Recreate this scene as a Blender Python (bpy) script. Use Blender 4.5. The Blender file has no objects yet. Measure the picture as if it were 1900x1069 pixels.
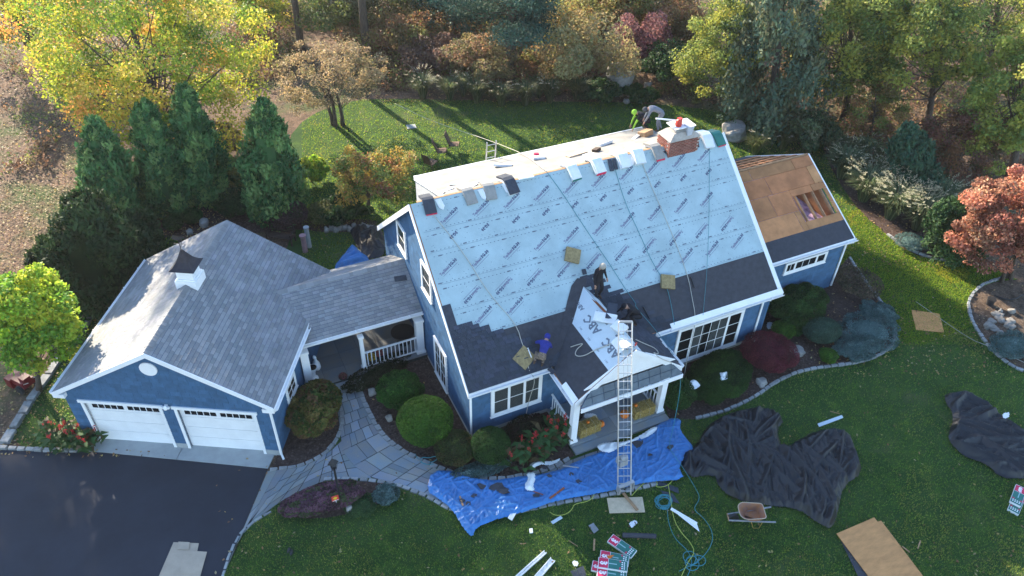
import bpy, bmesh, math, random
import numpy as np
from mathutils import Vector, Matrix, Quaternion
random.seed(7); RNG = np.random.default_rng(11)
scene = bpy.context.scene
COL = scene.collection
# ------------------------------------------------------------------ camera
FPX = 1434.86; CAM = np.array([-6.8685, -17.2092, 23.1024])
YAW, PITCH, ROLL = 0.4558, -0.6951, 0.0304
_f = np.array([math.sin(YAW)*math.cos(PITCH), math.cos(YAW)*math.cos(PITCH), math.sin(PITCH)])
_r = np.cross(_f, [0, 0, 1]); _r /= np.linalg.norm(_r); _u = np.cross(_r, _f)
CF = _f; CR = _r*math.cos(ROLL)+_u*math.sin(ROLL); CU = -_r*math.sin(ROLL)+_u*math.cos(ROLL)
cam_data = bpy.data.cameras.new('camera'); cam = bpy.data.objects.new('camera', cam_data); COL.objects.link(cam)
cam_data.sensor_width = 36; cam_data.lens = FPX/1900*36; cam_data.clip_start = .1; cam_data.clip_end = 1500
cam.matrix_world = Matrix(((CR[0], CU[0], -CF[0], CAM[0]), (CR[1], CU[1], -CF[1], CAM[1]), (CR[2], CU[2], -CF[2], CAM[2]), (0, 0, 0, 1)))
scene.camera = cam
# ------------------------------------------------------------------ light
SUN_AZ = math.radians(-14); SUN_EL = math.radians(22.5)
sd = Vector((math.sin(SUN_AZ)*math.cos(SUN_EL), math.cos(SUN_AZ)*math.cos(SUN_EL), math.sin(SUN_EL)))
world = bpy.data.worlds.new('World'); scene.world = world; world.use_nodes = True
wn = world.node_tree.nodes; sky = wn.new('ShaderNodeTexSky'); sky.sky_type = 'NISHITA'; sky.sun_disc = False
sky.sun_elevation = SUN_EL; sky.sun_rotation = SUN_AZ; sky.air_density = 1.0; sky.dust_density = .3; sky.ozone_density = 2.0
world.node_tree.links.new(sky.outputs[0], wn['Background'].inputs[0]); wn['Background'].inputs[1].default_value = 0.14
sun_l = bpy.data.lights.new('sun', 'SUN'); sun = bpy.data.objects.new('sun', sun_l); COL.objects.link(sun)
sun_l.energy = 5.0; sun_l.angle = math.radians(.5); sun_l.color = (1, .86, .66)
sun.rotation_mode = 'QUATERNION'; sun.rotation_quaternion = sd.to_track_quat('Z', 'Y'); sun.location = (0, 0, 60)
vs = scene.view_settings; vs.view_transform = 'Standard'; vs.look = 'None'; vs.gamma = 1; vs.exposure = 1.95; vs.use_curve_mapping = False
# ------------------------------------------------------------------ photo geometry helpers
def ray(px, py): return CF*FPX+CR*(px-950)-CU*(py-534.5)
def on(px, py, P, n):
    d = ray(px, py); P = np.array(P, float); n = np.array(n, float)
    return CAM+d*((P-CAM)@n)/(d@n)
def at(px, py, z=0): return on(px, py, (0, 0, z), (0, 0, 1))
FH = np.array([math.sin(YAW), math.cos(YAW), 0])
def up(base, px, py): return on(px, py, base, FH)
def ppm(P): return FPX/((np.array(P)-CAM)@CF)      # photo pixels per metre there
# ------------------------------------------------------------------ noise
def vnoise(x, y, seed=0):
    xi = np.floor(x).astype(np.int64); yi = np.floor(y).astype(np.int64); fx = x-xi; fy = y-yi
    fx = fx*fx*(3-2*fx); fy = fy*fy*(3-2*fy)
    def h(a, b):
        n = (a*374761393+b*668265263+seed*974634777) & 0x7fffffff
        n = ((n ^ (n >> 13))*1274126177) & 0x7fffffff
        return ((n ^ (n >> 16)) & 0xffff)/65535.
    return (h(xi, yi)*(1-fx)+h(xi+1, yi)*fx)*(1-fy)+(h(xi, yi+1)*(1-fx)+h(xi+1, yi+1)*fx)*fy
def fbm(x, y, o=4, seed=0):
    s = 0; a = .5
    for i in range(o): s = s+a*vnoise(x*2**i, y*2**i, seed+i*7); a *= .5
    return s
def inside(poly, X, Y):
    r = np.zeros(X.shape, bool); n = len(poly)
    for i in range(n):
        x0, y0 = poly[i][:2]; x1, y1 = poly[(i+1) % n][:2]
        if y0 == y1: continue
        c = ((y0 > Y) != (y1 > Y)) & (X < (x1-x0)*(Y-y0)/(y1-y0)+x0); r ^= c
    return r
def edged(poly, X, Y):
    d = np.full(X.shape, 1e9); n = len(poly)
    for i in range(n):
        a = np.array(poly[i][:2]); b = np.array(poly[(i+1) % n][:2]); ab = b-a
        t = np.clip(((X-a[0])*ab[0]+(Y-a[1])*ab[1])/(ab@ab+1e-9), 0, 1)
        d = np.minimum(d, np.hypot(X-a[0]-t*ab[0], Y-a[1]-t*ab[1]))
    return d
# ------------------------------------------------------------------ materials
MATS = {}
def mat(name, col=None, rough=.8, var=.15, scale=3., col2=None, bump=0., bscale=60., metal=0., attr=False, trans=0., spec=.3, alpha=None, stretch=None):
    if name in MATS: return MATS[name]
    m = bpy.data.materials.new(name); m.use_nodes = True; nt = m.node_tree; N = nt.nodes; L = nt.links
    b = N['Principled BSDF']; b.inputs['Roughness'].default_value = rough; b.inputs['Metallic'].default_value = metal
    b.inputs['Specular IOR Level'].default_value = spec
    tc = N.new('ShaderNodeTexCoord'); src = tc.outputs['Object']
    if stretch:
        mp = N.new('ShaderNodeMapping'); mp.inputs['Scale'].default_value = stretch; L.new(src, mp.inputs[0]); src = mp.outputs[0]
    nz = N.new('ShaderNodeTexNoise'); nz.inputs['Scale'].default_value = scale; nz.inputs['Detail'].default_value = 5; nz.inputs['Roughness'].default_value = .65
    L.new(src, nz.inputs['Vector'])
    mx = N.new('ShaderNodeMix'); mx.data_type = 'RGBA'
    c = col or (1, 1, 1); c2 = col2 or tuple(v*(1-var*2) for v in c)
    mx.inputs[6].default_value = (*c, 1); mx.inputs[7].default_value = (*c2, 1)
    rm = N.new('ShaderNodeMapRange'); rm.inputs[1].default_value = .35; rm.inputs[2].default_value = .65
    L.new(nz.outputs[0], rm.inputs[0]); L.new(rm.outputs[0], mx.inputs[0]); out = mx.outputs[2]
    if attr:
        a = N.new('ShaderNodeAttribute'); a.attribute_name = 'Col'
        mm = N.new('ShaderNodeMix'); mm.data_type = 'RGBA'; mm.blend_type = 'MULTIPLY'; mm.inputs[0].default_value = 1
        L.new(out, mm.inputs[6]); L.new(a.outputs[0], mm.inputs[7]); out = mm.outputs[2]
    L.new(out, b.inputs['Base Color'])
    if bump:
        n2 = N.new('ShaderNodeTexNoise'); n2.inputs['Scale'].default_value = bscale; n2.inputs['Detail'].default_value = 3; L.new(src, n2.inputs['Vector'])
        bp = N.new('ShaderNodeBump'); bp.inputs['Strength'].default_value = bump; bp.inputs['Distance'].default_value = .02
        L.new(n2.outputs[0], bp.inputs['Height']); L.new(bp.outputs[0], b.inputs['Normal'])
    if trans:
        t = N.new('ShaderNodeBsdfTranslucent'); L.new(out, t.inputs[0]); ms = N.new('ShaderNodeMixShader'); ms.inputs[0].default_value = trans
        L.new(b.outputs[0], ms.inputs[1]); L.new(t.outputs[0], ms.inputs[2]); L.new(ms.outputs[0], N['Material Output'].inputs[0])
    if alpha is not None:
        t = N.new('ShaderNodeBsdfTransparent'); ms = N.new('ShaderNodeMixShader'); ms.inputs[0].default_value = alpha
        L.new(t.outputs[0], ms.inputs[1]); L.new(b.outputs[0], ms.inputs[2]); L.new(ms.outputs[0], N['Material Output'].inputs[0])
    MATS[name] = m; return m
def ground_mat(name, layers, bump=.6, bscale=30, rough=.95):
    """layers: (colour, noise scale, lo, hi) mixed one over another"""
    m = bpy.data.materials.new(name); m.use_nodes = True; nt = m.node_tree; N = nt.nodes; L = nt.links
    b = N['Principled BSDF']; b.inputs['Roughness'].default_value = rough; b.inputs['Specular IOR Level'].default_value = .1
    tc = N.new('ShaderNodeTexCoord'); prev = None
    for i, (c, sc, lo, hi) in enumerate(layers):
        if prev is None: prev = N.new('ShaderNodeRGB').outputs[0]; prev.default_value = (*c, 1); continue
        mp = N.new('ShaderNodeMapping'); mp.inputs['Location'].default_value = (i*13.7, i*5.1, i*3.3); L.new(tc.outputs['Object'], mp.inputs[0])
        nz = N.new('ShaderNodeTexNoise'); nz.inputs['Scale'].default_value = sc; nz.inputs['Detail'].default_value = 6; nz.inputs['Roughness'].default_value = .7
        L.new(mp.outputs[0], nz.inputs['Vector'])
        rm = N.new('ShaderNodeMapRange'); rm.inputs[1].default_value = lo; rm.inputs[2].default_value = hi; L.new(nz.outputs[0], rm.inputs[0])
        mx = N.new('ShaderNodeMix'); mx.data_type = 'RGBA'; L.new(rm.outputs[0], mx.inputs[0]); L.new(prev, mx.inputs[6]); mx.inputs[7].default_value = (*c, 1)
        prev = mx.outputs[2]
    L.new(prev, b.inputs['Base Color'])
    n2 = N.new('ShaderNodeTexNoise'); n2.inputs['Scale'].default_value = bscale; n2.inputs['Detail'].default_value = 6; L.new(tc.outputs['Object'], n2.inputs['Vector'])
    bp = N.new('ShaderNodeBump'); bp.inputs['Strength'].default_value = bump; bp.inputs['Distance'].default_value = .06
    L.new(n2.outputs[0], bp.inputs['Height']); L.new(bp.outputs[0], b.inputs['Normal'])
    return m
WHITE = mat('white_paint', (.86, .86, .86), .5, .04, 2)
SIDE = mat('blue_siding', (.055, .135, .25), .7, .12, 4, bump=.2, bscale=50, attr=True)
SIDEB = mat('blue_wall_backing', (.05, .09, .16), .8, .1)
SHG = mat('weathered_grey_shingle', (.27, .278, .29), .9, .12, 1.2, bump=.5, bscale=160, attr=True)
SHD = mat('new_charcoal_shingle', (.055, .064, .085), .9, .15, 6, bump=.5, bscale=160, attr=True)
FELT = mat('charcoal_ice_shield', (.058, .06, .072), .9, .12, 5, bump=.3, bscale=120)
ULAY = mat('pale_blue_underlayment', (.385, .505, .535), .62, .09, .9, bump=.35, bscale=3)
INK = mat('navy_print', (.08, .09, .17), .6, .1)
INKP = mat('purple_print', (.17, .14, .25), .6, .1)
INKG = mat('grey_print', (.16, .19, .24), .7, .1)
PAPER = mat('white_paper_underlayment', (.55, .63, .68), .6, .05, 1.5)
PLY = mat('new_plywood', (.60, .29, .11), .75, .14, 1.5, stretch=(1, 3, 1), bump=.05)
PLYO = mat('roof_plywood', (.50, .215, .09), .8, .16, 1.6, attr=True, bump=.1)
LUMB = mat('lumber', (.45, .27, .15), .8, .15, 5)
TARP = mat('blue_tarp', (.045, .20, .50), .38, .12, 3, spec=.5, bump=.25, bscale=18)
NET = mat('black_mesh_tarp', (.009, .010, .015), .42, .2, 4, spec=.5, bump=.25, bscale=120)
METAL = mat('aluminium', (.55, .55, .56), .4, .1, 5, metal=.7)
GLASS = mat('window_glass', (.015, .018, .022), .08, .05, 1, spec=.4)
GLASST = mat('clear_window_glass', (.015, .018, .02), .08, .05, 1, spec=.4, alpha=.45)
CURT = mat('pale_curtain', (.5, .56, .55), .8, .1, 8, stretch=(8, 1, .3))
DARK = mat('dark_interior', (.012, .012, .014), .9)
SLATE = mat('bluestone', (.20, .25, .30), .75, .14, 1.5, col2=(.27, .27, .25), bump=.2, bscale=25, attr=True)
GROUT = mat('paving_joint', (.05, .055, .055), .95, .2, 8)
CONC = mat('concrete', (.36, .38, .38), .85, .08, 2, bump=.15)
ASPH = mat('asphalt', (.036, .039, .052), .95, .12, .5, bump=.5, bscale=90)
KERB = mat('granite_kerb', (.34, .35, .35), .85, .2, 6, bump=.4, bscale=30, attr=True)
BRICK = mat('red_brick', (.33, .12, .09), .85, .25, 9, bump=.3, attr=True)
MORT = mat('mortar', (.42, .37, .33), .9, .12, 9)
STONE = mat('boulder_stone', (.36, .34, .31), .9, .25, 2.2, bump=.7, bscale=8)
BARK = mat('bark', (.13, .10, .08), .95, .3, 5, bump=.8, bscale=18, stretch=(4, 4, .7))
BARKG = mat('grey_bark', (.24, .21, .18), .95, .3, 5, bump=.8, bscale=18, stretch=(4, 4, .7))
GLEAF = mat('grass_blades', (1, 1, 1), .6, .05, 3, attr=True, trans=.62, spec=.2)
LEAF = mat('leaves', (1, 1, 1), .6, .05, 3, attr=True, trans=.45, spec=.25)
NEED = mat('needles', (1, 1, 1), .7, .05, 3, attr=True, trans=.2, spec=.2)
STRAW = mat('straw', (.42, .30, .10), .9, .25, 30, bump=.9, bscale=60, attr=True)
PUMP = mat('pumpkin_orange', (.75, .19, .02), .5, .12, 6)
PUMPY = mat('pumpkin_yellow', (.8, .45, .03), .5, .12, 6)
FOAM = mat('tan_foam_pad', (.34, .26, .13), .95, .18, 9, bump=.6, bscale=20)
CARD = mat('cardboard', (.46, .37, .28), .85, .08, 2)
PLAST = mat('white_plastic_wrap', (.75, .77, .78), .35, .06, 5, bump=.4, bscale=10)
RED = mat('red_print', (.62, .03, .09), .5, .08)
GREENP = mat('green_print', (.03, .17, .14), .5, .1)
SKIN = mat('skin', (.42, .24, .17), .6, .08)
ROPET = mat('teal_rope', (.06, .26, .30), .7, .1)
ROPEW = mat('white_rope', (.5, .48, .42), .8, .1)
ROPEY = mat('yellow_hose', (.45, .5, .1), .6, .1)
DARKW = mat('dark_brown_wood', (.07, .045, .035), .8, .2, 8)
IRON = mat('black_iron', (.03, .03, .033), .5, .1)
COPPER = mat('dark_copper_roof', (.05, .045, .055), .5, .2, 4, metal=.5)
# ------------------------------------------------------------------ object helpers
def tag(o, label=None, cat=None, group=None, kind=None):
    if label: o['label'] = label
    if cat: o['category'] = cat
    if group: o['group'] = group
    if kind: o['kind'] = kind
    return o
def empty(name, loc=(0, 0, 0), rz=0, label=None, cat=None, group=None):
    o = bpy.data.objects.new(name, None); COL.objects.link(o); o.location = tuple(float(v) for v in loc); o.rotation_euler = (0, 0, rz); o.empty_display_size = .2
    return tag(o, label, cat, group)
def link(name, me, parent=None, mw=None):
    o = bpy.data.objects.new(name, me); COL.objects.link(o); o.parent = parent
    if mw is not None: o.matrix_local = mw
    return o
class MB:
    def __init__(s): s.v = []; s.f = []; s.m = []; s.c = []; s.cc = 1.; s.mi = 0
    def poly(s, pts):
        b = len(s.v); s.v += [tuple(float(q) for q in p) for p in pts]; s.c += [s.cc]*len(pts); s.f.append(tuple(range(b, b+len(pts)))); s.m.append(s.mi); return s
    def addf(s, pts, faces):
        b = len(s.v); s.v += [tuple(float(q) for q in p) for p in pts]; s.c += [s.cc]*len(pts)
        for f in faces: s.f.append(tuple(b+i for i in f)); s.m.append(s.mi)
        return s
    def hexa(s, p): return s.addf(p, [(0, 3, 2, 1), (4, 5, 6, 7), (0, 1, 5, 4), (1, 2, 6, 5), (2, 3, 7, 6), (3, 0, 4, 7)])
    def box(s, c, d, M=None, rz=0):
        x, y, z = c; a, b, e = d[0]/2, d[1]/2, d[2]/2
        p = [(-a, -b, -e), (a, -b, -e), (a, b, -e), (-a, b, -e), (-a, -b, e), (a, -b, e), (a, b, e), (-a, b, e)]
        if rz: p = [(q[0]*math.cos(rz)-q[1]*math.sin(rz), q[0]*math.sin(rz)+q[1]*math.cos(rz), q[2]) for q in p]
        p = [Vector(q)+Vector((x, y, z)) for q in p]
        if M is not None: p = [M @ q for q in p]
        return s.hexa(p)
    def b2(s, lo, hi): return s.box([(a+b)/2 for a, b in zip(lo, hi)], [abs(b-a) for a, b in zip(lo, hi)])
    def slab(s, pts, n, t):       # polygon extruded by -n*t
        n = np.array(n, float); k = len(pts); P = [np.array(p, float) for p in pts]; Q = [p-n*t for p in P]
        return s.addf(P+Q, [tuple(range(k)), tuple(range(2*k-1, k-1, -1))]+[(i, i+k, (i+1) % k+k, (i+1) % k) for i in range(k)])
    def bar(s, a, b, w, h=None, upv=(0, 0, 1)):
        a = Vector(a); b = Vector(b); d = (b-a); L = d.length; d.normalize(); h = h or w
        sx = d.cross(Vector(upv)); sx = sx.normalized() if sx.length > 1e-4 else Vector((1, 0, 0)); sz = sx.cross(d)
        p = []
        for q in (a, b):
            for i, j in ((-1, -1), (1, -1), (1, 1), (-1, 1)): p.append(q+sx*w/2*i+sz*h/2*j)
        return s.hexa(p)
    def tube(s, pts, r, k=6, caps=True):
        pts = [Vector([float(c) for c in p]) for p in pts]; n = len(pts); R = r if isinstance(r, (list, tuple)) else [r]*n; base = len(s.v); prev = None; V = []
        for i, p in enumerate(pts):
            d = (pts[min(i+1, n-1)]-pts[max(i-1, 0)])
            d = d.normalized() if d.length > 1e-7 else Vector((0, 0, 1))
            if prev is None: a = d.orthogonal().normalized()
            else: a = (prev-d*prev.dot(d)); a = a.normalized() if a.length > 1e-5 else d.orthogonal().normalized()
            prev = a; b = d.cross(a)
            for j in range(k): t = 2*math.pi*j/k; V.append(p+a*math.cos(t)*R[i]+b*math.sin(t)*R[i])
        F = [(i*k+j, i*k+(j+1) % k, (i+1)*k+(j+1) % k, (i+1)*k+j) for i in range(n-1) for j in range(k)]
        if caps: F += [tuple(range(k-1, -1, -1)), tuple(range((n-1)*k, n*k))]
        return s.addf(V, F)
    def lathe(s, c, prof, k=16, sx=1, sy=1, rib=0, ribn=10):
        c = Vector([float(q) for q in c]); V = []; n = len(prof)
        for r, z in prof:
            for j in range(k):
                t = 2*math.pi*j/k; rr = r*(1+rib*abs(math.sin(ribn*t/2))-rib)
                V.append(c+Vector((rr*math.cos(t)*sx, rr*math.sin(t)*sy, z)))
        F = [(i*k+j, i*k+(j+1) % k, (i+1)*k+(j+1) % k, (i+1)*k+j) for i in range(n-1) for j in range(k)]
        F += [tuple(range(k-1, -1, -1)), tuple(range((n-1)*k, n*k))]
        return s.addf(V, F)
    def mesh(s, name, mats, smooth=False):
        me = bpy.data.meshes.new(name); me.from_pydata(s.v, [], s.f)
        for m in (mats if isinstance(mats, (list, tuple)) else [mats]): me.materials.append(m)
        if len(me.polygons) == len(s.m): me.polygons.foreach_set('material_index', s.m)
        ca = me.color_attributes.new('Col', 'FLOAT_COLOR', 'POINT')
        arr = np.ones((len(s.v), 4)); c = s.c
        arr[:, :3] = np.array([(q, q, q) if isinstance(q, (int, float)) else q for q in c]) if len(c) else 1
        ca.data.foreach_set('color', arr.ravel())
        if smooth: me.polygons.foreach_set('use_smooth', [True]*len(me.polygons))
        me.update(); return me
    def build(s, name, mats, parent=None, label=None, cat=None, group=None, kind=None, smooth=False):
        return tag(link(name, s.mesh(name, mats, smooth), parent), label, cat, group, kind)
def meshnp(name, V, F, mats, col=None, smooth=False, mi=None):
    me = bpy.data.meshes.new(name); V = np.asarray(V, np.float32); F = np.asarray(F, np.int32); k = F.shape[1]
    me.vertices.add(len(V)); me.vertices.foreach_set('co', V.ravel()); me.loops.add(F.size); me.loops.foreach_set('vertex_index', F.ravel())
    me.polygons.add(len(F)); me.polygons.foreach_set('loop_start', np.arange(0, F.size, k, dtype=np.int32)); me.polygons.foreach_set('loop_total', np.full(len(F), k, np.int32))
    for m in (mats if isinstance(mats, (list, tuple)) else [mats]): me.materials.append(m)
    if mi is not None: me.polygons.foreach_set('material_index', np.asarray(mi, np.int32))
    me.update(calc_edges=True)
    ca = me.color_attributes.new('Col', 'FLOAT_COLOR', 'POINT'); arr = np.ones((len(V), 4), np.float32)
    if col is not None: arr[:, :3] = col
    ca.data.foreach_set('color', arr.ravel())
    if smooth: me.polygons.foreach_set('use_smooth', np.ones(len(F), bool))
    return me
def rnd(a, b): return random.uniform(a, b)
# ------------------------------------------------------------------ ground
def sheet(name, pts, z, m, thick=0, kind='structure'):
    mb = MB(); P = [(p[0], p[1], z) for p in pts]
    bm = bmesh.new(); vs_ = [bm.verts.new(p) for p in P]; f = bm.faces.new(vs_)
    if f.normal.z < 0 or f.calc_area() and (f.normal_update() or f.normal.z < 0): f.normal_flip()
    bmesh.ops.triangulate(bm, faces=[f]); me = bpy.data.meshes.new(name); bm.to_mesh(me); bm.free(); me.materials.append(m)
    o = link(name, me); o['kind'] = kind; return o
def smooth_poly(pts, it=2, closed=True):
    P = [np.array(p[:2], float) for p in pts]
    for _ in range(it):
        Q = []; n = len(P)
        if not closed: Q.append(P[0])
        for i in range(n if closed else n-1):
            a, b = P[i], P[(i+1) % n]; Q += [a*.75+b*.25, a*.25+b*.75]
        if not closed: Q.append(P[-1])
        P = Q
    return P
def pxp(l, z=0, sm=2, closed=True): return smooth_poly([at(x, y, z) for x, y in l], sm, closed)
LITTER = ground_mat('leaf_litter', [((.16, .105, .075), 1, 0, 1), ((.075, .055, .04), 1.2, .42, .6), ((.06, .085, .03), .18, .5, .62), ((.30, .19, .12), 9, .55, .68)], bump=1, bscale=9)
GRASS = ground_mat('lawn_grass', [((.05, .10, .03), 1, 0, 1), ((.03, .075, .02), .5, .4, .62), ((.085, .155, .03), 1.6, .5, .7), ((.12, .135, .06), .33, .56, .72), ((.19, .17, .10), .55, .66, .78), ((.03, .06, .018), 24, .52, .68)], bump=1, bscale=45)
MULCH = ground_mat('bark_mulch', [((.075, .05, .042), 1, 0, 1), ((.14, .105, .09), 12, .5, .62), ((.035, .025, .022), 5, .5, .65)], bump=1, bscale=26)
GRAVEL = ground_mat('gravel', [((.13, .09, .065), 1, 0, 1), ((.26, .2, .15), 18, .5, .65), ((.06, .045, .035), 3, .45, .65)], bump=1, bscale=40)
# terrain: flat round the house, rising gently far behind
nx = 90; gx = np.linspace(-260, 320, nx); gy = np.linspace(-120, 420, nx); GX, GY = np.meshgrid(gx, gy)
GZ = np.where(GY > 48, (GY-48)*.05, 0)-.02
F = [(i*nx+j, i*nx+j+1, (i+1)*nx+j+1, (i+1)*nx+j) for i in range(nx-1) for j in range(nx-1)]
tag(link('ground', meshnp('ground', np.stack([GX, GY, GZ], -1).reshape(-1, 3), F, LITTER, smooth=True)), kind='structure')
LAWN_PX = [(690, 182), (960, 188), (1190, 190), (1330, 205), (1400, 225), (1480, 190), (1530, 240), (1560, 330), (1600, 392), (1640, 432), (1685, 470), (1750, 487), (1830, 492), (1890, 520), (2050, 600), (2300, 900), (2300, 1300), (900, 1500), (380, 1300), (412, 1069), (440, 990), (560, 850), (620, 700), (520, 500), (545, 420), (545, 330), (530, 262), (570, 215), (640, 190)]
LAWN = pxp(LAWN_PX, 0, 1)
sheet('lawn', LAWN, .0, GRASS)
SIDEL = pxp([(190, 572), (130, 650), (60, 745), (2, 832), (200, 848), (330, 700), (330, 560)], 0, 1)
sheet('side_lawn', SIDEL, -.004, GRASS)
PATCH = ground_mat('grass_worn', [((.05, .07, .03), 1, 0, 1), ((.10, .085, .06), .8, .4, .6), ((.03, .06, .02), 2, .5, .65)], bump=1, bscale=30)
# driveway and concrete apron
DR = [at(-300, 828), at(190, 840), at(497, 870), at(415, 1069), at(330, 1300), at(-400, 1300)]
sheet('driveway', DR, .012, ASPH)
G0 = np.array([-12.8894, 5.9323]); GYAW = -.5096; GC, GS = math.cos(GYAW), math.sin(GYAW); GW, GL, GHE, GHR = 7.2813, 7.5093, 2.7258, 5.0067
def gw(a, b, z=0): return (G0[0]+a*GC-b*GS, G0[1]+a*GS+b*GC, z)
ap = MB(); a0, a1 = at(160, 837), at(497, 870); mid = (a0+a1)/2
for P, Q, A, B in ((gw(.4, .4), gw(3.62, .4), a0, mid), (gw(3.64, .4), gw(7.1, .4), mid+np.array([.02, -.01, 0]), a1)):
    ap.slab([(A[0], A[1], .03), (B[0], B[1], .03), (Q[0], Q[1], .03), (P[0], P[1], .03)], (0, 0, 1), .05)
tag(ap.build('concrete_apron', CONC), kind='structure')
# garden beds (sheets of mulch)
EDGE_R = [(1575, 478), (1603, 520), (1643, 572), (1664, 612), (1655, 648), (1605, 672), (1545, 680), (1490, 687), (1440, 708), (1400, 738), (1345, 765), (1285, 779)]
bedR = pxp(EDGE_R, 0, 2, False)
sheet('garden_bed', list(bedR)+[at(1240, 775), at(1220, 700), (8, .5), (19, 2)], .012, MULCH)
EDGE_P = [(672, 706), (666, 722), (682, 762), (706, 806), (748, 840), (800, 864), (862, 886), (940, 892), (1020, 872), (1066, 846)]
edgeP = pxp(EDGE_P, 0, 2, False)
sheet('garden_bed', list(edgeP)+[(3.4, .5), (.2, .5), (.2, 5)], .012, MULCH)
GBED = [(500, 872), (560, 866), (606, 842), (630, 806), (634, 765), (622, 730), (560, 700), (520, 800), (515, 850)]
sheet('garden_bed', pxp(GBED, 0, 1), .009, MULCH)
IBED = [(515, 930), (535, 905), (600, 893), (690, 893), (745, 905), (720, 930), (650, 955), (580, 965), (530, 958)]
sheet('garden_bed', pxp(IBED, 0, 2), .02, MULCH)
BBED = [(230, 480), (330, 380), (470, 350), (560, 380), (610, 410), (700, 405), (700, 430), (600, 432), (560, 425), (500, 430), (410, 440), (300, 470)]
sheet('garden_bed', pxp(BBED, 0, 1), .008, MULCH)
CBED = [(1990, 700), (1900, 692), (1850, 660), (1815, 615), (1797, 575), (1800, 552), (1825, 528), (1880, 518), (1990, 520)]
sheet('garden_bed', pxp(CBED, 0, 2), .012, GRAVEL)
SBED = [(1650, 437), (1690, 465), (1745, 483), (1815, 488), (1830, 430), (1760, 330), (1600, 250), (1520, 260), (1550, 330), (1600, 400)]
sheet('garden_bed', pxp(SBED, 0, 1), .012, MULCH)
# stone edging: blocks laid end to end, each a part
def edging(pl, name, label, w=.14, h=.09, L=.32, z=0, group='stone edgings of the garden beds'):
    e = empty(name, (pl[0][0], pl[0][1], z), 0, label, 'stone edging', group); off = np.array([pl[0][0], pl[0][1]])
    variants = []
    for k in range(6):
        mb = MB(); mb.cc = rnd(.75, 1.15); a, b = L*.47, w/2; j = lambda: rnd(-.012, .012)
        mb.hexa([(-a+j(), -b+j(), -.03), (a+j(), -b+j(), -.03), (a+j(), b+j(), -.03), (-a+j(), b+j(), -.03), (-a+.015+j(), -b+.012, h+j()), (a-.015+j(), -b+.012, h+j()), (a-.015+j(), b-.012, h+j()), (-a+.015, b-.012, h+j())])
        variants.append(mb.mesh('edging_stone', KERB))
    acc = 0; last = np.array(pl[0][:2]); pts = []
    for i in range(len(pl)-1):
        a = np.array(pl[i][:2]); b = np.array(pl[i+1][:2]); d = np.linalg.norm(b-a)
        while acc+d >= L:
            t = (L-acc)/d; a = a+(b-a)*t; d = np.linalg.norm(b-a); acc = 0; pts.append((last, a)); last = a
        acc += d
    for p, q in pts:
        m = (p+q)/2-off; an = math.atan2(q[1]-p[1], q[0]-p[0])+rnd(-.06, .06)
        link('edging_stone', random.choice(variants), e, Matrix.Translation((m[0]+rnd(-.01, .01), m[1]+rnd(-.01, .01), 0)) @ Matrix.Rotation(an, 4, 'Z') @ Matrix.Diagonal((rnd(.9, 1.02), rnd(.85, 1.1), rnd(.8, 1.2), 1)))
    return e
edging(bedR, 'stone_edging', 'pale granite block edging curving round the bed below the big right window')
edging(edgeP, 'stone_edging', 'curved granite block edging between the bluestone walk and the ball-shaped bushes', .2, .07)
edging(pxp([(500, 873), (560, 867), (606, 843), (633, 806), (637, 765), (620, 735)], 0, 2, False), 'stone_edging', 'granite block edging round the bush at the garage corner')
edging(pxp([(412, 1075), (425, 1030), (445, 988), (490, 955), (515, 945)], 0, 2, False), 'stone_edging', 'low stone edging along the right side of the driveway and walk', .1, .04)
edging(pxp([(600, 889), (690, 890), (745, 902), (790, 920), (830, 943), (900, 965), (1000, 940), (1120, 920), (1230, 896)], 0, 2, False), 'stone_edging', 'granite block edging along the lawn side of the walk, partly under the blue tarp', .17, .05)
edging(pxp([(1990, 705), (1900, 694), (1850, 662), (1813, 617), (1795, 575), (1798, 552), (1823, 526), (1880, 512)], 0, 2, False), 'stone_edging', 'curved stone edging round the gravel bed at the far right of the lawn')
edging(pxp([(1645, 435), (1690, 466), (1745, 485), (1812, 490)], 0, 2, False), 'stone_edging', 'stone edging between the sunlit grass and the ornamental grasses')
edging(pxp([(0, 832), (80, 836), (160, 838)], 0, 1, False), 'stone_edging', 'pale stone kerb between the asphalt driveway and the side lawn', .16, .1)
edging(pxp([(182, 570), (130, 640), (60, 740), (10, 822), (0, 840)], 0, 2, False), 'stone_edging', 'long kerb of flat stones left of the garage lawn', .32, .14, .7)
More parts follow.
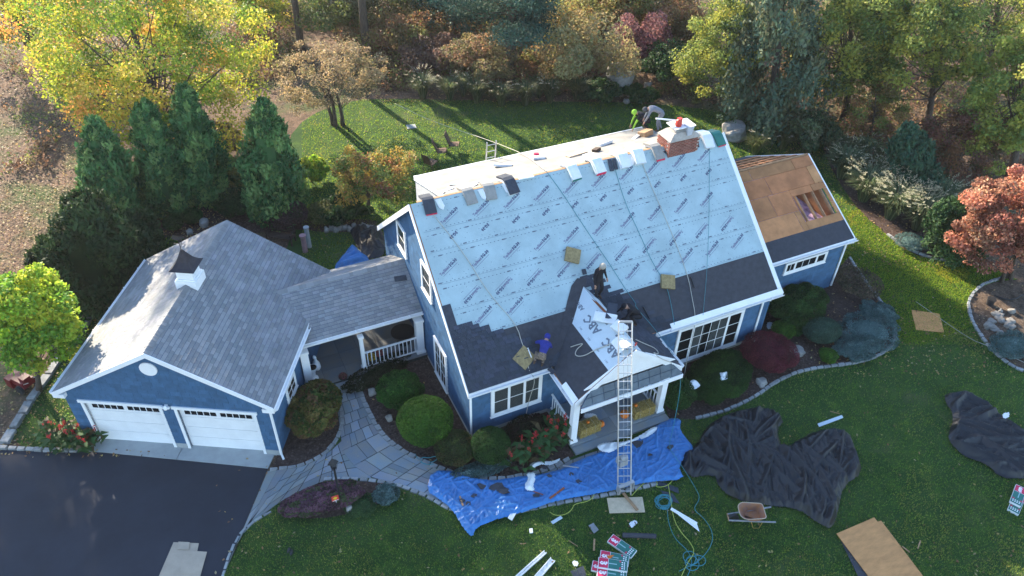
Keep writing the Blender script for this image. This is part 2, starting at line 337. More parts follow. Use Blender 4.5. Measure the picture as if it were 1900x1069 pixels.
# bluestone walk: rows of slabs following the curve
def paving(left, right, z, rows, cols, e, seed):
    rr = random.Random(seed)
    def samp(pl, t):
        P = [np.array(p[:2]) for p in pl]; d = [0]
        for a, b in zip(P, P[1:]): d.append(d[-1]+np.linalg.norm(b-a))
        t *= d[-1]
        for i in range(len(P)-1):
            if t <= d[i+1]+1e-9: return P[i]+(P[i+1]-P[i])*((t-d[i])/(d[i+1]-d[i]+1e-9))
        return P[-1]
    ts = [0]
    for r in range(rows): ts.append(ts[-1]+rr.uniform(.7, 1.3))
    ts = [t/ts[-1] for t in ts]; g = .02
    for r in range(rows):
        n = cols+rr.choice((-1, 0, 0, 1)); cs = [0]
        for k in range(n): cs.append(cs[-1]+rr.uniform(.6, 1.4))
        cs = [c/cs[-1] for c in cs]
        for k in range(n):
            t0, t1, c0, c1 = ts[r], ts[r+1], cs[k], cs[k+1]; sk = rr.uniform(-.0, .0)
            q = [samp(left, t)*(1-c)+samp(right, t)*c for t, c in ((t0, c0), (t0, c1), (t1, c1), (t1, c0))]
            cen = sum(q)/4; q = [p+(cen-p)*min(.25, g/(np.linalg.norm(cen-p)+1e-6)) for p in q]
            if np.linalg.norm(q[0]-q[2]) < .15: continue
            mb = MB(); v = rr.uniform(.72, 1.12); mb.cc = (v*rr.uniform(.95, 1.08), v, v*rr.uniform(.93, 1.05))
            ar = sum(q[i][0]*q[(i+1) % 4][1]-q[(i+1) % 4][0]*q[i][1] for i in range(4))
            if ar < 0: q = q[::-1]
            zt = z+rr.uniform(0, .004)
            mb.slab([(p[0]-e.location.x, p[1]-e.location.y, zt) for p in q], (0, 0, 1), .03); mb.build('paving_stone', SLATE, e)
P2 = lambda l: pxp(l, 0, 1, False)
walk = empty('walkway', (*at(700, 830)[:2], 0)); tag(walk, kind='structure')
innerE = P2([(674, 704), (668, 722), (684, 764), (708, 808), (750, 844), (802, 868), (862, 891), (940, 897), (1020, 878), (1062, 850), (1200, 812)])
outerE = P2([(610, 716), (627, 765), (632, 806), (636, 850), (688, 890), (745, 900), (790, 917), (830, 940), (900, 960), (1000, 936), (1240, 893)])
paving(innerE, outerE, .034, 24, 4, walk, 4)
paving(P2([(497, 874), (560, 868), (608, 843), (640, 812)]), P2([(418, 1062), (446, 988), (520, 930), (600, 890), (690, 888)]), .024, 9, 4, walk, 5)
def strip(name, L_, R_, z, m, parent=None):
    mb = MB(); n = 30
    def sm(pl, t): 
        P = np.array([p[:2] for p in pl]); d = np.r_[0, np.cumsum(np.linalg.norm(np.diff(P, axis=0), axis=1))]; t *= d[-1]
        return (np.interp(t, d, P[:, 0]), np.interp(t, d, P[:, 1]))
    for i in range(n):
        a, b, c, d = sm(L_, i/n), sm(R_, i/n), sm(R_, (i+1)/n), sm(L_, (i+1)/n); mb.poly([(*a, z), (*b, z), (*c, z), (*d, z)])
    return tag(mb.build(name, m, parent), kind='structure')
strip('walkway_base', innerE, outerE, .020, GROUT)
strip('walkway_base', P2([(497, 874), (560, 868), (608, 843), (640, 812)]), P2([(418, 1062), (446, 988), (520, 930), (600, 890), (690, 888)]), .016, GROUT)

# ------------------------------------------------------------------ building helpers
def clip_interval(poly, z):      # convex polygon (u,z) -> u interval at z
    xs = []
    n = len(poly)
    for i in range(n):
        (a, b), (c, d) = poly[i], poly[(i+1) % n]
        if (b-z)*(d-z) <= 0 and b != d: xs.append(a+(c-a)*(z-b)/(d-b))
    return (min(xs), max(xs)) if len(xs) >= 2 else None
def wall(parent, P0, u, n, poly, name='wall', thick=.12, openings=(), exposure=.2, seg=(.25, .55), z0=None, m=SIDE):
    """solid wall + courses of siding shingles proud of it. P0 origin, u unit along, n outward normal"""
    P0 = np.array(P0, float); u = np.array(u, float); n = np.array(n, float); Z = np.array([0, 0, 1.])
    W = lambda a, z, o=0: P0+u*a+Z*z+n*o
    mb = MB(); cuts = sorted({o[0] for o in openings} | {o[1] for o in openings})
    if not openings: mb.slab([W(a, z) for a, z in poly], n, thick)
    else:
        us = sorted([p[0] for p in poly]); xs = sorted(set([us[0]]+cuts+[us[-1]]+[p[0] for p in poly]))
        def top(a):
            zz = []
            for i in range(len(poly)):
                (x0, y0), (x1, y1) = poly[i], poly[(i+1) % len(poly)]
                if x0 != x1 and min(x0, x1)-1e-9 <= a <= max(x0, x1)+1e-9: zz.append(y0+(y1-y0)*(a-x0)/(x1-x0))
            return max(zz)
        zb = min(p[1] for p in poly)
        for a, b in zip(xs, xs[1:]):
            lo = zb
            for o in openings:
                if o[0] <= (a+b)/2 <= o[1]: lo = o[3]
            mb.slab([W(a, lo), W(b, lo), W(b, top(b)), W(a, top(a))], n, thick)
    wo = mb.build(name, SIDEB, parent)
    zb = min(p[1] for p in poly) if z0 is None else z0; zt = max(p[1] for p in poly); z = zb
    while z < zt-.03:
        z1 = min(z+exposure, zt-.001); i0, i1 = clip_interval(poly, max(z, zb+.001)), clip_interval(poly, z1); c = MB()
        if i0 and i1:
            a = max(i0[0], i1[0])if False else i0[0]; b = i0[1]; spans = [(a, b)]
            for o in openings:
                if o[2] < z+exposure/2 < o[3]:
                    ns = []
                    for s0, s1 in spans:
                        if o[0] > s0: ns.append((s0, min(s1, o[0])))
                        if o[1] < s1: ns.append((max(s0, o[1]), s1))
                    spans = [q for q in ns if q[1]-q[0] > .02]
            for s0, s1 in spans:
                if c.v: c.build('siding_course', m, wo); c = MB()
                x = s0
                while x < s1-.01:
                    y = min(s1, x+rnd(*seg)); 
                    if s1-y < .08: y = s1
                    g = .004; l, r = x+g, y-g
                    tl = min(max(l, i1[0]), i1[1]); tr = max(min(r, i1[1]), i1[0])
                    if r-l > .02:
                        c.cc = rnd(.86, 1.1)
                        bz = z+rnd(-.006, .006)
                        c.hexa([W(l, bz, .004), W(r, bz, .004), W(r, bz, .026), W(l, bz, .026), W(tl, z1, .0), W(tr, z1, .0), W(tr, z1, .008), W(tl, z1, .008)])
                    x = y
        if c.v: c.build('siding_course', m, wo)
        z += exposure
    return wo
def obox(mb, W, a0, a1, z0, z1, o0, o1):
    return mb.hexa([W(a0, z0, o0), W(a1, z0, o0), W(a1, z0, o1), W(a0, z0, o1), W(a0, z1, o0), W(a1, z1, o0), W(a1, z1, o1), W(a0, z1, o1)])
def window(parent, P0, u, n, a0, a1, z0, z1, sashes, grid=(2, 2), tw=.09, curtain=False, name='window', glass=None, blind=False):
    P0 = np.array(P0, float); u = np.array(u, float); n = np.array(n, float)
    W = lambda a, z, o=0: P0+u*a+np.array([0, 0, 1.])*z+n*o
    f = MB(); t = tw
    for q in ((a0, a1, z0, z0+t*1.1), (a0, a1, z1-t, z1), (a0, a0+t, z0+t*1.1, z1-t), (a1-t, a1, z0+t*1.1, z1-t)): obox(f, W, *q, 0, .085)
    obox(f, W, a0-.03, a1+.03, z0-.035, z0-.001, 0, .11)
    fo = f.build(name, WHITE, parent)
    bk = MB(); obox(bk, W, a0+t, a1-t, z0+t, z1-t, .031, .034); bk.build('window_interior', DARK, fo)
    tot = sum(sashes); x = a0+t; inner = a1-a0-2*t
    for i, sw in enumerate(sashes):
        w = inner*sw/tot; l, r = x, x+w; x += w; b, tt = z0+t*1.1, z1-t; s = .05 if len(sashes) > 1 else .035
        sm = MB()
        for q in ((l, r, b, b+s), (l, r, tt-s, tt), (l, l+s, b+s, tt-s), (r-s, r, b+s, tt-s)): obox(sm, W, *q, .036, .075)
        gr = grid[i] if isinstance(grid[0], tuple) else grid
        for k in range(1, gr[0]): c = l+s+(r-l-2*s)*k/gr[0]; obox(sm, W, c-.011, c+.011, b+s, tt-s, .048, .066)
        for k in range(1, gr[1]): c = b+s+(tt-b-2*s)*k/gr[1]; obox(sm, W, l+s, r-s, c-.011, c+.011, .047, .065)
        sm.build('sash', WHITE, fo)
        gl = MB(); obox(gl, W, l+s, r-s, b+s, tt-s, .054, .058); gl.build('pane', GLASST if (curtain or blind) else GLASS, fo)
        if curtain and (curtain is True or i in curtain):
            for (c0, c1) in ((l+s, l+s+(r-l)*.3), (r-s-(r-l)*.42, r-s)) if (r-l) > .9 else ((l+s, r-s),):
                c = MB(); k = 14
                for j in range(k):
                    p0, p1 = c0+(c1-c0)*j/k, c0+(c1-c0)*(j+1)/k; o0, o1 = .037+.008*(j % 2), .037+.008*((j+1) % 2)
                    c.poly([W(p0, b+s, o0), W(p1, b+s, o1), W(p1, tt-s, o1), W(p0, tt-s, o0)])
                c.build('curtain', CURT, fo)
        if blind:
            c = MB(); k = 12
            for j in range(k): q0 = b+s+(tt-b-2*s)*j/k; obox(c, W, l+s, r-s, q0, q0+(tt-b)/k*.75, .038, .044)
            c.build('blind', CURT, fo)
    return fo
def clipconv(poly, clip):        # Sutherland-Hodgman, ccw clip polygon
    out = list(poly)
    for i in range(len(clip)):
        a, b = clip[i], clip[(i+1) % len(clip)]; inp = out; out = []
        side = lambda p: (b[0]-a[0])*(p[1]-a[1])-(b[1]-a[1])*(p[0]-a[0])
        for j in range(len(inp)):
            p, q = inp[j], inp[(j+1) % len(inp)]; sp, sq = side(p), side(q)
            if sp >= 0: out.append(p)
            if (sp >= 0) != (sq >= 0): t = sp/(sp-sq); out.append((p[0]+(q[0]-p[0])*t, p[1]+(q[1]-p[1])*t))
        if not out: return []
    return out
def shingles(parent, O, ux, us, region, m, expo=.143, width=.3, thick=.011, limit=300, jitter=.15, name='shingle', double=False, off=.0, exclude=None, stuffname='shingle_courses'):
    """region: ccw convex polygon in (x, s) plane coordinates; s up the slope"""
    O = Vector([float(v) for v in O]); ux = Vector([float(v) for v in ux]); us = Vector([float(v) for v in us]); nn = ux.cross(us).normalized()
    x0, x1 = min(p[0] for p in region), max(p[0] for p in region); s0, s1 = min(p[1] for p in region), max(p[1] for p in region)
    full, part = [], []; r = 0; s = s0; gf = 1.04 if double else .93  # plain courses cut short so the dark slots imitate shadow lines
    while s < s1-.01:
        x = x0-width*((r*.5) % 1)-rnd(0, width*jitter)
        while x < x1:
            w = width*rnd(1-jitter, 1+jitter); q = [(x+.003, s), (x+w-.003, s), (x+w-.003, s+expo*gf), (x+.003, s+expo*gf)]
            c = clipconv(q, region)
            if len(c) >= 3 and not (exclude and exclude(x+w/2, s+expo/2)):
                ar = abs(sum(c[i][0]*c[(i+1) % len(c)][1]-c[(i+1) % len(c)][0]*c[i][1] for i in range(len(c))))/2
                if ar > .97*(w-.006)*expo*gf: full.append((x, w, s))
                elif ar > .001: part.append(c)
            x += w
        s += expo; r += 1
    R = Matrix((ux, us, nn)).transposed().to_4x4(); camv = Vector([float(c) for c in CAM])
    full.sort(key=lambda t: (O+ux*t[0]+us*t[2]-camv).length)
    vs_ = []
    for k in range(6):
        b = MB(); v = rnd(.75, 1.3) if double else rnd(.82, 1.12); b.cc = (v*rnd(.97, 1.03), v, v*rnd(.97, 1.05)); e = expo*(1.04 if double else .92)
        b.hexa([(0, 0, 0), (1, 0, 0), (1, e, -.001), (0, e, -.001), (0, 0, thick), (1, 0, thick), (1, e, .0015), (0, e, .0015)])
        vs_.append(b.mesh(name, m))
    for (x, w, s) in full[:limit]:
        hgt = rnd(.7, 1.2)*(1.7 if double and random.random() < .5 else .8 if double else 1)
        link(name, random.choice(vs_), parent, Matrix.Translation(O+ux*(x+.003)+us*s+nn*off) @ R @ Matrix.Diagonal((w-.006, 1, hgt, 1)))
    rest = MB()
    def tob(c, smin):
        v = rnd(.82, 1.12); rest.cc = (v*rnd(.97, 1.03), v, v*rnd(.97, 1.05)); k = len(c)
        T = [O+ux*a+us*b+nn*(off+max(.0015, thick*(1-(b-smin)/expo))) for a, b in c]; B = [O+ux*a+us*b+nn*(off-.001) for a, b in c]
        rest.addf(T+B, [tuple(range(k))]+[(i, i+k, (i+1) % k+k, (i+1) % k) for i in range(k)])
    for (x, w, s) in full[limit:]: tob([(x+.003, s), (x+w-.003, s), (x+w-.003, s+expo*gf), (x+.003, s+expo*gf)], s)
    for c in part: tob(c, min(p[1] for p in c))
    if rest.v: rest.build(stuffname, m, parent, kind='stuff')
def ridge_caps(parent, A, B, m, dn1, dn2, w=.15, step=.14, name='ridge_cap'):
    """cap shingles folded over a ridge from A to B; dn1, dn2 unit vectors down either slope"""
    A, B, dn1, dn2 = [Vector([float(c) for c in v]) for v in (A, B, dn1, dn2)]
    d = (B-A); L = d.length; d.normalize(); up_ = Vector((0, 0, 1)); n = int(L/step); vs_ = []
    R = Matrix((d, up_.cross(d), up_)).transposed().to_4x4(); Ri = R.inverted(); a1 = Ri @ dn1; a2 = Ri @ dn2
    for k in range(4):
        b = MB(); b.cc = rnd(.85, 1.15); e = step*1.25
        for a in (a1, a2):
            b.addf([(0, 0, .03), (e, 0, .016), Vector((e, 0, .012))+a*w, Vector((0, 0, .026))+a*w, (0, 0, .012), (e, 0, .0), Vector((e, 0, 0))+a*w, Vector((0, 0, 0.008))+a*w], [(0, 1, 2, 3), (0, 3, 7, 4), (3, 2, 6, 7), (1, 5, 6, 2)])
        vs_.append(b.mesh(name, m))
    for i in range(n): link(name, random.choice(vs_), parent, Matrix.Translation(A+d*(i*step)) @ R @ Matrix.Diagonal((1, 1, rnd(.9, 1.25), 1)))
def gutter(parent, a, b, outdir, m=WHITE, r=.055):
    a, b, o = Vector(a), Vector(b), Vector(outdir); mb = MB(); k = 6; P = []
    prof = [(0, .05), (0, -.05), (.03, -.075), (.08, -.07), (.11, -.03), (.12, .035), (.105, .035), (.095, -.02), (.07, -.05), (.03, -.055), (.012, -.04), (.012, .05)]
    for q in (a, b): P += [q+o*x+Vector((0, 0, z)) for x, z in prof]
    n = len(prof); mb.addf(P, [(i, (i+1) % n, n+(i+1) % n, n+i) for i in range(n)]+[tuple(range(n))[::-1], tuple(range(n, 2*n))])
    g = mb.build('gutter', m, parent); L = (b-a).length; d = (b-a).normalized()
    hb = MB(); hb.box((0, 0, 0), (.03, .16, .02)); hm = hb.mesh('gutter_hanger', m)
    for i in range(max(1, int(L/1.1))):
        link('gutter_hanger', hm, g, Matrix.Translation(a+d*(i+.5)*L/max(1, int(L/1.1))+o*.06+Vector((0, 0, .042))) @ Matrix.Rotation(math.atan2(o.y, o.x)-math.pi/2, 4, 'Z'))
    return g
def railing(parent, A, B, h=.85, n=10, base=.08, name='railing'):
    A, B = Vector([float(v) for v in A]), Vector([float(v) for v in B]); r = MB(); r.bar(A+Vector((0, 0, h)), B+Vector((0, 0, h)), .07, .05); r.bar(A+Vector((0, 0, base)), B+Vector((0, 0, base)), .05, .05)
    r.box((A+B)/2+Vector((0, 0, base/2)), (.04, .04, base)); ro = r.build(name, WHITE, parent)
    m = MB(); m.box((0, 0, 0), (.032, .032, h-base-.05)); me = m.mesh('baluster', WHITE)
    for i in range(n): link('baluster', me, ro, Matrix.Translation(A+(B-A)*((i+.5)/n)+Vector((0, 0, (h+base)/2))) @ Matrix.Rotation(math.atan2((B-A).y, (B-A).x), 4, 'Z'))
    return ro
def column(parent, c, h, w=.2, name='column'):
    x, y, z = [float(v) for v in c]; m = MB(); m.box((x, y, z+h/2), (w, w, h)); m.box((x, y, z+.06), (w+.08, w+.08, .12)); m.box((x, y, z+.135), (w+.04, w+.04, .03)); m.box((x, y, z+h-.06), (w+.07, w+.07, .1)); return m.build(name, WHITE, parent)
def downspout(parent, pts, name='downspout'):
    m = MB()
    for a, b in zip(pts, pts[1:]): m.bar(a, b, .075, .06, upv=(.3, 1, .1))
    return m.build(name, WHITE, parent)

# ------------------------------------------------------------------ garage (local frame: a across the front, b back)
gar = empty('garage', (G0[0], G0[1], 0), GYAW, 'blue two-door garage with weathered grey gable roof and white cupola', 'garage')
gsl = (GHR-GHE)/(GW/2+.28); OV = .28; sn = math.atan(gsl); gwh = GHE+.28*gsl
dl, dw, dg, dh = .4916, 2.9359, .4277, 2.302; tr = .1
ops = [(dl+tr, dl+dw-tr, -1, dh-tr), (dl+dw+dg+tr, dl+2*dw+dg-tr, -1, dh-tr)]
prof = [(0, .0), (GW, .0), (GW, gwh-.06), (GW/2, GHR-.06), (0, gwh-.06)]
wall(gar, (0, 0, 0), (1, 0, 0), (0, -1, 0), prof, openings=ops, z0=.28)
fd = MB(); fd.cc = 1
for a, b in ((0, dl), (dl+dw+.02, dl+dw+dg-.02), (dl+2*dw+dg, GW)): fd.b2((a, -.035, -.02), (b, -.001, .27))
fd.build('foundation', CONC, gar)
wall(gar, (GW, 0, 0), (0, 1, 0), (1, 0, 0), [(0, 0), (GL, 0), (GL, gwh-.06), (0, gwh-.06)])
wall(gar, (0, GL, 0), (0, -1, 0), (-1, 0, 0), [(0, 0), (GL, 0), (GL, gwh-.06), (0, gwh-.06)])
wall(gar, (GW, GL, 0), (-1, 0, 0), (0, 1, 0), prof)
window(gar, (GW, 0, 0), (0, 1, 0), (1, 0, 0), 1.5, 2.5, 1.05, 1.85, (1,), (2, 2))
RSL = math.hypot(GW/2+OV, GHR-GHE)
for side in (0, 1):
    if side: O, ux, us = (GW+OV, -.15, GHE), (0, 1, 0), (-math.cos(sn), 0, math.sin(sn))
    else: O, ux, us = (-OV, GL, GHE), (0, -1, 0), (math.cos(sn), 0, math.sin(sn))
    if side == 0: O = (-OV, GL+.0, GHE)
    L = GL+.15; P = lambda x, s: [O[i]+ux[i]*x+us[i]*s for i in range(3)]
    nn = np.cross(ux, us); mb = MB(); mb.slab([P(0, 0), P(L, 0), P(L, RSL), P(0, RSL)], nn, .13); rp = mb.build('roof', WHITE if False else SIDEB, gar)
    shingles(rp, O, ux, us, [(0, 0), (L, 0), (L, RSL), (0, RSL)], SHG, off=.002)
    ft = MB(); ft.hexa([P(0, -.02), P(L, -.02), [q+w for q, w in zip(P(L, -.02), (0, 0, -.16))], [q+w for q, w in zip(P(0, -.02), (0, 0, -.16))], P(0, .01), P(L, .01), [q+w for q, w in zip(P(L, .01), (0, 0, -.16))], [q+w for q, w in zip(P(0, .01), (0, 0, -.16))]]); ft.build('fascia', WHITE, rp)
    rk = MB()   # front rake board
    y0 = -.18
    rk.hexa([(O[0], y0, GHE-.17), (O[0], y0+.04, GHE-.17), (O[0], y0+.04, GHE+.012), (O[0], y0, GHE+.012), (GW/2, y0, GHR-.19), (GW/2, y0+.04, GHR-.19), (GW/2, y0+.04, GHR+.02), (GW/2, y0, GHR+.02)])
    sx = 1 if side else -1
    rk.b2((O[0], y0-.002, GHE-.22), (O[0]-sx*.42, y0+.17, GHE-.05))
    rk.build('rake_board', WHITE, rp)
gutter(gar, (GW+OV+.02, -.1, GHE-.06), (GW+OV+.02, 4.0, GHE-.06), (1, 0, 0))
gutter(gar, (-OV-.02, -.1, GHE-.06), (-OV-.02, GL, GHE-.06), (-1, 0, 0))
ridge_caps(gar, (GW/2, -.12, GHR+.005), (GW/2, GL-.02, GHR+.005), SHG, (math.cos(sn), 0, -math.sin(sn)), (-math.cos(sn), 0, -math.sin(sn)), .17, .15)
downspout(gar, [(GW+OV+.08, -.05, GHE-.12), (GW+.07, -.05, GHE-.35), (GW+.07, -.05, .12), (GW+.2, -.22, .03)])
for k in (0, 1):     # doors
    a0 = dl+k*(dw+dg); a1 = a0+dw; y = .0
    t = MB(); t.b2((a0, -.04, .0), (a0+tr, .1, dh)); t.b2((a1-tr, -.04, .0), (a1, .1, dh)); t.b2((a0-.06, -.07, dh-tr-.001), (a1+.06, .1, dh+.03))
    t.b2((a0+tr, .1, 0), (a0+tr+.002, .16, dh-tr)); t.b2((a1-tr-.002, .1, 0), (a1-tr, .16, dh-tr)); t.b2((a0+tr, .1, dh-tr-.002), (a1-tr, .16, dh-tr)); tf = t.build('door_frame', WHITE, gar)
    d0, d1 = a0+tr+.01, a1-tr-.01; hh = (dh-tr)/4; dd = MB(); dd.b2((d0, .15, 0), (d1, .165, dh-tr)); do = dd.build('garage_door', WHITE, gar)
    for r in range(4):
        pm = MB(); 
        if r < 3: pm.b2((d0+.005, .115, .015+r*hh), (d1-.005, .15, .005+(r+1)*hh-.006)); pm.build('door_panel', WHITE, do); continue
        z0, z1 = .015+3*hh, 4*hh-.01; pm.b2((d0+.005, .115, z0), (d1-.005, .15, z0+.10)); pm.b2((d0+.005, .115, z1-.14), (d1-.005, .15, z1)); wd = (d1-d0)
        for q in (0, .475, .955): pm.b2((d0+.005+wd*q, .115, z0+.10), (d0+wd*q+wd*.045, .15, z1-.14))
        pm.build('door_panel', WHITE, do)
        for q in (.05, .525):
            for j in range(5):
                x0 = d0+wd*(q+.085*j); gm = MB(); gm.b2((x0+.012, .125, z0+.105), (x0+wd*.085-.012, .13, z1-.145)); gm.build('pane', GLASS, do)
                bm_ = MB(); bm_.b2((x0-.012, .116, z0+.10), (x0+.012, .132, z1-.14)); zc = z0+(z1-z0)*.64; bm_.b2((x0+.012, .1165, zc-.012), (x0+wd*.085-.012, .1315, zc+.012)); bm_.build('door_muntin', WHITE, do)
    mb = MB(); mb.box(((d0+d1)/2, .105, .18), (.12, .02, .03)); mb.build('handle', WHITE, do)
ov = MB(); k = 28; ovc = (3.52, -.03, 4.17); ring = [(ovc[0]+.3*math.cos(t*2*math.pi/k), ovc[1], ovc[2]+.3*math.sin(t*2*math.pi/k)) for t in range(k)]
ov.slab(ring, (0, -1, 0), -.04); ov.build('round_gable_vent', WHITE, gar)
lm = MB(); lm.lathe((dl+dw+dg/2, -.12, 2.3), [(.02, -.05), (.07, -.04), (.08, .02), (.05, .1), (.02, .13)], 12); lm.b2((dl+dw+dg/2-.05, -.1, 2.3), (dl+dw+dg/2+.05, -.02, 2.4)); lm.lathe((dl+dw+dg/2-.11, -.12, 2.28), [(.03, 0), (.055, .08), (.04, .1)], 10); lm.lathe((dl+dw+dg/2+.11, -.12, 2.28), [(.03, 0), (.055, .08), (.04, .1)], 10)
lm.build('flood_light', WHITE, gar)
# cupola astride the ridge
cb = 3.75; cup = MB(); cz = GHR-.02
cup.box((GW/2, cb, cz+.18), (.6, .6, .92)); cup.box((GW/2, cb, cz+.62), (.72, .72, .06)); cup.box((GW/2, cb, cz-.06), (.78, .78, .46)); cup.box((GW/2, cb, cz+.2), (.7, .7, .06)); co = cup.build('cupola', WHITE, gar)
lv = MB()
for q in range(5): lv.b2((GW/2-.2, cb-.315, cz+.27+.06*q), (GW/2+.2, cb-.301, cz+.3+.06*q)); lv.b2((GW/2+.301, cb-.2, cz+.27+.06*q), (GW/2+.315, cb+.2, cz+.3+.06*q))
lv.build('louvre', WHITE, co)
rf_ = MB(); pr = [(.46, .65), (.34, .74), (.22, .9), (.12, 1.12), (.03, 1.34)]; V = []; 
for r_, z_ in pr: V += [(GW/2+sx*r_, cb+sy*r_, cz+z_) for sx, sy in ((-1, -1), (1, -1), (1, 1), (-1, 1))]
rf_.addf(V, [(i*4+j, i*4+(j+1) % 4, i*4+4+(j+1) % 4, i*4+4+j) for i in range(4) for j in range(4)]+[(3, 2, 1, 0), (16, 17, 18, 19)]); rf_.build('cupola_roof', COPPER, co)
wv = MB(); wv.tube([(GW/2, cb, cz+1.3), (GW/2, cb, cz+1.95)], .012); wv.bar((GW/2-.2, cb, cz+1.6), (GW/2+.2, cb, cz+1.6), .015); wv.bar((GW/2, cb-.2, cz+1.2), (GW/2, cb+.2, cz+1.6), .015)
wv.addf([(GW/2-.26, cb, cz+1.8), (GW/2-.05, cb, cz+1.74), (GW/2+.1, cb, cz+1.78), (GW/2+.3, cb, cz+1.9), (GW/2+.12, cb, cz+1.93), (GW/2, cb, cz+1.9), (GW/2-.14, cb, cz+1.98)], [(0, 1, 2, 3, 4, 5, 6)]); wv.build('weathervane', IRON, co)

# ------------------------------------------------------------------ main house
W_, D_, HE, HR, DR_, DY, DZ, DX = 13.9836, 5.4605, 2.7898, 7.3832, 5.0172, 8.9657, 6.2521, 1.3934
A_ = math.atan((HR-HE)/D_); CA, SA = math.cos(A_), math.sin(A_); RL = D_/CA; SLP = math.tan(A_); DXR = 12.3
UX = (1, 0, 0); US = (0, CA, SA); UN = (0, -SA, CA)
def RP(x, s, o=0): return (x, s*CA-SA*o, HE+s*SA+CA*o)
def rfp(px, py): q = on(px, py, (0, 0, HE), UN); return float(q[0]), float(q[1]/CA)
house = empty('house', (0, 0, 0), 0, 'large blue house with white trim, its front roof covered in pale blue underlayment', 'house')
XL, XR, YF, YB = .193, W_-.25, .3, D_+DR_-.3
zf = HE+YF*SLP-.12; zbk = HR-SLP*(YB-D_)-.12
gable = [(YF, 0), (YB, 0), (YB, zbk), (D_, HR-.12), (YF, zf)]
wl = wall(house, (XL, 0, 0), (0, 1, 0), (-1, 0, 0), [(a, z) for a, z in gable])
wall(house, (XR, 0, 0), (0, 1, 0), (1, 0, 0), [(a, z) for a, z in gable])
wf = wall(house, (0, YF, 0), (1, 0, 0), (0, -1, 0), [(XL, 0), (XR, 0), (XR, zf), (XL, zf)])
wall(house, (0, YB, 0), (1, 0, 0), (0, 1, 0), [(XL, 0), (XR, 0), (XR, zbk), (XL, zbk)])
window(house, (0, YF, 0), UX, (0, -1, 0), .97, 3.06, .82, 2.32, (1, 1, 1), (1, 2), curtain=True)
window(house, (0, YF, 0), UX, (0, -1, 0), 9.15, 12.44, .24, 2.22, (.8, 2.1, .8), ((1, 3), (4, 3), (1, 3)), curtain=(1,))
window(house, (XL, 0, 0), (0, 1, 0), (-1, 0, 0), 2.63, 3.95, .15, 2.15, (1, 1), (2, 3))
window(house, (XL, 0, 0), (0, 1, 0), (-1, 0, 0), 6.82, 7.87, 3.92, 5.2, (1,), (1, 2), blind=True)
window(house, (XL, 0, 0), (0, 1, 0), (-1, 0, 0), 3.93, 4.99, 3.82, 5.2, (1,), (1, 2), blind=True)
fo = MB()
for a, b in (((XL+.1, YF-.04, -.02), (3.4, YF-.001, .17)), ((7.4, YF-.04, -.02), (XR, YF-.001, .17)), ((XL-.04, YF+.1, -.02), (XL-.001, 5, .1))): fo.b2(a, b)
fo.build('foundation', CONC, house)
cbd = MB(); cbd.b2((XL-.035, YF-.035, 0), (XL+.07, YF+.05, zf-.1)); cbd.b2((XR-.07, YF-.035, 0), (XR+.035, YF+.05, zf-.1)); cbd.build('corner_board', SIDE, house)
# roof slabs
r = MB(); T = .14; r.slab([RP(0, 0), RP(W_, 0), RP(W_, RL), RP(0, RL)], UN, T); roof = r.build('roof', PLYO, house)
r = MB(); bn = (0, SA, CA); BP = lambda x, y: (x, y, HR-SLP*(y-D_))
for x0, x1 in ((0, DX), (DXR, W_)): r.slab([BP(x0, D_), BP(x1, D_), BP(x1, D_+DR_), BP(x0, D_+DR_)], bn, T)
r.slab([BP(DX, DY-.2), BP(DXR, DY-.2), BP(DXR, D_+DR_), BP(DX, D_+DR_)], bn, T)
rr_ = r.build('rear_roof', SHG, house)
dr = MB(); ds = (HR-DZ)/(DY-D_); dn = np.array([0, ds, 1.]); dn /= np.linalg.norm(dn)
FELTL = mat('tan_felt_paper', (.27, .26, .24), .85, .14, 1.3, bump=.3, bscale=30)
dr.slab([(DX, D_+.02, HR+.004), (DXR, D_+.02, HR+.004), (DXR, DY, DZ), (DX, DY, DZ)], dn, .1); dro = dr.build('dormer_roof', FELTL, house)
ee = MB(); ee.b2((DX-.03, DY-.02, DZ-.2), (DXR+.03, DY+.02, DZ+.02)); ee.hexa([(DX-.05, D_+.1, HR-.15), (DX-.01, D_+.1, HR-.15), (DX-.01, DY+.03, DZ-.18), (DX-.05, DY+.03, DZ-.18), (DX-.05, D_+.1, HR+.0), (DX-.01, D_+.1, HR+.0), (DX-.01, DY+.03, DZ+.025), (DX-.05, DY+.03, DZ+.025)]); ee.build('fascia', WHITE, dro)
dside = MB(); 
for x in (DX, DXR-.1): dside.slab([(x, D_+.1, HR-.12), (x, DY-.1, HR-SLP*(DY-.1-D_)-.1), (x, DY-.1, DZ-.06)], (-1, 0, 0), .1)
WSIDE = mat('pale_grey_siding', (.45, .46, .47), .7, .1, 5)
dso = dside.build('dormer_wall', WSIDE, house)
for k in range(14):
    z0 = 3.95+k*.2; yy = D_+(HR-z0)/SLP; yt = D_+(HR-(z0))/ds if False else min(DY-.1, D_+(HR-z0-.08)/SLP+0)
    ya = D_+(HR-z0)/SLP-.14; ya = max(D_+.1, ya); yb_ = DY-.1 if z0+.2 < DZ-.06 else D_+(HR-z0-.25)/ds
    if yb_-ya > .05: c = MB(); c.b2((DX-.025, ya, z0), (DX-.003, yb_, z0+.19)); c.build('siding_course', WSIDE, dso)
dback = MB(); dback.b2((DX, DY-.1, 3.5), (DXR, DY-.001, DZ-.08)); dback.build('dormer_wall', SIDEB, house)
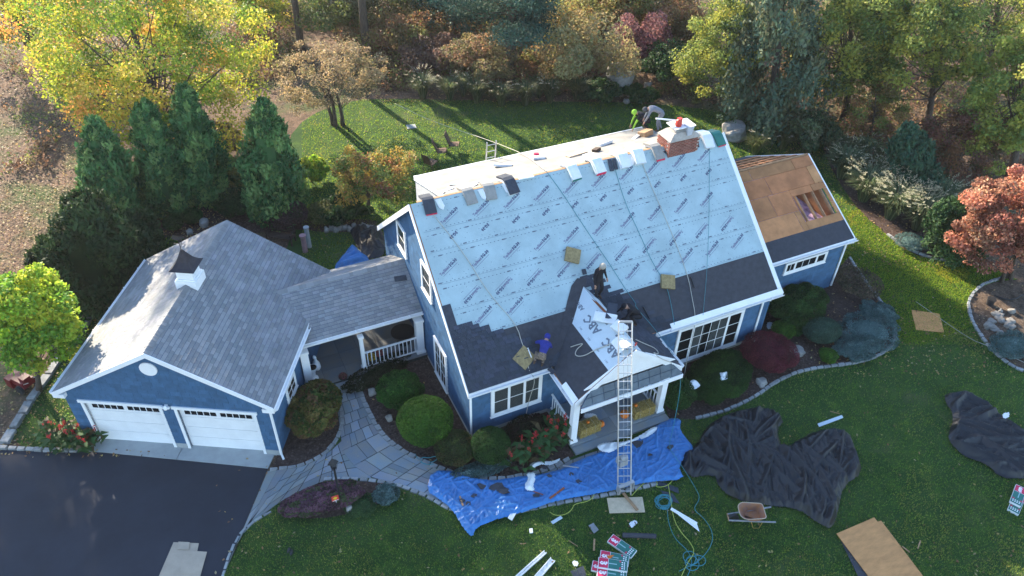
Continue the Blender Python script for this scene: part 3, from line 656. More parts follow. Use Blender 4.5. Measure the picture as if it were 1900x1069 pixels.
# fascia, rakes and gutters
fa = MB(); fa.b2((0, -.03, HE-.2), (3.2, -.002, HE+.004)); fa.b2((7.82, -.03, HE-.2), (W_, -.002, HE+.004)); fa.build('fascia', WHITE, roof)
for x0, x1 in ((-.035, -.002), (W_+.002, W_+.035)):
    rk = MB(); rk.hexa([(x0, -.03, HE-.24), (x1, -.03, HE-.24), (x1, D_, HR-.24), (x0, D_, HR-.24), (x0, -.03, HE+.005), (x1, -.03, HE+.005), (x1, D_, HR+.025), (x0, D_, HR+.025)])
    yb = D_+DR_; rk.hexa([(x0, D_, HR-.24), (x1, D_, HR-.24), (x1, yb, HR-SLP*DR_-.24), (x0, yb, HR-SLP*DR_-.24), (x0, D_, HR+.025), (x1, D_, HR+.025), (x1, yb, HR-SLP*DR_+.02), (x0, yb, HR-SLP*DR_+.02)]); rk.build('rake_board', WHITE, roof)
for x in (0., W_-.16):   # soffit trim and white drip edge strips
    de = MB(); de.hexa([RP(x, 0, .006), RP(x+.16, 0, .006), RP(x+.16, RL, .006), RP(x, RL, .006), RP(x, 0, .014), RP(x+.16, 0, .014), RP(x+.16, RL, .014), RP(x, RL, .014)])
    if x > 1: de.build('drip_edge', WHITE, roof)
sf = MB(); sf.hexa([(0, .0, HE-.22), (XL, .0, HE-.22), (XL, D_, HR-.22), (0, D_, HR-.22), (0, .0, HE-.2), (XL, .0, HE-.2), (XL, D_, HR-.2), (0, D_, HR-.2)]); sf.hexa([(XL-.06, YF, HE-.2), (XL-.028, YF, HE-.2), (XL-.028, D_, HR-.36), (XL-.06, D_, HR-.36), (XL-.06, YF, HE-.05), (XL-.028, YF, HE-.05), (XL-.028, D_, HR-.15), (XL-.06, D_, HR-.15)]); sf.build('soffit', WHITE, roof)
gutter(house, (-.02, -.035, HE-.08), (3.2, -.035, HE-.08), (0, -1, 0)); gutter(house, (7.85, -.035, HE-.08), (W_+.03, -.035, HE-.08), (0, -1, 0))
downspout(house, [(.02, -.1, HE-.16), (XL-.03, YF-.07, HE-.42), (XL-.03, YF-.07, .05)]); downspout(house, [(13.35, -.1, HE-.16), (13.35, YF-.07, HE-.4), (13.35, YF-.07, .15), (13.55, YF-.3, .05)])
wb = MB(); e0 = 8.5; wb.hexa([RP(e0, -.03, .02), RP(W_+.02, -.03, .02), RP(W_+.02, .17, .02), RP(e0, .17, .02), RP(e0, -.03, .06), RP(W_+.02, -.03, .06), RP(W_+.02, .17, .05), RP(e0, .17, .05)]); wb.hexa([(e0, -.07, HE-.12), (W_+.02, -.07, HE-.12), (W_+.02, -.04, HE-.12), (e0, -.04, HE-.12), (e0, -.07, HE+.03), (W_+.02, -.07, HE+.03), (W_+.02, -.04, HE+.05), (e0, -.04, HE+.05)]); wb.build('drip_edge', WHITE, roof)
# sheets of membrane on the front slope
def rsheet(name, pts, o, m, parent=roof, t=.003, lab=None):
    mb = MB(); P = [RP(x, s, o) for x, s in pts]
    return tag(mb.slab(P, UN, t).build(name, m, parent), lab)
def cutx(s): return .02
rsheet('ice_shield', [(.02, .02), (W_-.02, .02), (W_-.02, .95), (.02, .95)], .006, FELT); rsheet('ice_shield', [(.02, .93), (W_-.02, .93), (W_-.02, 1.86), (.02, 1.86)], .009, FELT)
sh = [1.82, 2.92, 3.95, 5.16, 5.95, RL+.0]; sheets = []
for i in range(5):
    s0 = sh[i]; s1 = sh[i+1]+.02 if i < 4 else RL
    sheets.append(rsheet('underlayment_sheet', [(.04, s0), (W_-.17, s0), (W_-.17, s1), (.04, s1)], .013+.0035*i, ULAY))
def textmesh(s, size, m, name='printed_lettering', bold=0):
    cu = bpy.data.curves.new(name, 'FONT'); cu.body = s; cu.size = size; cu.offset = bold; cu.resolution_u = 1; cu.extrude = .0008
    o = bpy.data.objects.new(name, cu); COL.objects.link(o); bpy.context.view_layer.update()
    me = bpy.data.meshes.new_from_object(o.evaluated_get(bpy.context.evaluated_depsgraph_get())); bpy.data.objects.remove(o); me.materials.clear(); me.materials.append(m)
    w = max(v.co.x for v in me.vertices); me.name = name; return me, w
t1, w1 = textmesh('TopShield', .15, INKP, bold=.004); t2, w2 = textmesh('SG-30', .165, INK, bold=.008)
um = MB(); um.box((.3, -.06, 0), (.75, .012, .001)); under = um.mesh('printed_underline', INKP)
mt = MB()
RB = Matrix((Vector(UX), Vector(US), Vector(UN))).transposed().to_4x4()
def place_txt(x, s, ang, sheet_i, full=True, drop=None):
    o = .013+.0035*sheet_i+.0045
    M = Matrix.Translation(RP(x, s, o)) @ RB @ Matrix.Rotation(ang, 4, 'Z')
    if full:
        k = .46/w1; link('printed_lettering', t1, sheets[sheet_i], M @ Matrix.Diagonal((k, 1, 1, 1)))
        link('printed_lettering', t2, sheets[sheet_i], M @ Matrix.Translation((.49, 0, 0)) @ Matrix.Diagonal((.38/w2, 1, 1, 1)))
        link('printed_underline', under, sheets[sheet_i], M @ Matrix.Translation((.12, -.01, 0)))
    else: link('printed_lettering', t2, sheets[sheet_i], M @ Matrix.Diagonal((.38/w2, 1, 1, 1)))
ANG = math.radians(29.5)
def inroof(x, a=.1, b=W_-.3): return a < x < b
for row, (xs, s, inv, si, full) in enumerate([(-.3, 6.15, 0, 4, True), (.95+.42, 5.79, 1, 3, False), (-.93+.0, 4.30, 0, 2+0, True), (.33+1.25, 3.60, 1, 1, True), (1.05, 2.28, 0, 0, True)]):
    k = 0
    while True:
        x = xs+k*1.262; k += 1
        if x > W_: break
        L = .87 if full else .38; c, s_ = math.cos(ANG), math.sin(ANG)
        if inv: lo, hi = x-L*c-.1, x
        else: lo, hi = x, x+L*c+.1
        if lo < .08 or hi > W_-.22: continue
        if row == 4 and 4.2 < hi and lo < 6.9: continue
        place_txt(x, s, ANG+(math.pi if inv else 0), si, full)
# printed margin lines, dashes and nail heads, joined per sheet
for i in range(5):
    mk = MB(); o = .013+.0035*i+.004; s0, s1 = sh[i], sh[i+1]
    def mark(x, s, w, h):
        if .1 < x < W_-.25: mk.addf([RP(x-w/2, s-h/2, o), RP(x+w/2, s-h/2, o), RP(x+w/2, s+h/2, o), RP(x-w/2, s+h/2, o)], [(0, 1, 2, 3)])
    for s in (s0+.10, s1-.12) if i < 4 else (s0+.1, s1-.12):
        x = .2+rnd(0, .6)
        while x < W_: mark(x, s, .14, .045); x += 1.262/1
        x = .3
        while x < W_: mark(x, s+rnd(-.004, .004), .05, .022); x += .158
    mark(W_/2, s0+.05, W_-.4, .008); 
    mk.mi = 0
    for _ in range(int(14*(s1-s0)*6)): mark(rnd(.1, W_), rnd(s0+.15, s1-.15), .022, .022)
    if i < 4 and True:
        pass
    mk.build('printed_margin', INKG, sheets[i], kind='stuff')
    for xs_ in ({0: [3.9], 1: [8.6], 2: [2.9, 11.2], 3: [6.7], 4: [1.75, 9.3]}[i]):
        pass
# dark liner running up the porch valley, and felt patches
rsheet('valley_liner', [rfp(*q) for q in ((985, 640), (1035, 585), (1043, 560), (1056, 535), (1068, 517), (1082, 519), (1090, 530), (1110, 560), (1060, 640), (1020, 690))][::-1] if False else [(3.4, .03), (5.6, 2.5), (5.75, 2.78), (5.37, 2.88), (5.05, 2.66), (4.72, 2.2), (3.95, 1.0), (3.0, .03)][::-1], .035, FELT, t=.004, lab='strip of charcoal liner up the porch valley')
# new shingles: stepped area on the left, rake strip, porch valley
stp = [(.02, 3.22), (.37, 3.22)]
rsheet('shingle_strip', [(.0, 2.3), (.34, 2.3), (.34, 3.25), (.0, 3.25)], .030, SHD, t=.004)
def step_region(x, s):  # staircase edge falling to the right
    return s > 2.42-.0*x and True
SX = lambda s: .55+max(0, (2.42-s))*1.75 if s < 2.42 else .05
ex = lambda x, s: x > SX(round(s/.143)*.143)+.15 or (x > 2.6 and s > .5 and x > 3.1-.25*s)
shingles(roof, RP(0, 0, 0), UX, US, [(.0, .0), (4.2, .0), (4.2, 2.45), (.0, 2.45)], SHD, expo=.143, width=.19, thick=.03, limit=300, jitter=.28, double=True, off=.026, exclude=ex)
ex2 = lambda x, s: (x-5.9) > (2.75-s)*.95+.0+.35*(int(s*7) % 2) or x < 5.55+(2.5-s)*.85+.0
shingles(roof, RP(0, 0, 0), UX, US, [(5.5, .3), (9.2, .3), (9.2, 2.9), (5.5, 2.9)], SHD, expo=.143, width=.28, thick=.024, limit=110, jitter=.28, double=True, off=.014, exclude=ex2)
shingles(roof, RP(0, 0, 0), UX, US, [(7.8, .0), (9.3, .0), (9.0, .3), (7.8, .5)], SHD, expo=.143, width=.28, thick=.02, limit=60, jitter=.28, double=True, off=.012)
# ridge board strip
rb = MB(); rb.box((W_/2-.3, D_+.06, HR+.0), (W_-1.2, .1, .03)); rb.build('ridge_board', LUMB, roof)
pt = MB(); pts_ = [rfp(*q) for q in ((1229, 282), (1294, 258), (1297, 274), (1272, 277), (1237, 288))]; pt.slab([RP(x, min(s, RL-.03), .04) for x, s in pts_][::-1], UN, -.006); pt.build('flashing_felt', FELT, roof, 'black felt patch below the chimney')

# chimney: bricks are parts
cx0, cx1, cy0, cy1, cz0, cz1 = 10.95, 12.42, 5.05, 5.95, 6.9, 7.78
chm = MB(); chm.b2((cx0+.012, cy0+.012, cz0-.5), (cx1-.012, cy1-.012, cz1-.002)); ch = chm.build('chimney', MORT, house)
bv = []
for k in range(7): b = MB(); v = rnd(.6, 1.25); b.cc = (v*rnd(.9, 1.15), v, v); b.box((0, 0, 0), (.2, .1, .062)); bv.append(b.mesh('brick', BRICK))
nb = 0
for r in range(-3, 18):
    z = cz0+.04+r*.076
    if z > cz1-.03: break
    for fx, fy, L, ang, off in ((cx0, cy0, cx1-cx0, 0, 1), (cx0, cy0, cy1-cy0, math.pi/2, 0)):
        x = .1-(.105 if (r+off) % 2 else 0)+.004
        while x < L+.0:
            lo, hi = max(x-.1, .0), min(x+.1, L); 
            if hi-lo > .03 and nb < 298:
                c = (lo+hi)/2; p = (fx+c, fy+.05, z) if ang == 0 else (fx+.05, fy+c, z)
                if ang and lo < .1: x += .212; continue
                link('brick', random.choice(bv), ch, Matrix.Translation(p) @ Matrix.Rotation(ang, 4, 'Z') @ Matrix.Diagonal(((hi-lo)/.2, 1, 1, 1))); nb += 1
            x += .212
cc_ = MB(); V0 = [(cx0-.02, cy0-.02), (cx1+.02, cy0-.02), (cx1+.02, cy1+.02), (cx0-.02, cy1+.02)]; cxm, cym = (cx0+cx1)/2, (cy0+cy1)/2
cc_.addf([(*q, cz1) for q in V0]+[(cxm+(q[0]-cxm)*.62, cym+(q[1]-cym)*.62, cz1+.24) for q in V0], [(0, 1, 5, 4), (1, 2, 6, 5), (2, 3, 7, 6), (3, 0, 4, 7), (4, 5, 6, 7), (3, 2, 1, 0)]); cc_.build('chimney_crown', mat('stucco', (.42, .38, .34), .9, .12, 6, bump=.3), ch)
mesh_ = MB(); mesh_.box((cxm, cym, cz1+.33), (.7, .45, .18)); mesh_.build('flue_cage', METAL, ch)
lid = MB(); lid.box((cxm+.02, cym, cz1+.45), (1.0, .66, .035)); lid.build('flue_cap', WHITE, ch)

# ------------------------------------------------------------------ porch
pxl, pxr, pyf, pht, pe = 3.2586, 7.7771, -1.8173, 4.4258, 2.6743
pxc = (pxl+pxr)/2; pyv = (pht-HE)/SLP; yev = (pe-HE)/SLP; ZD = .16
porch = empty('porch', (0, 0, 0), 0, 'white gabled front porch with bluestone deck, hay bales and dark felt roof', 'porch')
ps = (pht-pe)/(pxc-pxl); pa = math.atan(ps); PRL = math.hypot(pxc-pxl, pht-pe)
nL = np.array([-math.sin(pa), 0, math.cos(pa)]); nR = np.array([math.sin(pa), 0, math.cos(pa)])
def PL(y, s, o=0): return np.array([pxl+s*math.cos(pa), y, pe+s*math.sin(pa)])+nL*o
def PR(y, s, o=0): return np.array([pxr-s*math.cos(pa), y, pe+s*math.sin(pa)])+nR*o
def pval(s): return yev+(pyv-yev)*s/PRL
pm = MB(); pm.slab([PL(pyf, 0), PL(pyf, PRL), PL(pyv, PRL), PL(yev, 0)][::-1], -nL, -.0001); 
pm = MB(); pm.slab([PL(yev, 0), PL(pyf, 0), PL(pyf, PRL), PL(pyv, PRL)], nL, .12); pm.slab([PR(pyf, 0), PR(yev, 0), PR(pyv, PRL), PR(pyf, PRL)], nR, .12); proof = pm.build('roof', PLYO, porch)
def psheet(name, fn, n, pts, o, m, lab=None, t=.003):
    mb = MB(); return tag(mb.slab([fn(y, s, o) for y, s in pts], n, t).build(name, m, proof), lab)
psheet('felt_sheet', PL, nL, [(yev+.02, .02), (pyf+.02, .02), (pyf+.02, 1.72), (pval(1.72)+.02, 1.72)], .005, FELT)
psheet('felt_sheet', PL, nL, [(pval(1.68), 1.68), (pyf+.02, 1.68), (pyf+.02, PRL), (pyv, PRL)], .008, FELT)
def onPL(px, py): q = on(px, py, (pxc, 0, pht), nL); return float(q[1]), float((q[0]-pxl)/math.cos(pa))
ppr = [onPL(*q) for q in ((1087, 537), (1059, 597), (1130, 690), (1172, 646))]
s_lo = (4.57-pxl)/math.cos(pa)
psheet('paper_underlayment', PL, nL, [(pval(s_lo)-.15, s_lo), (pyf+.03, s_lo), (pyf+.03, PRL), (pyv-.05, PRL)], .014, PAPER, 'white printed underlayment paper with large grey letters')
pap = psheet('paper_underlayment', PR, nR, [(pyf+.03, PRL-.35), (pval(PRL-.35)-.5, PRL-.35), (pyv-.05, PRL), (pyf+.03, PRL)], .014, PAPER)
psheet('felt_sheet', PR, nR, [(pyf+.02, .02), (yev+.02, .02), (pyv, PRL-.01), (pyf+.02, PRL-.01)], .005, FELT)
tA, wA = textmesh('ABC', .42, INKG, bold=.012)
RPl = Matrix((Vector((0, -1, 0)), Vector((math.cos(pa), 0, math.sin(pa))), Vector(nL))).transposed().to_4x4()
RPu = Matrix((Vector((0, 1, 0)), Vector((-math.cos(pa), 0, -math.sin(pa))), Vector(nL))).transposed().to_4x4()
for y in (1.05, -.22, -1.56):
    q = 1 if y < 1 else .5
    link('printed_lettering', tA, proof, Matrix.Translation(PL(y, 2.36, .0165)) @ RPu @ Matrix.Diagonal((.93/wA*q, 1.1*q, 1, 1)))
tl, wl_ = textmesh('ABC', .1, INKG)
for k in range(5): link('printed_lettering', tl, proof, Matrix.Translation(PL(1.0-k*.62, s_lo+.17, .0165)) @ RPu)
pk = MB()
for y0 in (.6, -.8):
    for q in range(3): pk.addf([PL(y0-q*.28-.25, s_lo+.95, .0165), PL(y0-q*.28-.25, s_lo+1.03, .0165), PL(y0-q*.28, s_lo+1.03, .0165), PL(y0-q*.28, s_lo+.95, .0165)], [(0, 1, 2, 3)])
pk.build('printed_margin', INKG, proof)
shingles(proof, PR(pyf, 0), (0, 1, 0), (-math.cos(pa), 0, math.sin(pa)), [(.1, .0), (yev-pyf, .0), (pval(2.3)-pyf, 2.3), (.9, 2.3), (.5, .9)], SHD, expo=.143, width=.27, thick=.024, limit=200, jitter=.28, double=True, off=.008)
rk = MB()   # front rakes of the porch gable, tympanum and soffit skirt
for (x0, xm) in ((pxl, pxc), (pxr, pxc)):
    rk.hexa([(x0, pyf-.05, pe-.2), (x0, pyf-.01, pe-.2), (x0, pyf-.01, pe+.02), (x0, pyf-.05, pe+.02), (xm, pyf-.05, pht-.2), (xm, pyf-.01, pht-.2), (xm, pyf-.01, pht+.02), (xm, pyf-.05, pht+.02)])
rk.build('rake_board', WHITE, porch)
dk = MB(); y1 = pyf+.02; dk.slab([(pxl+.35, y1, 3.15), (pxr-.35, y1, 3.15), (pxc, y1, pht-.06)], (0, -1, 0), .04); dk.build('gable_panel', WHITE, porch)
lowz = pe-.08; sk = MB()    # sloping skirt roof of square slates under the white panel
SK = mat('slate_skirt', (.12, .155, .19), .7, .12, 4, attr=True)
skb = MB(); skb.slab([(pxl+.1, y1-.26, lowz), (pxr-.1, y1-.26, lowz), (pxr-.55, y1-.03, 3.1), (pxl+.55, y1-.03, 3.1)], (0, -.7, .7), .03); sko = skb.build('gable_skirt', SIDEB, porch)
n_ = 9
for k in range(n_):
    a0, a1 = pxl+.12+(pxr-pxl-.24)*k/n_, pxl+.12+(pxr-pxl-.24)*(k+1)/n_
    for r2, (t0, t1) in enumerate(((0, .5), (.5, 1))):
        def bl(a, t): xl, xr = pxl+.12+t*.5, pxr-.12-t*.5; return (min(max(a+.0, xl), xr), y1-.262+t*.22, lowz+.004+t*.55)
        q = [bl(a0+.012, t0+.02), bl(a1-.012, t0+.02), bl(a1-.012, t1-.02), bl(a0+.012, t1-.02)]
        if q[1][0]-q[0][0] > .05 or q[2][0]-q[3][0] > .05: b = MB(); b.cc = rnd(.85, 1.15); b.slab(q, (0, -.92, .38), -.012); b.build('slate', SK, sko)
bm2 = MB(); bm2.b2((pxl+.12, pyf-.3, lowz-.2), (pxr-.12, pyf-.26+.0, lowz-.002)); bm2.b2((pxl+.15, pyf+.1, lowz-.28), (pxr-.15, pyf+.3, lowz-.04)); bm2.b2((pxl+.15, pyf+.3, lowz-.26), (pxl+.33, YF, lowz-.05)); bm2.b2((pxr-.33, pyf+.3, lowz-.26), (pxr-.15, YF, lowz-.05)); bm2.build('beam', WHITE, porch)
cl = MB(); cl.b2((pxl+.3, pyf+.3, lowz-.12), (pxr-.3, YF-.03, lowz-.09)); cl.build('ceiling', WHITE, porch)
gutter(porch, (pxl-.02, pyf+.02, pe-.05), (pxl-.02, -.15, pe-.05), (-1, 0, 0)); gutter(porch, (pxr+.02, pyf+.02, pe-.05), (pxr+.02, -.2, pe-.05), (1, 0, 0))
wbd = MB(); wbd.hexa([PL(pyf+.0, -.02, .03), PL(pyf+.9, -.02, .03), PL(pyf+.9, .2, .03), PL(pyf+.0, .2, .03), PL(pyf+.0, -.02, .07), PL(pyf+.9, -.02, .07), PL(pyf+.9, .2, .07), PL(pyf+.0, .2, .07)]); wbd.build('drip_edge', WHITE, proof)
cLp, cRp = at(1061, 817, ZD), at(1221, 760, ZD)
column(porch, cLp, lowz-.2-ZD, .24); column(porch, cRp, lowz-.2-ZD, .24)
dkx0, dkx1, dky = 3.4, 7.55, -1.72
dkm = MB(); dkm.b2((dkx0, dky, -.05), (dkx1, YF-.03, ZD-.03)); dko = dkm.build('deck', CONC, porch)
stx = [dkx0, 4.5, 5.4, 6.5, dkx1]; sty = [dky-.03, -1.05, -.4, YF-.05]
for i in range(4):
    for j in range(3):
        b = MB(); b.cc = rnd(.8, 1.1); b.b2((stx[i]+.006, sty[j]+.006, ZD-.03), (stx[i+1]-.006, sty[j+1]-.006, ZD+rnd(0, .003))); b.build('paving_stone', SLATE, dko)
stp_ = MB(); A0, A1 = at(1056, 836, .08), at(1230, 775, .08); stp_.slab([(dkx0, dky-.36, .09), (dkx1, dky-.36, .09), (dkx1, dky-.035, .09), (dkx0, dky-.035, .09)], (0, 0, 1), .12); stp_.build('step', SLATE, porch)
railing(porch, (3.52, YF-.1, ZD), (3.5, cLp[1]+.16, ZD), .85, 9); railing(porch, (7.3, YF-.1, ZD), (7.25, cRp[1]+.16, ZD), .85, 7)
# front door wall details
dm = MB(); dm.b2((5.2, YF-.06, ZD), (6.3, YF-.03, ZD+2.1)); dm.build('front_door', mat('red_door', (.25, .03, .03), .5), porch)

# ------------------------------------------------------------------ breezeway
bxl, brY, brZ, bfY, bfZ = -6.7831, 7.3117, 3.5221, 5.2788, 2.3158
brz = empty('breezeway', (0, 0, 0), 0, 'open breezeway with grey shingled roof linking garage and house', 'breezeway')
bs = (brZ-bfZ)/(brY-bfY); ba = math.atan(bs); BRL = math.hypot(brY-bfY, brZ-bfZ); XE = XL-.03
usF = (0, math.cos(ba), math.sin(ba)); O = (-5.39, bfY, bfZ); LW = XE+5.39
def gplane(x, y):        # garage right slope height
    a = (x-G0[0])*GC+(y-G0[1])*GS; return GHE+(GW+OV-a)*gsl
reg = [(0, 0), (LW, 0), (LW, BRL), (bxl+5.39, BRL)]
mb = MB(); P = lambda x, s: (O[0]+x, O[1]+usF[1]*s, O[2]+usF[2]*s); nF = (0, -math.sin(ba), math.cos(ba))
mb.slab([P(*q) for q in reg], nF, .1); bro = mb.build('roof', SIDEB, brz)
shingles(bro, O, UX, usF, reg, SHG, off=.002)
mb = MB(); nB = (0, math.sin(ba), math.cos(ba)); usB = (0, -math.cos(ba), math.sin(ba)); ybk = 2*brY-bfY; OB = (XE, ybk, bfZ)
mb.slab([(XE, ybk, bfZ), (-5.0, ybk, bfZ), (bxl, brY, brZ), (XE, brY, brZ)], nB, .1); bro2 = mb.build('roof', SIDEB, brz)
shingles(bro2, OB, (-1, 0, 0), usB, [(0, 0), (XE+5.0, 0), (XE-bxl, BRL), (0, BRL)], SHG, off=.002, limit=0)
ridge_caps(brz, (XE, brY, brZ+.005), (bxl-.05, brY, brZ+.005), SHG, (0, -math.cos(ba), -math.sin(ba)), (0, math.cos(ba), -math.sin(ba)), .16, .145)
gutter(brz, (-5.39, bfY-.01, bfZ-.05), (XE, bfY-.01, bfZ-.05), (0, -1, 0)); fb = MB(); fb.b2((-5.3, bfY-.008, bfZ-.16), (XE, bfY+.02, bfZ-.005)); fb.b2((-4.9, bfY+.12, bfZ-.32), (XE, bfY+.3, bfZ-.1)); fb.b2((-4.6, ybk-.3, bfZ-.32), (XE, ybk-.12, bfZ-.1)); fb.build('beam', WHITE, brz)
BZ = .2; fl = MB(); fl.b2((-4.95, 4.95, -.03), (XE, 9.6, BZ-.03)); flo = fl.build('floor', GROUT, brz)
xs = [-4.95, -4.1, -3.2, -2.4, -1.6, -.8, XE]; ys = [4.94, 5.7, 6.5, 7.3, 8.1, 8.9, 9.6]
for i in range(6):
    for j in range(6): b = MB(); v = rnd(.6, .9); b.cc = (v, v*.95, v*.92); dx_ = .2 if j % 2 else 0; b.b2((xs[i]+.006, ys[j]+.006, BZ-.03), (xs[i+1]-.006, ys[j+1]-.006, BZ+rnd(0, .003))); b.build('paving_stone', SLATE, flo)
st2 = MB(); q0, q1 = at(609, 714, .1), at(676, 696, .1); st2.slab([(q0[0], q0[1]-.35, .1), (q1[0], q1[1]-.35, .1), (q1[0], 4.93, .1), (q0[0], 4.93, .1)], (0, 0, 1), .12); st2.build('step', SLATE, brz)
for c, w in (((-2.47, 5.22, BZ), .15), ((-.05, 5.25, BZ), .3), ((-4.72, 5.3, BZ), .3)): column(brz, c, bfZ-.3-BZ, w)
for c, w in (((-2.47, 9.3, BZ), .15), ((-.05, 9.3, BZ), .2), ((-4.4, 9.3, BZ), .2)): column(brz, c, bfZ-.3-BZ, w)
railing(brz, (-2.38, 5.2, BZ), (-.2, 5.2, BZ), .85, 13)
wgb = wall(brz, (-4.95, 5.35, 0), (.26, .966, 0), (.966, -.26, 0), [(0, 0), (4.3, 0), (4.3, 2.3), (0, 2.3)])
w_ = MB(); w_.b2((-4.9, 5.6, BZ), (-4.84, 5.75, 2.2)); w_.build('door_frame', WHITE, brz)

# ------------------------------------------------------------------ right wing with bare plywood deck
wX, wy, wz, wrY, wrZ = 19.382, 1.5504, 2.9501, 5.434, 5.1681
wing = empty('house_wing', (0, 0, 0), 0, 'lower blue side wing with bare plywood roof deck and a hole showing rafters', 'house wing')
ws = (wrZ-wz)/(wrY-wy); wa = math.atan(ws); WRL = math.hypot(wrY-wy, wrZ-wz); wn_ = (0, -math.sin(wa), math.cos(wa)); wbY = 2*wrY-wy; wb_ = (0, math.sin(wa), math.cos(wa))
def WP(x, s, o=0): return (x, wy+s*math.cos(wa)-math.sin(wa)*o, wz+s*math.sin(wa)+math.cos(wa)*o)
def WB(x, s, o=0): return (x, wbY-s*math.cos(wa)+math.sin(wa)*o, wz+s*math.sin(wa)+math.cos(wa)*o)
def wfp(px, py): q = on(px, py, (0, wy, wz), wn_); return float(q[0]), float((q[1]-wy)/math.cos(wa))
x0 = XR-.03; wfr = wy+.25; wzt = wz+.25*ws-.1
wall(wing, (0, wfr, 0), UX, (0, -1, 0), [(x0, 0), (wX-.2, 0), (wX-.2, wzt), (x0, wzt)], name='wall')
wall(wing, (wX-.2, 0, 0), (0, 1, 0), (1, 0, 0), [(wfr, 0), (wbY-.25, 0), (wbY-.25, wzt), (wrY, wrZ-.12), (wfr, wzt)])
wall(wing, (0, wbY-.25, 0), UX, (0, 1, 0), [(x0, 0), (wX-.2, 0), (wX-.2, wzt), (x0, wzt)])
window(wing, (0, wfr, 0), UX, (0, -1, 0), 15.8, 18.2, 1.83, 2.45, (1, 2.4, 1), ((2, 1), (3, 1), (1, 1)), tw=.07)
raft = MB(); raft.bar((0, 0, 0), (0, 1, 0), .04, .14)
def rafter(fn, x, s0_, s1_): b = MB(); b.bar(fn(x, s0_, -.09), fn(x, s1_, -.09), .04, .14, upv=(0, -.5, .86)); b.build('rafter', LUMB, wing)
hx0, hs0 = wfp(1507, 372)[0], wfp(1520, 403)[1]; hx0, hx1, hs0, hs1 = 17.35, wX-.22, wfp(1535, 400)[1], wfp(1500, 357)[1]
for x in (17.55, 18.05, 18.55, 19.05): rafter(WP, x, .1, WRL-.05)
x = x0+.2
while x < wX: rafter(WB, x, .1, WRL-.05); x += .42
# deck panels of the front slope (plywood sheets 2.44 x 1.22, hole left open)
fs = .96
rows = [(fs, 1.95), (1.95, 3.0), (3.0, 3.9), (3.9, WRL-.03)]; offs = [(-.9, 0), (.2, 0), (-.5, 0), (.7, 0)]
for i, (s0_, s1_) in enumerate(rows):
    x = x0+[.9, 0, .3, -.3][i]-2.44
    while x < wX:
        l, r_ = max(x, x0), min(x+2.43, wX-.02); x += 2.44
        if r_-l < .05: continue
        rects = [(l, r_, s0_, s1_)]; out = []
        for (a, b, c, d) in rects:
            if b <= hx0 or a >= hx1 or d <= hs0 or c >= hs1: out.append((a, b, c, d)); continue
            if a < hx0: out.append((a, hx0, c, d))
            if c < hs0: out.append((max(a, hx0), b, c, hs0))
            if d > hs1: out.append((max(a, hx0), b, hs1, d))
            if b > hx1: out.append((hx1, b, max(c, hs0), min(d, hs1)))
        v = rnd(.75, 1.25); warm = rnd(.92, 1.12)
        for (a, b, c, d) in out:
            m_ = MB(); m_.cc = (v, v*warm, v*warm); m_.slab([WP(a+.006, c+.008), WP(b-.006, c+.008), WP(b-.006, d-.008), WP(a+.006, d-.008)], wn_, .015); m_.build('plywood_panel', PLYO, wing)
m_ = MB(); m_.slab([WP(x0, 0), WP(wX-.02, 0), WP(wX-.02, fs-.005), WP(x0, fs-.005)], wn_, .015); m_.build('plywood_panel', PLYO, wing)
m_ = MB(); m_.slab([WP(x0, .0, .006), WP(wX-.02, .0, .006), WP(wX-.02, fs, .006), WP(x0, fs, .006)], wn_, .004); m_.build('ice_shield', FELT, wing)
gsh = MB(); gsh.slab([(wX-.34, wfr+.15, .5), (wX-.34, wbY-.4, .5), (wX-.34, wbY-.4, wz), (wX-.34, wrY, wrZ-.2), (wX-.34, wfr+.15, wz)], (-1, 0, 0), .01); gsh.build('gable_sheathing', PLYO, wing)
ins = MB(); k = 26
fv = []
for i in range(k+1):
    for j in range(k+1): a = x0+(wX-.3-x0)*i/k; b = wfr+.2+(wbY-wfr-.6)*j/k; fv.append((a, b, wz+.0+.3*fbm(np.array(a*3.), np.array(b*3.), 4)))
ins.addf(fv, [(i*(k+1)+j, (i+1)*(k+1)+j, (i+1)*(k+1)+j+1, i*(k+1)+j+1) for i in range(k) for j in range(k)]); ins.build('attic_insulation', mat('pink_insulation', (.6, .4, .55), .95, .35, 5, col2=(.25, .16, .22)), wing)
# back slope: partly sheathed at eave
m_ = MB(); m_.slab([WB(wX-.02, 0), WB(x0, 0), WB(x0, 1.2), WB(wX-.02, 1.2)], wb_, .015); m_.build('plywood_panel', PLYO, wing)
m_ = MB(); m_.slab([WB(wX-.02, 0, .006), WB(x0, 0, .006), WB(x0, .95, .006), WB(wX-.02, .95, .006)], wb_, .004); m_.build('ice_shield', FELT, wing)
m_ = MB()
for c in (1.9, 2.7, 3.5): m_.slab([WB(wX-.02, c), WB(x0, c), WB(x0, c+.25), WB(wX-.02, c+.25)], wb_, .015)
m_.build('sheathing_board', PLYO, wing)
rbm = MB(); rbm.bar(WP(x0, WRL, -.08), WP(wX-.02, WRL, -.08), .04, .2); rbm.build('ridge_board', LUMB, wing)
fr = MB(); fr.b2((x0, wy-.03, wz-.17), (wX+.02, wy-.002, wz+.004))
for fn in (WP, WB): 
    for o_ in (0,): fr.hexa([fn(wX-.03, 0, -.2), fn(wX+.03, 0, -.2), fn(wX+.03, WRL+.02, -.2), fn(wX-.03, WRL+.02, -.2), fn(wX-.03, 0, .02), fn(wX+.03, 0, .02), fn(wX+.03, WRL+.02, .02), fn(wX-.03, WRL+.02, .02)])
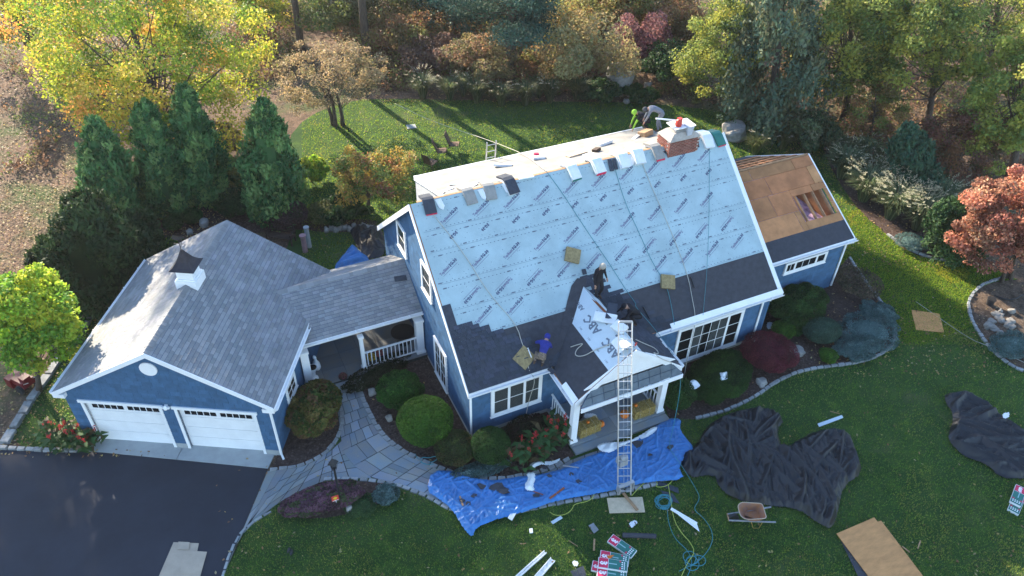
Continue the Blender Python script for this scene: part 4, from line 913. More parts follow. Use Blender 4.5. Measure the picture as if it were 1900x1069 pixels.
fr.build('fascia', WHITE, wing); gutter(wing, (x0+.1, wy-.035, wz-.07), (wX+.1, wy-.035, wz-.07), (0, -1, 0)); downspout(wing, [(wX-.1, wy-.1, wz-.15), (wX-.17, wfr-.07, wz-.4), (wX-.17, wfr-.07, .1)])

# ================================================================== foliage
def quads(pos, size, rng, up_bias=0., aspect=.6, outw=None, outk=0.):
    n = len(pos); nrm = rng.normal(size=(n, 3)); nrm[:, 2] += up_bias
    if outw is not None: nrm += outw*outk
    nrm /= np.linalg.norm(nrm, axis=1, keepdims=True)+1e-9
    t = np.cross(nrm, rng.normal(size=(n, 3))); t /= np.linalg.norm(t, axis=1, keepdims=True)+1e-9; b = np.cross(nrm, t)
    s = np.asarray(size).reshape(-1, 1)*rng.uniform(.6, 1.3, (n, 1)); w = s*aspect
    V = np.stack([pos-t*s*.5, pos+b*w*.5, pos+t*s*.5, pos-b*w*.5], 1).reshape(-1, 3)
    F = np.arange(4*n, dtype=np.int32).reshape(-1, 4); return V, F
def palette(pal, n, rng, idx=None, jit=.18):
    P = np.array(pal, float)
    if idx is None: idx = rng.integers(0, len(P), n)
    c = P[idx]*rng.uniform(1-jit, 1+jit, (n, 1))*rng.uniform(.93, 1.07, (n, 3)); return np.clip(c, 0, 1)
def leafobj(name, pos, size, col, rng, parent=None, m=None, up_bias=0., aspect=.6, outw=None, outk=0.):
    V, F = quads(pos, size, rng, up_bias, aspect, outw, outk); return link(name, meshnp(name, V, F, m or LEAF, np.repeat(col, 4, 0)), parent)
def crown_points(nc, nl, R, rng, cr=.28, low=-.7, shell=.55, flat=.7, lump=.25):
    d = rng.normal(size=(nc*3, 3)); d /= np.linalg.norm(d, axis=1, keepdims=True); d = d[d[:, 2] > low][:nc]; nc = len(d)
    rad = rng.uniform(shell**3, 1, (nc, 1))**(1/3.); rad *= 1-lump*rng.random((nc, 1)); C = d*rad*np.array(R)
    k = rng.integers(0, nc, nl); s = np.array(R).mean()*cr*rng.uniform(.55, 1.25, (nc, 1))
    off = rng.normal(size=(nl, 3)); off /= np.linalg.norm(off, axis=1, keepdims=True); off *= rng.random((nl, 1))**.45; off[:, 2] *= flat
    return C, C[k]+off*s[k], k, off
def tree(px, py, cpx, cpy, rx, rz, pal, name='deciduous_tree', label='', leaf=.15, n=16000, nc=60, cr=.27, trunk=.22, bark=BARK, group=None, low=-.55, shell=.45, lump=.3, ry=None, pale=None, cat='tree', dead=0, seed=1, bz=0, multi=1, trans=None, zr=None):
    rng = np.random.default_rng(seed); rr = random.Random(seed); base = at(px, py, bz); cen = up(base, cpx, cpy); k = 1/ppm(cen); RX, RZ = rx*k, rz*k*1.0
    if zr: RZ = zr
    RY = (ry*k if ry else RX); e = empty(name, base, 0, label, cat, group); c0 = cen-base
    C, P, idx, off = crown_points(nc, n, (RX, RY, RZ), rng, cr, low, shell, .75, lump); P = P+c0; C = C+c0
    ok = P[:, 2] > .15; P, idx, off = P[ok], idx[ok], off[ok]
    pi = rng.integers(0, len(pal), len(C)); pal = [tuple(min(.75, v*1.3) for v in q) for q in pal]; col = palette(pal, len(P), rng, pi[idx]); mixr = rng.random(len(P)) < .25; col[mixr] = palette(pal, mixr.sum(), rng)
    leafobj('crown', P, leaf, col, rng, e, up_bias=.5, outw=off, outk=.8)
    for q in range(multi):
        tb = MB(); lean = np.array([rnd(-.5, .5), rnd(-.5, .5), 0])*(1 if multi > 1 else .2); b0 = np.array([rnd(-.3, .3), rnd(-.3, .3), 0])*(multi > 1)
        topz = c0[2]+RZ*.45; pts = [b0+(c0*np.array([1, 1, 0])+lean)*t+np.array([.12*math.sin(t*5+q), .12*math.cos(t*4), topz*t]) for t in np.linspace(0, 1, 8)]
        rad = [trunk*(1-.75*t)+(.35*trunk if t == 0 else 0) for t in np.linspace(0, 1, 8)]; tb.tube([p if i else p-np.array([0, 0, .2]) for i, p in enumerate(pts)], rad, 9); tr_ = tb.build('trunk', bark, e, smooth=True)
        lb = MB(); sel = list(range(len(C))); rr.shuffle(sel)
        for ci in sel[:int(nc*.6/multi)]:
            t0 = rr.uniform(.35, .95); s = pts[0]+(pts[-1]-pts[0])*t0; i0 = int(t0*7); s = np.array(pts[i0]); g = C[ci]; m_ = (s+g)/2+np.array([0, 0, -.12*np.linalg.norm(g-s)*.6])
            r0 = trunk*.32*(1.1-t0); lb.tube([s, s+(m_-s)*.6, m_+(g-m_)*.3, g], [r0, r0*.8, r0*.5, r0*.15], 5)
        if lb.v: lb.build('limbs', bark, e, smooth=True)
    return e
def conifer(px, py, topx, topy, hw, pal, name, label, n=15000, leaf=.13, group=None, shape=.8, seed=1, trunk=.14, cat='tree', core=True, tufts=260):
    """dense cone of upswept sprays (arborvitae, spruce)"""
    rng = np.random.default_rng(seed); base = at(px, py, 0); top = up(base, topx, topy); H = top[2]; R = hw/ppm(base+np.array([0, 0, H*.35]))
    e = empty(name, base, 0, label, cat, group); lean = (top-base)*np.array([1, 1, 0])
    nt = tufts; t = rng.random(nt)**1.15*.98+.01; a = rng.uniform(0, 2*np.pi, nt)
    prof = lambda t: (np.clip(t/.12, 0, 1)**.5)*(1-t**1.6)**shape
    lum = 1+.16*np.sin(a*3+t*9+seed)+rng.uniform(-.14, .14, nt); rr_ = R*prof(t)*lum*rng.uniform(.78, 1.03, nt)
    C = np.stack([rr_*np.cos(a), rr_*np.sin(a), t*H], 1)+lean*t[:, None]
    k = rng.integers(0, nt, n); sz = R*.30*(1.1-.6*t[k]); o = rng.normal(size=(n, 3)); o /= np.linalg.norm(o, axis=1, keepdims=True); o *= (rng.random((n, 1))**.5); out = np.stack([np.cos(a[k]), np.sin(a[k]), np.full(n, .5)], 1)
    P = C[k]+o*sz[:, None]*np.array([1, 1, 1.25]); P[:, 2] = np.abs(P[:, 2])+.02
    pi = rng.integers(0, len(pal), nt); col = palette(pal, n, rng, pi[k])
    # sprays: elongated quads pointing up and out
    nn = rng.normal(size=(n, 3))*.6+out*.6; nn /= np.linalg.norm(nn, axis=1, keepdims=True); tt = np.array([0, 0, 1.])+out*.5+rng.normal(size=(n, 3))*.45; tt -= nn*(tt*nn).sum(1, keepdims=True); tt /= np.linalg.norm(tt, axis=1, keepdims=True); bb = np.cross(nn, tt)
    s = leaf*rng.uniform(.7, 1.5, (n, 1)); V = np.stack([P-tt*s*.6, P+bb*s*.28, P+tt*s*.8, P-bb*s*.28], 1).reshape(-1, 3)
    link('crown', meshnp('crown', V, np.arange(4*n, dtype=np.int32).reshape(-1, 4), NEED, np.repeat(col, 4, 0)), e)
    if core:
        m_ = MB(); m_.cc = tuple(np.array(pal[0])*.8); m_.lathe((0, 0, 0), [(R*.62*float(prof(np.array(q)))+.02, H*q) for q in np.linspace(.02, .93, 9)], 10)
        for i_ in range(len(m_.v)): z_ = m_.v[i_][2]/H; m_.v[i_] = (m_.v[i_][0]+lean[0]*z_, m_.v[i_][1]+lean[1]*z_, m_.v[i_][2])
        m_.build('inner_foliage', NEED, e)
    tb = MB(); tb.tube([(0, 0, -.1), lean*.5+np.array([0, 0, H*.5]), lean*.9+np.array([0, 0, H*.9])], [trunk, trunk*.6, .02], 7); tb.build('trunk', BARK, e)
    return e
def shrub(px, py, r, h, pal, label, name='shrub', leaf=.05, n=7000, dome=True, seed=1, group=None, rx=None, ry=None, lumpy=.2, z0=0., cat='shrub', core=.74, up_b=.3, rot=0., spiky=0, aspect=.6, nb=44, shellk=.22):
    """px,py centre of the foliage in the photo; r radius in photo px; h height in metres"""
    rng = np.random.default_rng(seed); c = at(px, py, z0+h*.5); k = 1/ppm(c); Rx, Ry = (rx or r)*k, (ry or (rx or r))*k
    e = empty(name, (c[0], c[1], z0), 0, label, cat, group)
    d = rng.normal(size=(n, 3)); d[:, 2] = np.abs(d[:, 2])-.35; d /= np.linalg.norm(d, axis=1, keepdims=True); a = np.arctan2(d[:, 1], d[:, 0])
    bl = rng.normal(size=(nb, 3)); bl[:, 2] = np.abs(bl[:, 2]); bl /= np.linalg.norm(bl, axis=1, keepdims=True); dots = d @ bl.T; near = dots.argmax(1); lump = 1+lumpy*np.clip((dots.max(1)-.94)*9, -.8, .5)
    rad = (lump*(1-rng.random(n)**2*shellk)); S = np.array([Rx, Ry, h*.5])
    P = d*rad[:, None]*S; P[:, 2] += h*.5; P[:, 2] = np.maximum(P[:, 2], .02+.05*rng.random(n))
    ca, sa = math.cos(rot), math.sin(rot); P = np.stack([P[:, 0]*ca-P[:, 1]*sa, P[:, 0]*sa+P[:, 1]*ca, P[:, 2]], 1)
    pi = rng.integers(0, len(pal), nb); bv_ = rng.uniform(.72, 1.3, nb); col = palette(pal, n, rng, pi[near], .3)*bv_[near][:, None]; mr = rng.random(n) < .35; col[mr] = palette(pal, mr.sum(), rng)
    leafobj('foliage', P, leaf*1.25, col, rng, e, up_bias=up_b, outw=d, outk=.9, aspect=aspect)
    if core:
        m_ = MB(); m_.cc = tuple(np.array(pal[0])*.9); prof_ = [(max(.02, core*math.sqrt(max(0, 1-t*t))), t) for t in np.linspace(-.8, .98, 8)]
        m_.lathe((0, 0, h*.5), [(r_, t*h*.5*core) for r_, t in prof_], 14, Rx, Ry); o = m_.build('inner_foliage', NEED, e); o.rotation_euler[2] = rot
    b = MB(); b.tube([(0, 0, -.05), (0, 0, h*.4)], [.05, .02], 6); b.build('stem', BARK, e)
    return e
def blades(name, n, R, H, pal, rng, parent=None, w=.02, droop=.8, plume=0, plumecol=(.5, .45, .34), kind=None, lab=None):
    """arching grass blades from a crown: 3 quads each"""
    a = rng.uniform(0, 2*np.pi, n); r0 = rng.random(n)*.18*R; o = np.stack([np.cos(a), np.sin(a), np.zeros(n)], 1); b0 = o*r0[:, None]; sp = rng.uniform(.25, 1., n)*R; hh = H*rng.uniform(.65, 1.1, n)
    s = np.stack([-np.sin(a), np.cos(a), np.zeros(n)], 1); pts = []
    for t in (0, .4, .75, 1.): pts.append(b0+o*(sp*t**1.5)[:, None]+np.array([0, 0, 1.])*(hh*(t*1.45-droop*.75*t**3))[:, None])
    ws = [w, w, w*.7, w*.15]; V = np.stack([q for p, ww in zip(pts, ws) for q in (p-s*ww, p+s*ww)], 1).reshape(-1, 3)
    i = (np.arange(n)*8)[:, None]; F = np.concatenate([i+np.array([[0, 1, 3, 2]]), i+np.array([[2, 3, 5, 4]]), i+np.array([[4, 5, 7, 6]])]); col = np.repeat(palette(pal, n, rng), 8, 0)
    o_ = link(name, meshnp(name, V, F, LEAF, col), parent)
    if plume:
        m = plume; a = rng.uniform(0, 2*np.pi, m); oo = np.stack([np.cos(a), np.sin(a), np.zeros(m)], 1); q = oo*(rng.uniform(.3, .95, m)*R)[:, None]+np.array([0, 0, 1.])*(H*rng.uniform(.75, 1.15, m))[:, None]; k = 14
        pos = (q[:, None, :]+oo[:, None, :]*np.linspace(0, .28, k)[None, :, None]+np.array([0, 0, 1.])*(np.linspace(0, .12, k))[None, :, None]+rng.normal(size=(m, k, 3))*.018).reshape(-1, 3)
        leafobj('plumes', pos, .09, palette([plumecol], len(pos), rng), rng, parent, aspect=.3)
    return o_
def grassclump(px, py, R, H, pal, label, seed, n=420, plume=0, group='ornamental grasses', name='ornamental_grass', w=.018, pc=(.5, .45, .34)):
    rng = np.random.default_rng(seed); c = at(px, py, 0); e = empty(name, c, 0, label, 'ornamental grass', group); blades('blades', n, R, H, pal, rng, e, plume=plume, w=w, plumecol=pc); return e
# palettes (leaf reflectance)
YG = [(.30, .33, .03), (.38, .36, .04), (.20, .28, .03), (.14, .24, .03), (.50, .38, .05), (.24, .30, .04)]
MAPLE = YG+[(.55, .28, .07), (.50, .40, .08), (.12, .20, .03)]
LIME = [(.22, .36, .03), (.30, .40, .04), (.40, .42, .04), (.12, .24, .03)]
DKG = [(.030, .075, .022), (.040, .09, .028), (.022, .058, .02), (.05, .10, .035)]
ARB = [(.07, .17, .055), (.11, .23, .07), (.045, .12, .04), (.2, .31, .09)]
YEW = [(.03, .06, .02), (.045, .08, .024), (.022, .045, .016)]
PINE = [(.05, .11, .075), (.07, .14, .10), (.04, .085, .06)]
TAN = [(.30, .22, .12), (.24, .18, .11), (.36, .26, .13), (.2, .17, .08)]
RUST = [(.30, .15, .07), (.24, .13, .07), (.20, .15, .06), (.36, .24, .09), (.14, .13, .05), (.24, .25, .07)]
WOOD = [(.10, .15, .04), (.16, .19, .05), (.22, .2, .05), (.07, .11, .035), (.12, .13, .05)]
OLIVE = [(.12, .16, .04), (.18, .22, .05), (.26, .27, .05), (.08, .12, .03), (.32, .30, .05)]
BOXL = [(.06, .15, .02), (.09, .20, .025), (.045, .12, .02)]
BOXD = [(.035, .09, .022), (.05, .12, .03), (.026, .065, .018)]
BURG = [(.15, .03, .045), (.21, .05, .06), (.10, .025, .035)]
JUN = [(.11, .19, .18), (.16, .25, .24), (.07, .13, .12)]
GRS = [(.09, .14, .06), (.14, .18, .08), (.06, .10, .045), (.22, .22, .12)]
# --- trees
tree(318, 300, 270, 120, 235, 235, MAPLE, 'maple_tree', 'huge yellow and green maple with orange tips at the upper left', leaf=.165, n=54000, nc=150, cr=.17, trunk=.3, low=-.7, shell=.45, seed=3)
tree(80, 120, 40, 20, 120, 90, MAPLE, 'maple_tree', 'orange and yellow maple in the top left corner', leaf=.2, n=12000, nc=60, cr=.2, trunk=.25, seed=31)
for i, (bx, by, tx, ty, hw, lb) in enumerate([(222, 425, 172, 222, 54, 'leftmost dark green columnar arborvitae, nearest the yews'), (312, 392, 266, 190, 47, 'second arborvitae from the left in the row below the maple'), (385, 372, 338, 160, 48, 'third arborvitae from the left, beside the dark trunk of the maple'), (515, 405, 488, 190, 54, 'arborvitae standing alone at the right of its row, above the bench')]):
    conifer(bx, by, tx, ty, hw, ARB, 'arborvitae', lb, group='arborvitaes in a row', seed=40+i, n=22000, leaf=.16, shape=.62)
for i, (bx, by, tx, ty, hw) in enumerate([(190, 560, 150, 372, 88), (110, 570, 95, 440, 52), (260, 500, 232, 400, 60)]):
    conifer(bx, by, tx, ty, hw, YEW, 'yew', ['tall dark yew left of the garage roof', 'lower dark yew at the left, behind the yellow-green tree', 'dark yew between the arborvitaes and the garage'][i], group='dark yews beside the garage', seed=60+i, n=17000, leaf=.16, shape=.45, tufts=200)
tree(70, 730, 62, 590, 88, 110, LIME, 'small_tree', 'bright yellow-green small tree at the left edge', leaf=.16, n=20000, nc=90, cr=.24, trunk=.1, low=-.8, seed=5, zr=2.3)
tree(625, 232, 618, 150, 118, 88, TAN, 'thin_crowned_tree', 'small tan autumn tree with bare spreading limbs behind the lawn', leaf=.12, n=13000, nc=130, cr=.14, trunk=.13, multi=3, low=-.3, seed=6, zr=2.6)
tree(688, 395, 692, 325, 92, 66, [(.30, .16, .05), (.24, .2, .05), (.16, .2, .05), (.34, .24, .05), (.26, .11, .06), (.10, .14, .03), (.12, .17, .04)], 'small_tree', 'orange, red and green small tree left of the rear dormer', leaf=.13, n=15000, nc=90, cr=.2, trunk=.08, multi=2, low=-.6, seed=7, zr=1.7)
tree(1357, 205, 1335, 95, 92, 120, OLIVE, 'deciduous_tree', 'yellow-green tree with pale trunk behind the chimney', leaf=.16, n=18000, nc=90, cr=.2, trunk=.16, bark=BARKG, low=-.8, seed=8)
conifer(1428, 232, 1470, -140, 92, [(.10, .15, .09), (.14, .18, .10), (.07, .11, .07), (.2, .2, .1)], 'spruce_tree', 'tall blue-green spruce with a stout grey trunk right of the boulder', n=24000, leaf=.2, seed=9, trunk=.3, shape=.7, core=False)
# pine with layered boughs
def pine(px, py, cpx, cpy, H, label, seed, rad=4.2, lo=.3, n=15000, tr=.32, group=None, pal=PINE, xy=None, asym=1.):
    rng = np.random.default_rng(seed); base = at(px, py, 0) if xy is None else np.array([xy[0], xy[1], 0.]); e = empty('pine_tree', base, 0, label, 'tree', group); tb = MB(); tb.tube([(0, 0, -.2), (.05, 0, H*.3), (-.05, .1, H*.6), (0, 0, H)], [tr*1.15, tr*.85, tr*.55, .05], 10); tb.build('trunk', BARK, e, smooth=True)
    lb = MB(); P = []; z = H*lo
    while z < H*.97:
        f = (z/H-lo)/(1-lo); R = rad*(1-f)**.6*rng.uniform(.8, 1.1)+.3
        for k in range(5):
            a = rng.uniform(0, 6.28); d = np.array([math.cos(a), math.sin(a), 0]); tip = d*R*(asym if d[0] > 0 else 1)*rng.uniform(.7, 1.1)+np.array([0, 0, z+R*rng.uniform(-.05, .22)]); s = np.array([0, 0, z]); mid = (s+tip)/2+np.array([0, 0, -.1*R]); lb.tube([s, mid, tip], [.06*(1.1-f), .04*(1.1-f), .012], 5)
            m = int(n/45); t = rng.uniform(.2, 1.05, m); q = s*(1-t)[:, None]+tip*t[:, None]+rng.normal(size=(m, 3))*np.array([.42, .42, .16])*(R/3.2)**.6; P.append(q)
        z += H*(1-lo)/18
    lb.build('limbs', BARK, e); P = np.concatenate(P); leafobj('crown', P, .22, palette(pal, len(P), rng), rng, e, m=NEED, up_bias=.8, aspect=.35); return e
pine(945, 152, 0, 0, 17, 'large blue-green pine with a bare lower trunk behind the lawn', 12, rad=5.8, lo=.24, n=60000, tr=.4, asym=.55)
pine(1072, 38, 0, 0, 18, 'pine with a slim dark trunk farther back near the top edge', 13, rad=4, lo=.35, n=9000, tr=.3)
pine(682, 118, 0, 0, 17, 'tall pine behind the tan tree, left of the big pine', 14, rad=4, lo=.42, n=9000, tr=.28, pal=WOOD)
pine(560, 95, 0, 0, 15, 'grey-green pine at the top between the maple and the tan tree', 15, rad=2.6, lo=.62, n=12000, tr=.25, pal=[(.09, .12, .07), (.12, .15, .08)])
# wood behind on the right
for i, (bx, by, cx, cy, rx, rz, pal, n, lb) in enumerate([
    (1570, 225, 1560, 70, 120, 130, OLIVE, 20000, 'olive and yellow tree between the spruce and the rust-coloured tree'),
    (1720, 250, 1720, 60, 130, 140, OLIVE, 20000, 'large olive-green tree in the wood at the upper right'),
    (1880, 330, 1870, 180, 95, 150, [(.22, .26, .05), (.3, .3, .06), (.14, .2, .05)], 18000, 'feathery yellow-green tree at the right edge'),
    (1640, 150, 1650, -30, 140, 110, WOOD, 12000, 'dull green tree far back in the right-hand wood'),
    (1830, 150, 1840, 10, 140, 110, OLIVE, 12000, 'yellowish tree in the top right corner'),
    (1480, 60, 1490, -60, 120, 110, WOOD, 9000, 'dull green tree behind the spruce at the top')]):
    tree(bx, by, cx, cy, rx, rz, pal, 'deciduous_tree', lb, leaf=.2, n=n, nc=100, cr=.19, trunk=.25, low=-.9, seed=70+i, shell=.4, group='trees of the wood behind the house')
tree(1612, 262, 1615, 205, 75, 68, RUST+OLIVE[:2], 'small_tree', 'rust-coloured small tree above the ornamental grasses', leaf=.13, n=13000, nc=70, cr=.22, trunk=.1, low=-.8, seed=81, zr=2.4)
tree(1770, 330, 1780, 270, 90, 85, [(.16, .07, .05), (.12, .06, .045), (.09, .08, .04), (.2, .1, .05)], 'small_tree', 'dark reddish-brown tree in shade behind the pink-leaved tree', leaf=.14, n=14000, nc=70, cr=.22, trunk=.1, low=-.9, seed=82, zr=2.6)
tree(1862, 520, 1866, 412, 92, 118, [(.46, .19, .12), (.52, .26, .16), (.34, .13, .09), (.26, .13, .08), (.5, .32, .2), (.2, .09, .06)], 'small_tree', 'salmon-red maple at the right edge above the gravel bed', leaf=.15, n=32000, nc=130, cr=.2, trunk=.09, multi=3, low=-.75, seed=83, zr=2.9)
conifer(1705, 365, 1688, 235, 46, [(.04, .10, .06), (.06, .13, .07)], 'spruce_tree', 'dense dark green dwarf spruce among the ornamental grasses', n=14000, leaf=.15, seed=84, shape=.5)
conifer(1768, 478, 1768, 375, 45, DKG, 'small_conifer', 'dark clipped conifer at the corner of the grass bed', n=9000, leaf=.12, seed=85, shape=.35, tufts=160)
for i, (x, y, cx, cy, rx, rz, pal, n, lb) in enumerate([
    (640, 70, 640, -10, 75, 80, [(.14, .16, .09), (.18, .19, .1), (.22, .2, .12)], 14000, 'dull grey-green tree at the top, left of the big pine'),
    (840, 70, 850, 0, 90, 70, PINE, 14000, 'blue-green tree at the top behind the big pine'),
    (1000, 40, 1010, -20, 80, 70, [(.3, .26, .08), (.2, .22, .07), (.32, .2, .08)], 12000, 'golden-brown tree at the top right of the big pine'),
    (1140, 60, 1150, -10, 80, 80, [(.26, .24, .08), (.2, .22, .07), (.3, .2, .08)], 13000, 'yellow-brown tree at the top edge above the purple shrub'),
    (1230, 40, 1240, -30, 80, 80, RUST, 11000, 'rust and green tree at the top, left of the yellow-green tree'),
    (470, 70, 480, 0, 80, 70, YG, 11000, 'yellow-green tree at the top right of the big maple'),
    (740, 60, 750, -20, 70, 60, WOOD, 9000, 'mixed green tree at the top edge above the tan tree')]):
    tree(x, y, cx, cy, rx, rz, pal, 'deciduous_tree', lb, leaf=.18, n=n, nc=90, cr=.2, trunk=.18, low=-.9, seed=170+i, shell=.35, lump=.45, group='trees of the wood behind the house')
# shrubs of the wood edge
wr = np.random.default_rng(5)
for i, (x, y, r, h, pal, lb) in enumerate([
    (1092, 118, 62, 4.5, [(.38, .32, .14), (.30, .28, .12), (.42, .30, .14)], 'pale yellow-tan shrub left of the big boulder'),
    (1188, 82, 38, 3.6, [(.30, .12, .12), (.22, .09, .10), (.40, .20, .18)], 'purple-red shrub behind the big boulder'),
    (1240, 128, 42, 2.4, DKG, 'dark green shrub right of the big boulder'), (1248, 60, 40, 3.5, RUST[:3], 'dark rusty shrub left of the yellow-green tree'),
    (1120, 170, 36, 1.0, DKG, 'low dark spreading shrub at the back edge of the lawn'), (1185, 178, 25, .8, BOXD, 'round dark shrub below the boulder'),
    (890, 118, 52, 2.6, [(.24, .2, .09), (.18, .17, .07), (.3, .18, .1)], 'brownish-green bush left of the big pine trunk'), (1020, 130, 45, 2.0, RUST, 'rusty bush right of the big pine trunk'),
    (740, 60, 60, 3, RUST, 'red-brown thicket bush at the top left of the pine'), (810, 105, 50, 2, [(.2, .12, .09), (.16, .1, .08)], 'dark brown bush behind the grasses'),
    (1040, 60, 50, 3.5, [(.3, .28, .08), (.36, .24, .08)], 'golden bush behind the pine'), (1170, 20, 60, 4, [(.34, .28, .08), (.28, .3, .08), (.36, .2, .08)], 'golden-green bush near the top edge, centre right'),
    (700, 235, 1, .1, DKG, ''), (415, 275, 28, 2, TAN, 'brown dry bush behind the right-hand arborvitae'),
    (1500, 250, 40, 2, GRS, 'loose grey-green shrub behind the house wing'), (1440, 290, 1, .1, DKG, ''),
    (575, 320, 24, 1.2, LIME, 'bright lime-green bush in a sun patch left of the orange tree'), (640, 390, 34, 1.0, DKG, 'dark green bush below the orange tree'),
    (440, 330, 30, 1.5, WOOD, 'loose green bush between two arborvitaes'), (900, 20, 80, 3, RUST, 'rust thicket at the very top behind the pine'), (620, 30, 60, 4, WOOD, 'grey-green thicket at the top left of centre')]):
    if not lb: continue
    shrub(x, y, r, h, pal, lb, seed=100+i, leaf=.15, n=int(110*r+4500), lumpy=1.1, core=0, nb=26, group='shrubs at the edge of the wood', shellk=.6)
# ornamental grasses behind the lawn
for i, (x, y, R, H, pl) in enumerate([(785, 182, 1.1, 1.7, 30), (835, 186, 1.0, 1.6, 12), (885, 190, 1.1, 1.6, 8), (930, 196, 1.0, 1.5, 14), (975, 195, 1.1, 1.6, 10), (1020, 190, 1.0, 1.6, 22), (1070, 184, 1.1, 1.5, 4), (1000, 180, .9, 1.5, 0), (860, 178, .9, 1.6, 6)]):
    grassclump(x, y, R, H, GRS, ['pale', 'green', 'tall green', 'tufted', 'wide', 'plumed', 'rounded', 'rear', 'rear left'][i]+' clump of long grass along the back edge of the lawn', 200+i, n=520, plume=pl)
for i, (x, y, R, H, pl) in enumerate([(1400, 285, 1.0, 1.4, 6), (1450, 275, 1.0, 1.4, 8), (1500, 285, .9, 1.3, 0)]):
    grassclump(x, y, R, H, [(.16, .19, .07), (.22, .22, .1), (.1, .14, .05)], ['left', 'middle', 'right'][i]+' clump of grass just beyond the house wing', 215+i, n=420, plume=pl)
RG = [(.11, .16, .08), (.17, .22, .11), (.08, .12, .06), (.24, .26, .14)]
for i, (x, y, R, H, pl) in enumerate([(1560, 330, 1.25, 1.8, 40), (1600, 372, 1.35, 1.9, 90), (1640, 350, 1.2, 1.8, 60), (1650, 405, 1.4, 2.0, 130), (1700, 425, 1.4, 1.9, 110), (1740, 395, 1.2, 1.8, 70), (1545, 290, .9, 1.3, 20), (1600, 300, 1.0, 1.4, 20)]):
    grassclump(x, y, R, H, RG, 'plumed ornamental grass, '+['upper left of the bed', 'left edge of the bed', 'left of the dwarf spruce', 'front of the bed by the sunlit lawn', 'front right, beside the clipped conifer', 'right of the dwarf spruce', 'nearest the wing roof peak', 'behind the others'][i], 230+i, n=1000, plume=pl, group='plumed grasses right of the wing', w=.024, pc=(.55, .52, .36))
# --- foundation planting
shrub(789, 783, 52, 1.75, BOXL, 'large bright green clipped ball bush beside the walk', 'ball_bush', .055, 15000, seed=300, lumpy=.08)
shrub(742, 728, 38, 1.3, [(.04, .13, .02), (.06, .16, .03), (.03, .09, .018)], 'shaggy green bush behind the bright ball bush', 'bush', .07, 8000, seed=301, lumpy=.45)
shrub(843, 832, 38, 1.0, [(.06, .09, .03), (.09, .12, .03), (.12, .10, .04), (.05, .06, .025)], 'low olive bush between two ball bushes', 'bush', .05, 8500, seed=302, lumpy=.15)
shrub(910, 828, 37, 1.35, BOXD, 'dark green clipped ball bush below the left window', 'ball_bush', .05, 10000, seed=303, lumpy=.06)
shrub(583, 762, 47, 1.3, [(.09, .13, .03), (.16, .15, .04), (.22, .17, .05), (.06, .09, .025), (.18, .10, .05)], 'leafy green and yellowing bush at the garage corner', 'bush', .11, 9500, seed=304, lumpy=.3, rx=45, ry=62, rot=-.5)
shrub(1257, 732, 33, 1.25, BOXD, 'rounded dark green bush right of the porch', 'ball_bush', .055, 9000, seed=305, lumpy=.15)
shrub(1335, 698, 66, .75, [(.03, .08, .015), (.045, .11, .02), (.02, .055, .014)], 'broad shaggy dark green hedge below the big right window', 'hedge', .10, 16000, seed=306, lumpy=.35, rx=72, ry=45, rot=.35, up_b=1.0, aspect=.25)
shrub(1427, 655, 47, 1.0, BURG, 'burgundy laceleaf maple shrub right of the hedge', 'shrub', .07, 12000, seed=307, lumpy=.35, aspect=.3)
shrub(1482, 567, 56, 1.2, BOXD, 'wide dark green yew bush in front of the wing', 'bush', .07, 12000, seed=308, lumpy=.4, rx=60, ry=40, rot=.3)
shrub(1453, 614, 21, .7, BOXL, 'small bright green bush above the burgundy shrub', 'bush', .05, 3500, seed=309, lumpy=.3)
shrub(1476, 612, 15, .5, BOXD, 'small dark bush next to the small bright bush', 'bush', .05, 2200, seed=310)
shrub(1525, 614, 35, .9, [(.07, .13, .09), (.09, .16, .11), (.05, .1, .07)], 'domed blue-green bush beside the juniper', 'bush', .045, 9000, seed=311, lumpy=.08, rx=37, ry=30)
shrub(1536, 660, 18, .45, BOXL, 'little green bush at the granite edging', 'bush', .045, 2500, seed=312)
shrub(1590, 525, 38, .8, [(.12, .10, .06), (.16, .12, .08), (.08, .08, .05)], 'dry brownish bush at the corner of the wing', 'bush', .07, 3500, seed=313, lumpy=.5, core=0)
for i, (x, y, r, rx, ry) in enumerate([(1612, 615, 45, 50, 42), (1590, 645, 40, 42, 26), (1630, 580, 26, 26, 30)]):
    shrub(x, y, r, .42, JUN, ['broad spreading blue juniper in the right bed', 'blue juniper lobe along the granite edging', 'blue juniper lobe nearest the lawn'][i], 'juniper', .075, 9000, seed=320+i, lumpy=.6, rx=rx, ry=ry, group='spreading junipers', aspect=.25, up_b=1.)
shrub(1878, 640, 30, .5, JUN, 'blue-green juniper at the right edge below the gravel bed', 'juniper', .075, 6000, seed=325, lumpy=.5, rx=45, ry=28, group='spreading junipers', aspect=.25)
shrub(1690, 450, 24, .5, JUN, 'blue-green low conifer at the front of the grass bed', 'juniper', .07, 3500, seed=326, lumpy=.5, group='spreading junipers', aspect=.25)
shrub(600, 925, 60, .42, [(.20, .10, .14), (.26, .13, .17), (.12, .07, .08), (.13, .16, .07)], 'low purplish groundcover in the island bed by the lamp post', 'groundcover', .08, 12000, seed=330, lumpy=.3, rx=72, ry=30, rot=-.1, z0=.02)
shrub(716, 916, 22, .3, JUN, 'blue-green tuft at the end of the island bed', 'groundcover', .05, 2600, seed=331, lumpy=.4, z0=.02)
shrub(668, 938, 26, .14, [(.05, .11, .04), (.08, .15, .05)], 'low green tuft in the island bed near the round stone', 'groundcover', .05, 2200, seed=332, lumpy=.4, z0=.02)
shrub(890, 872, 30, .28, JUN, 'low blue-green groundcover between the ball bush and the tarp', 'groundcover', .05, 3500, seed=333, lumpy=.5, rx=50, ry=16, rot=-.1)
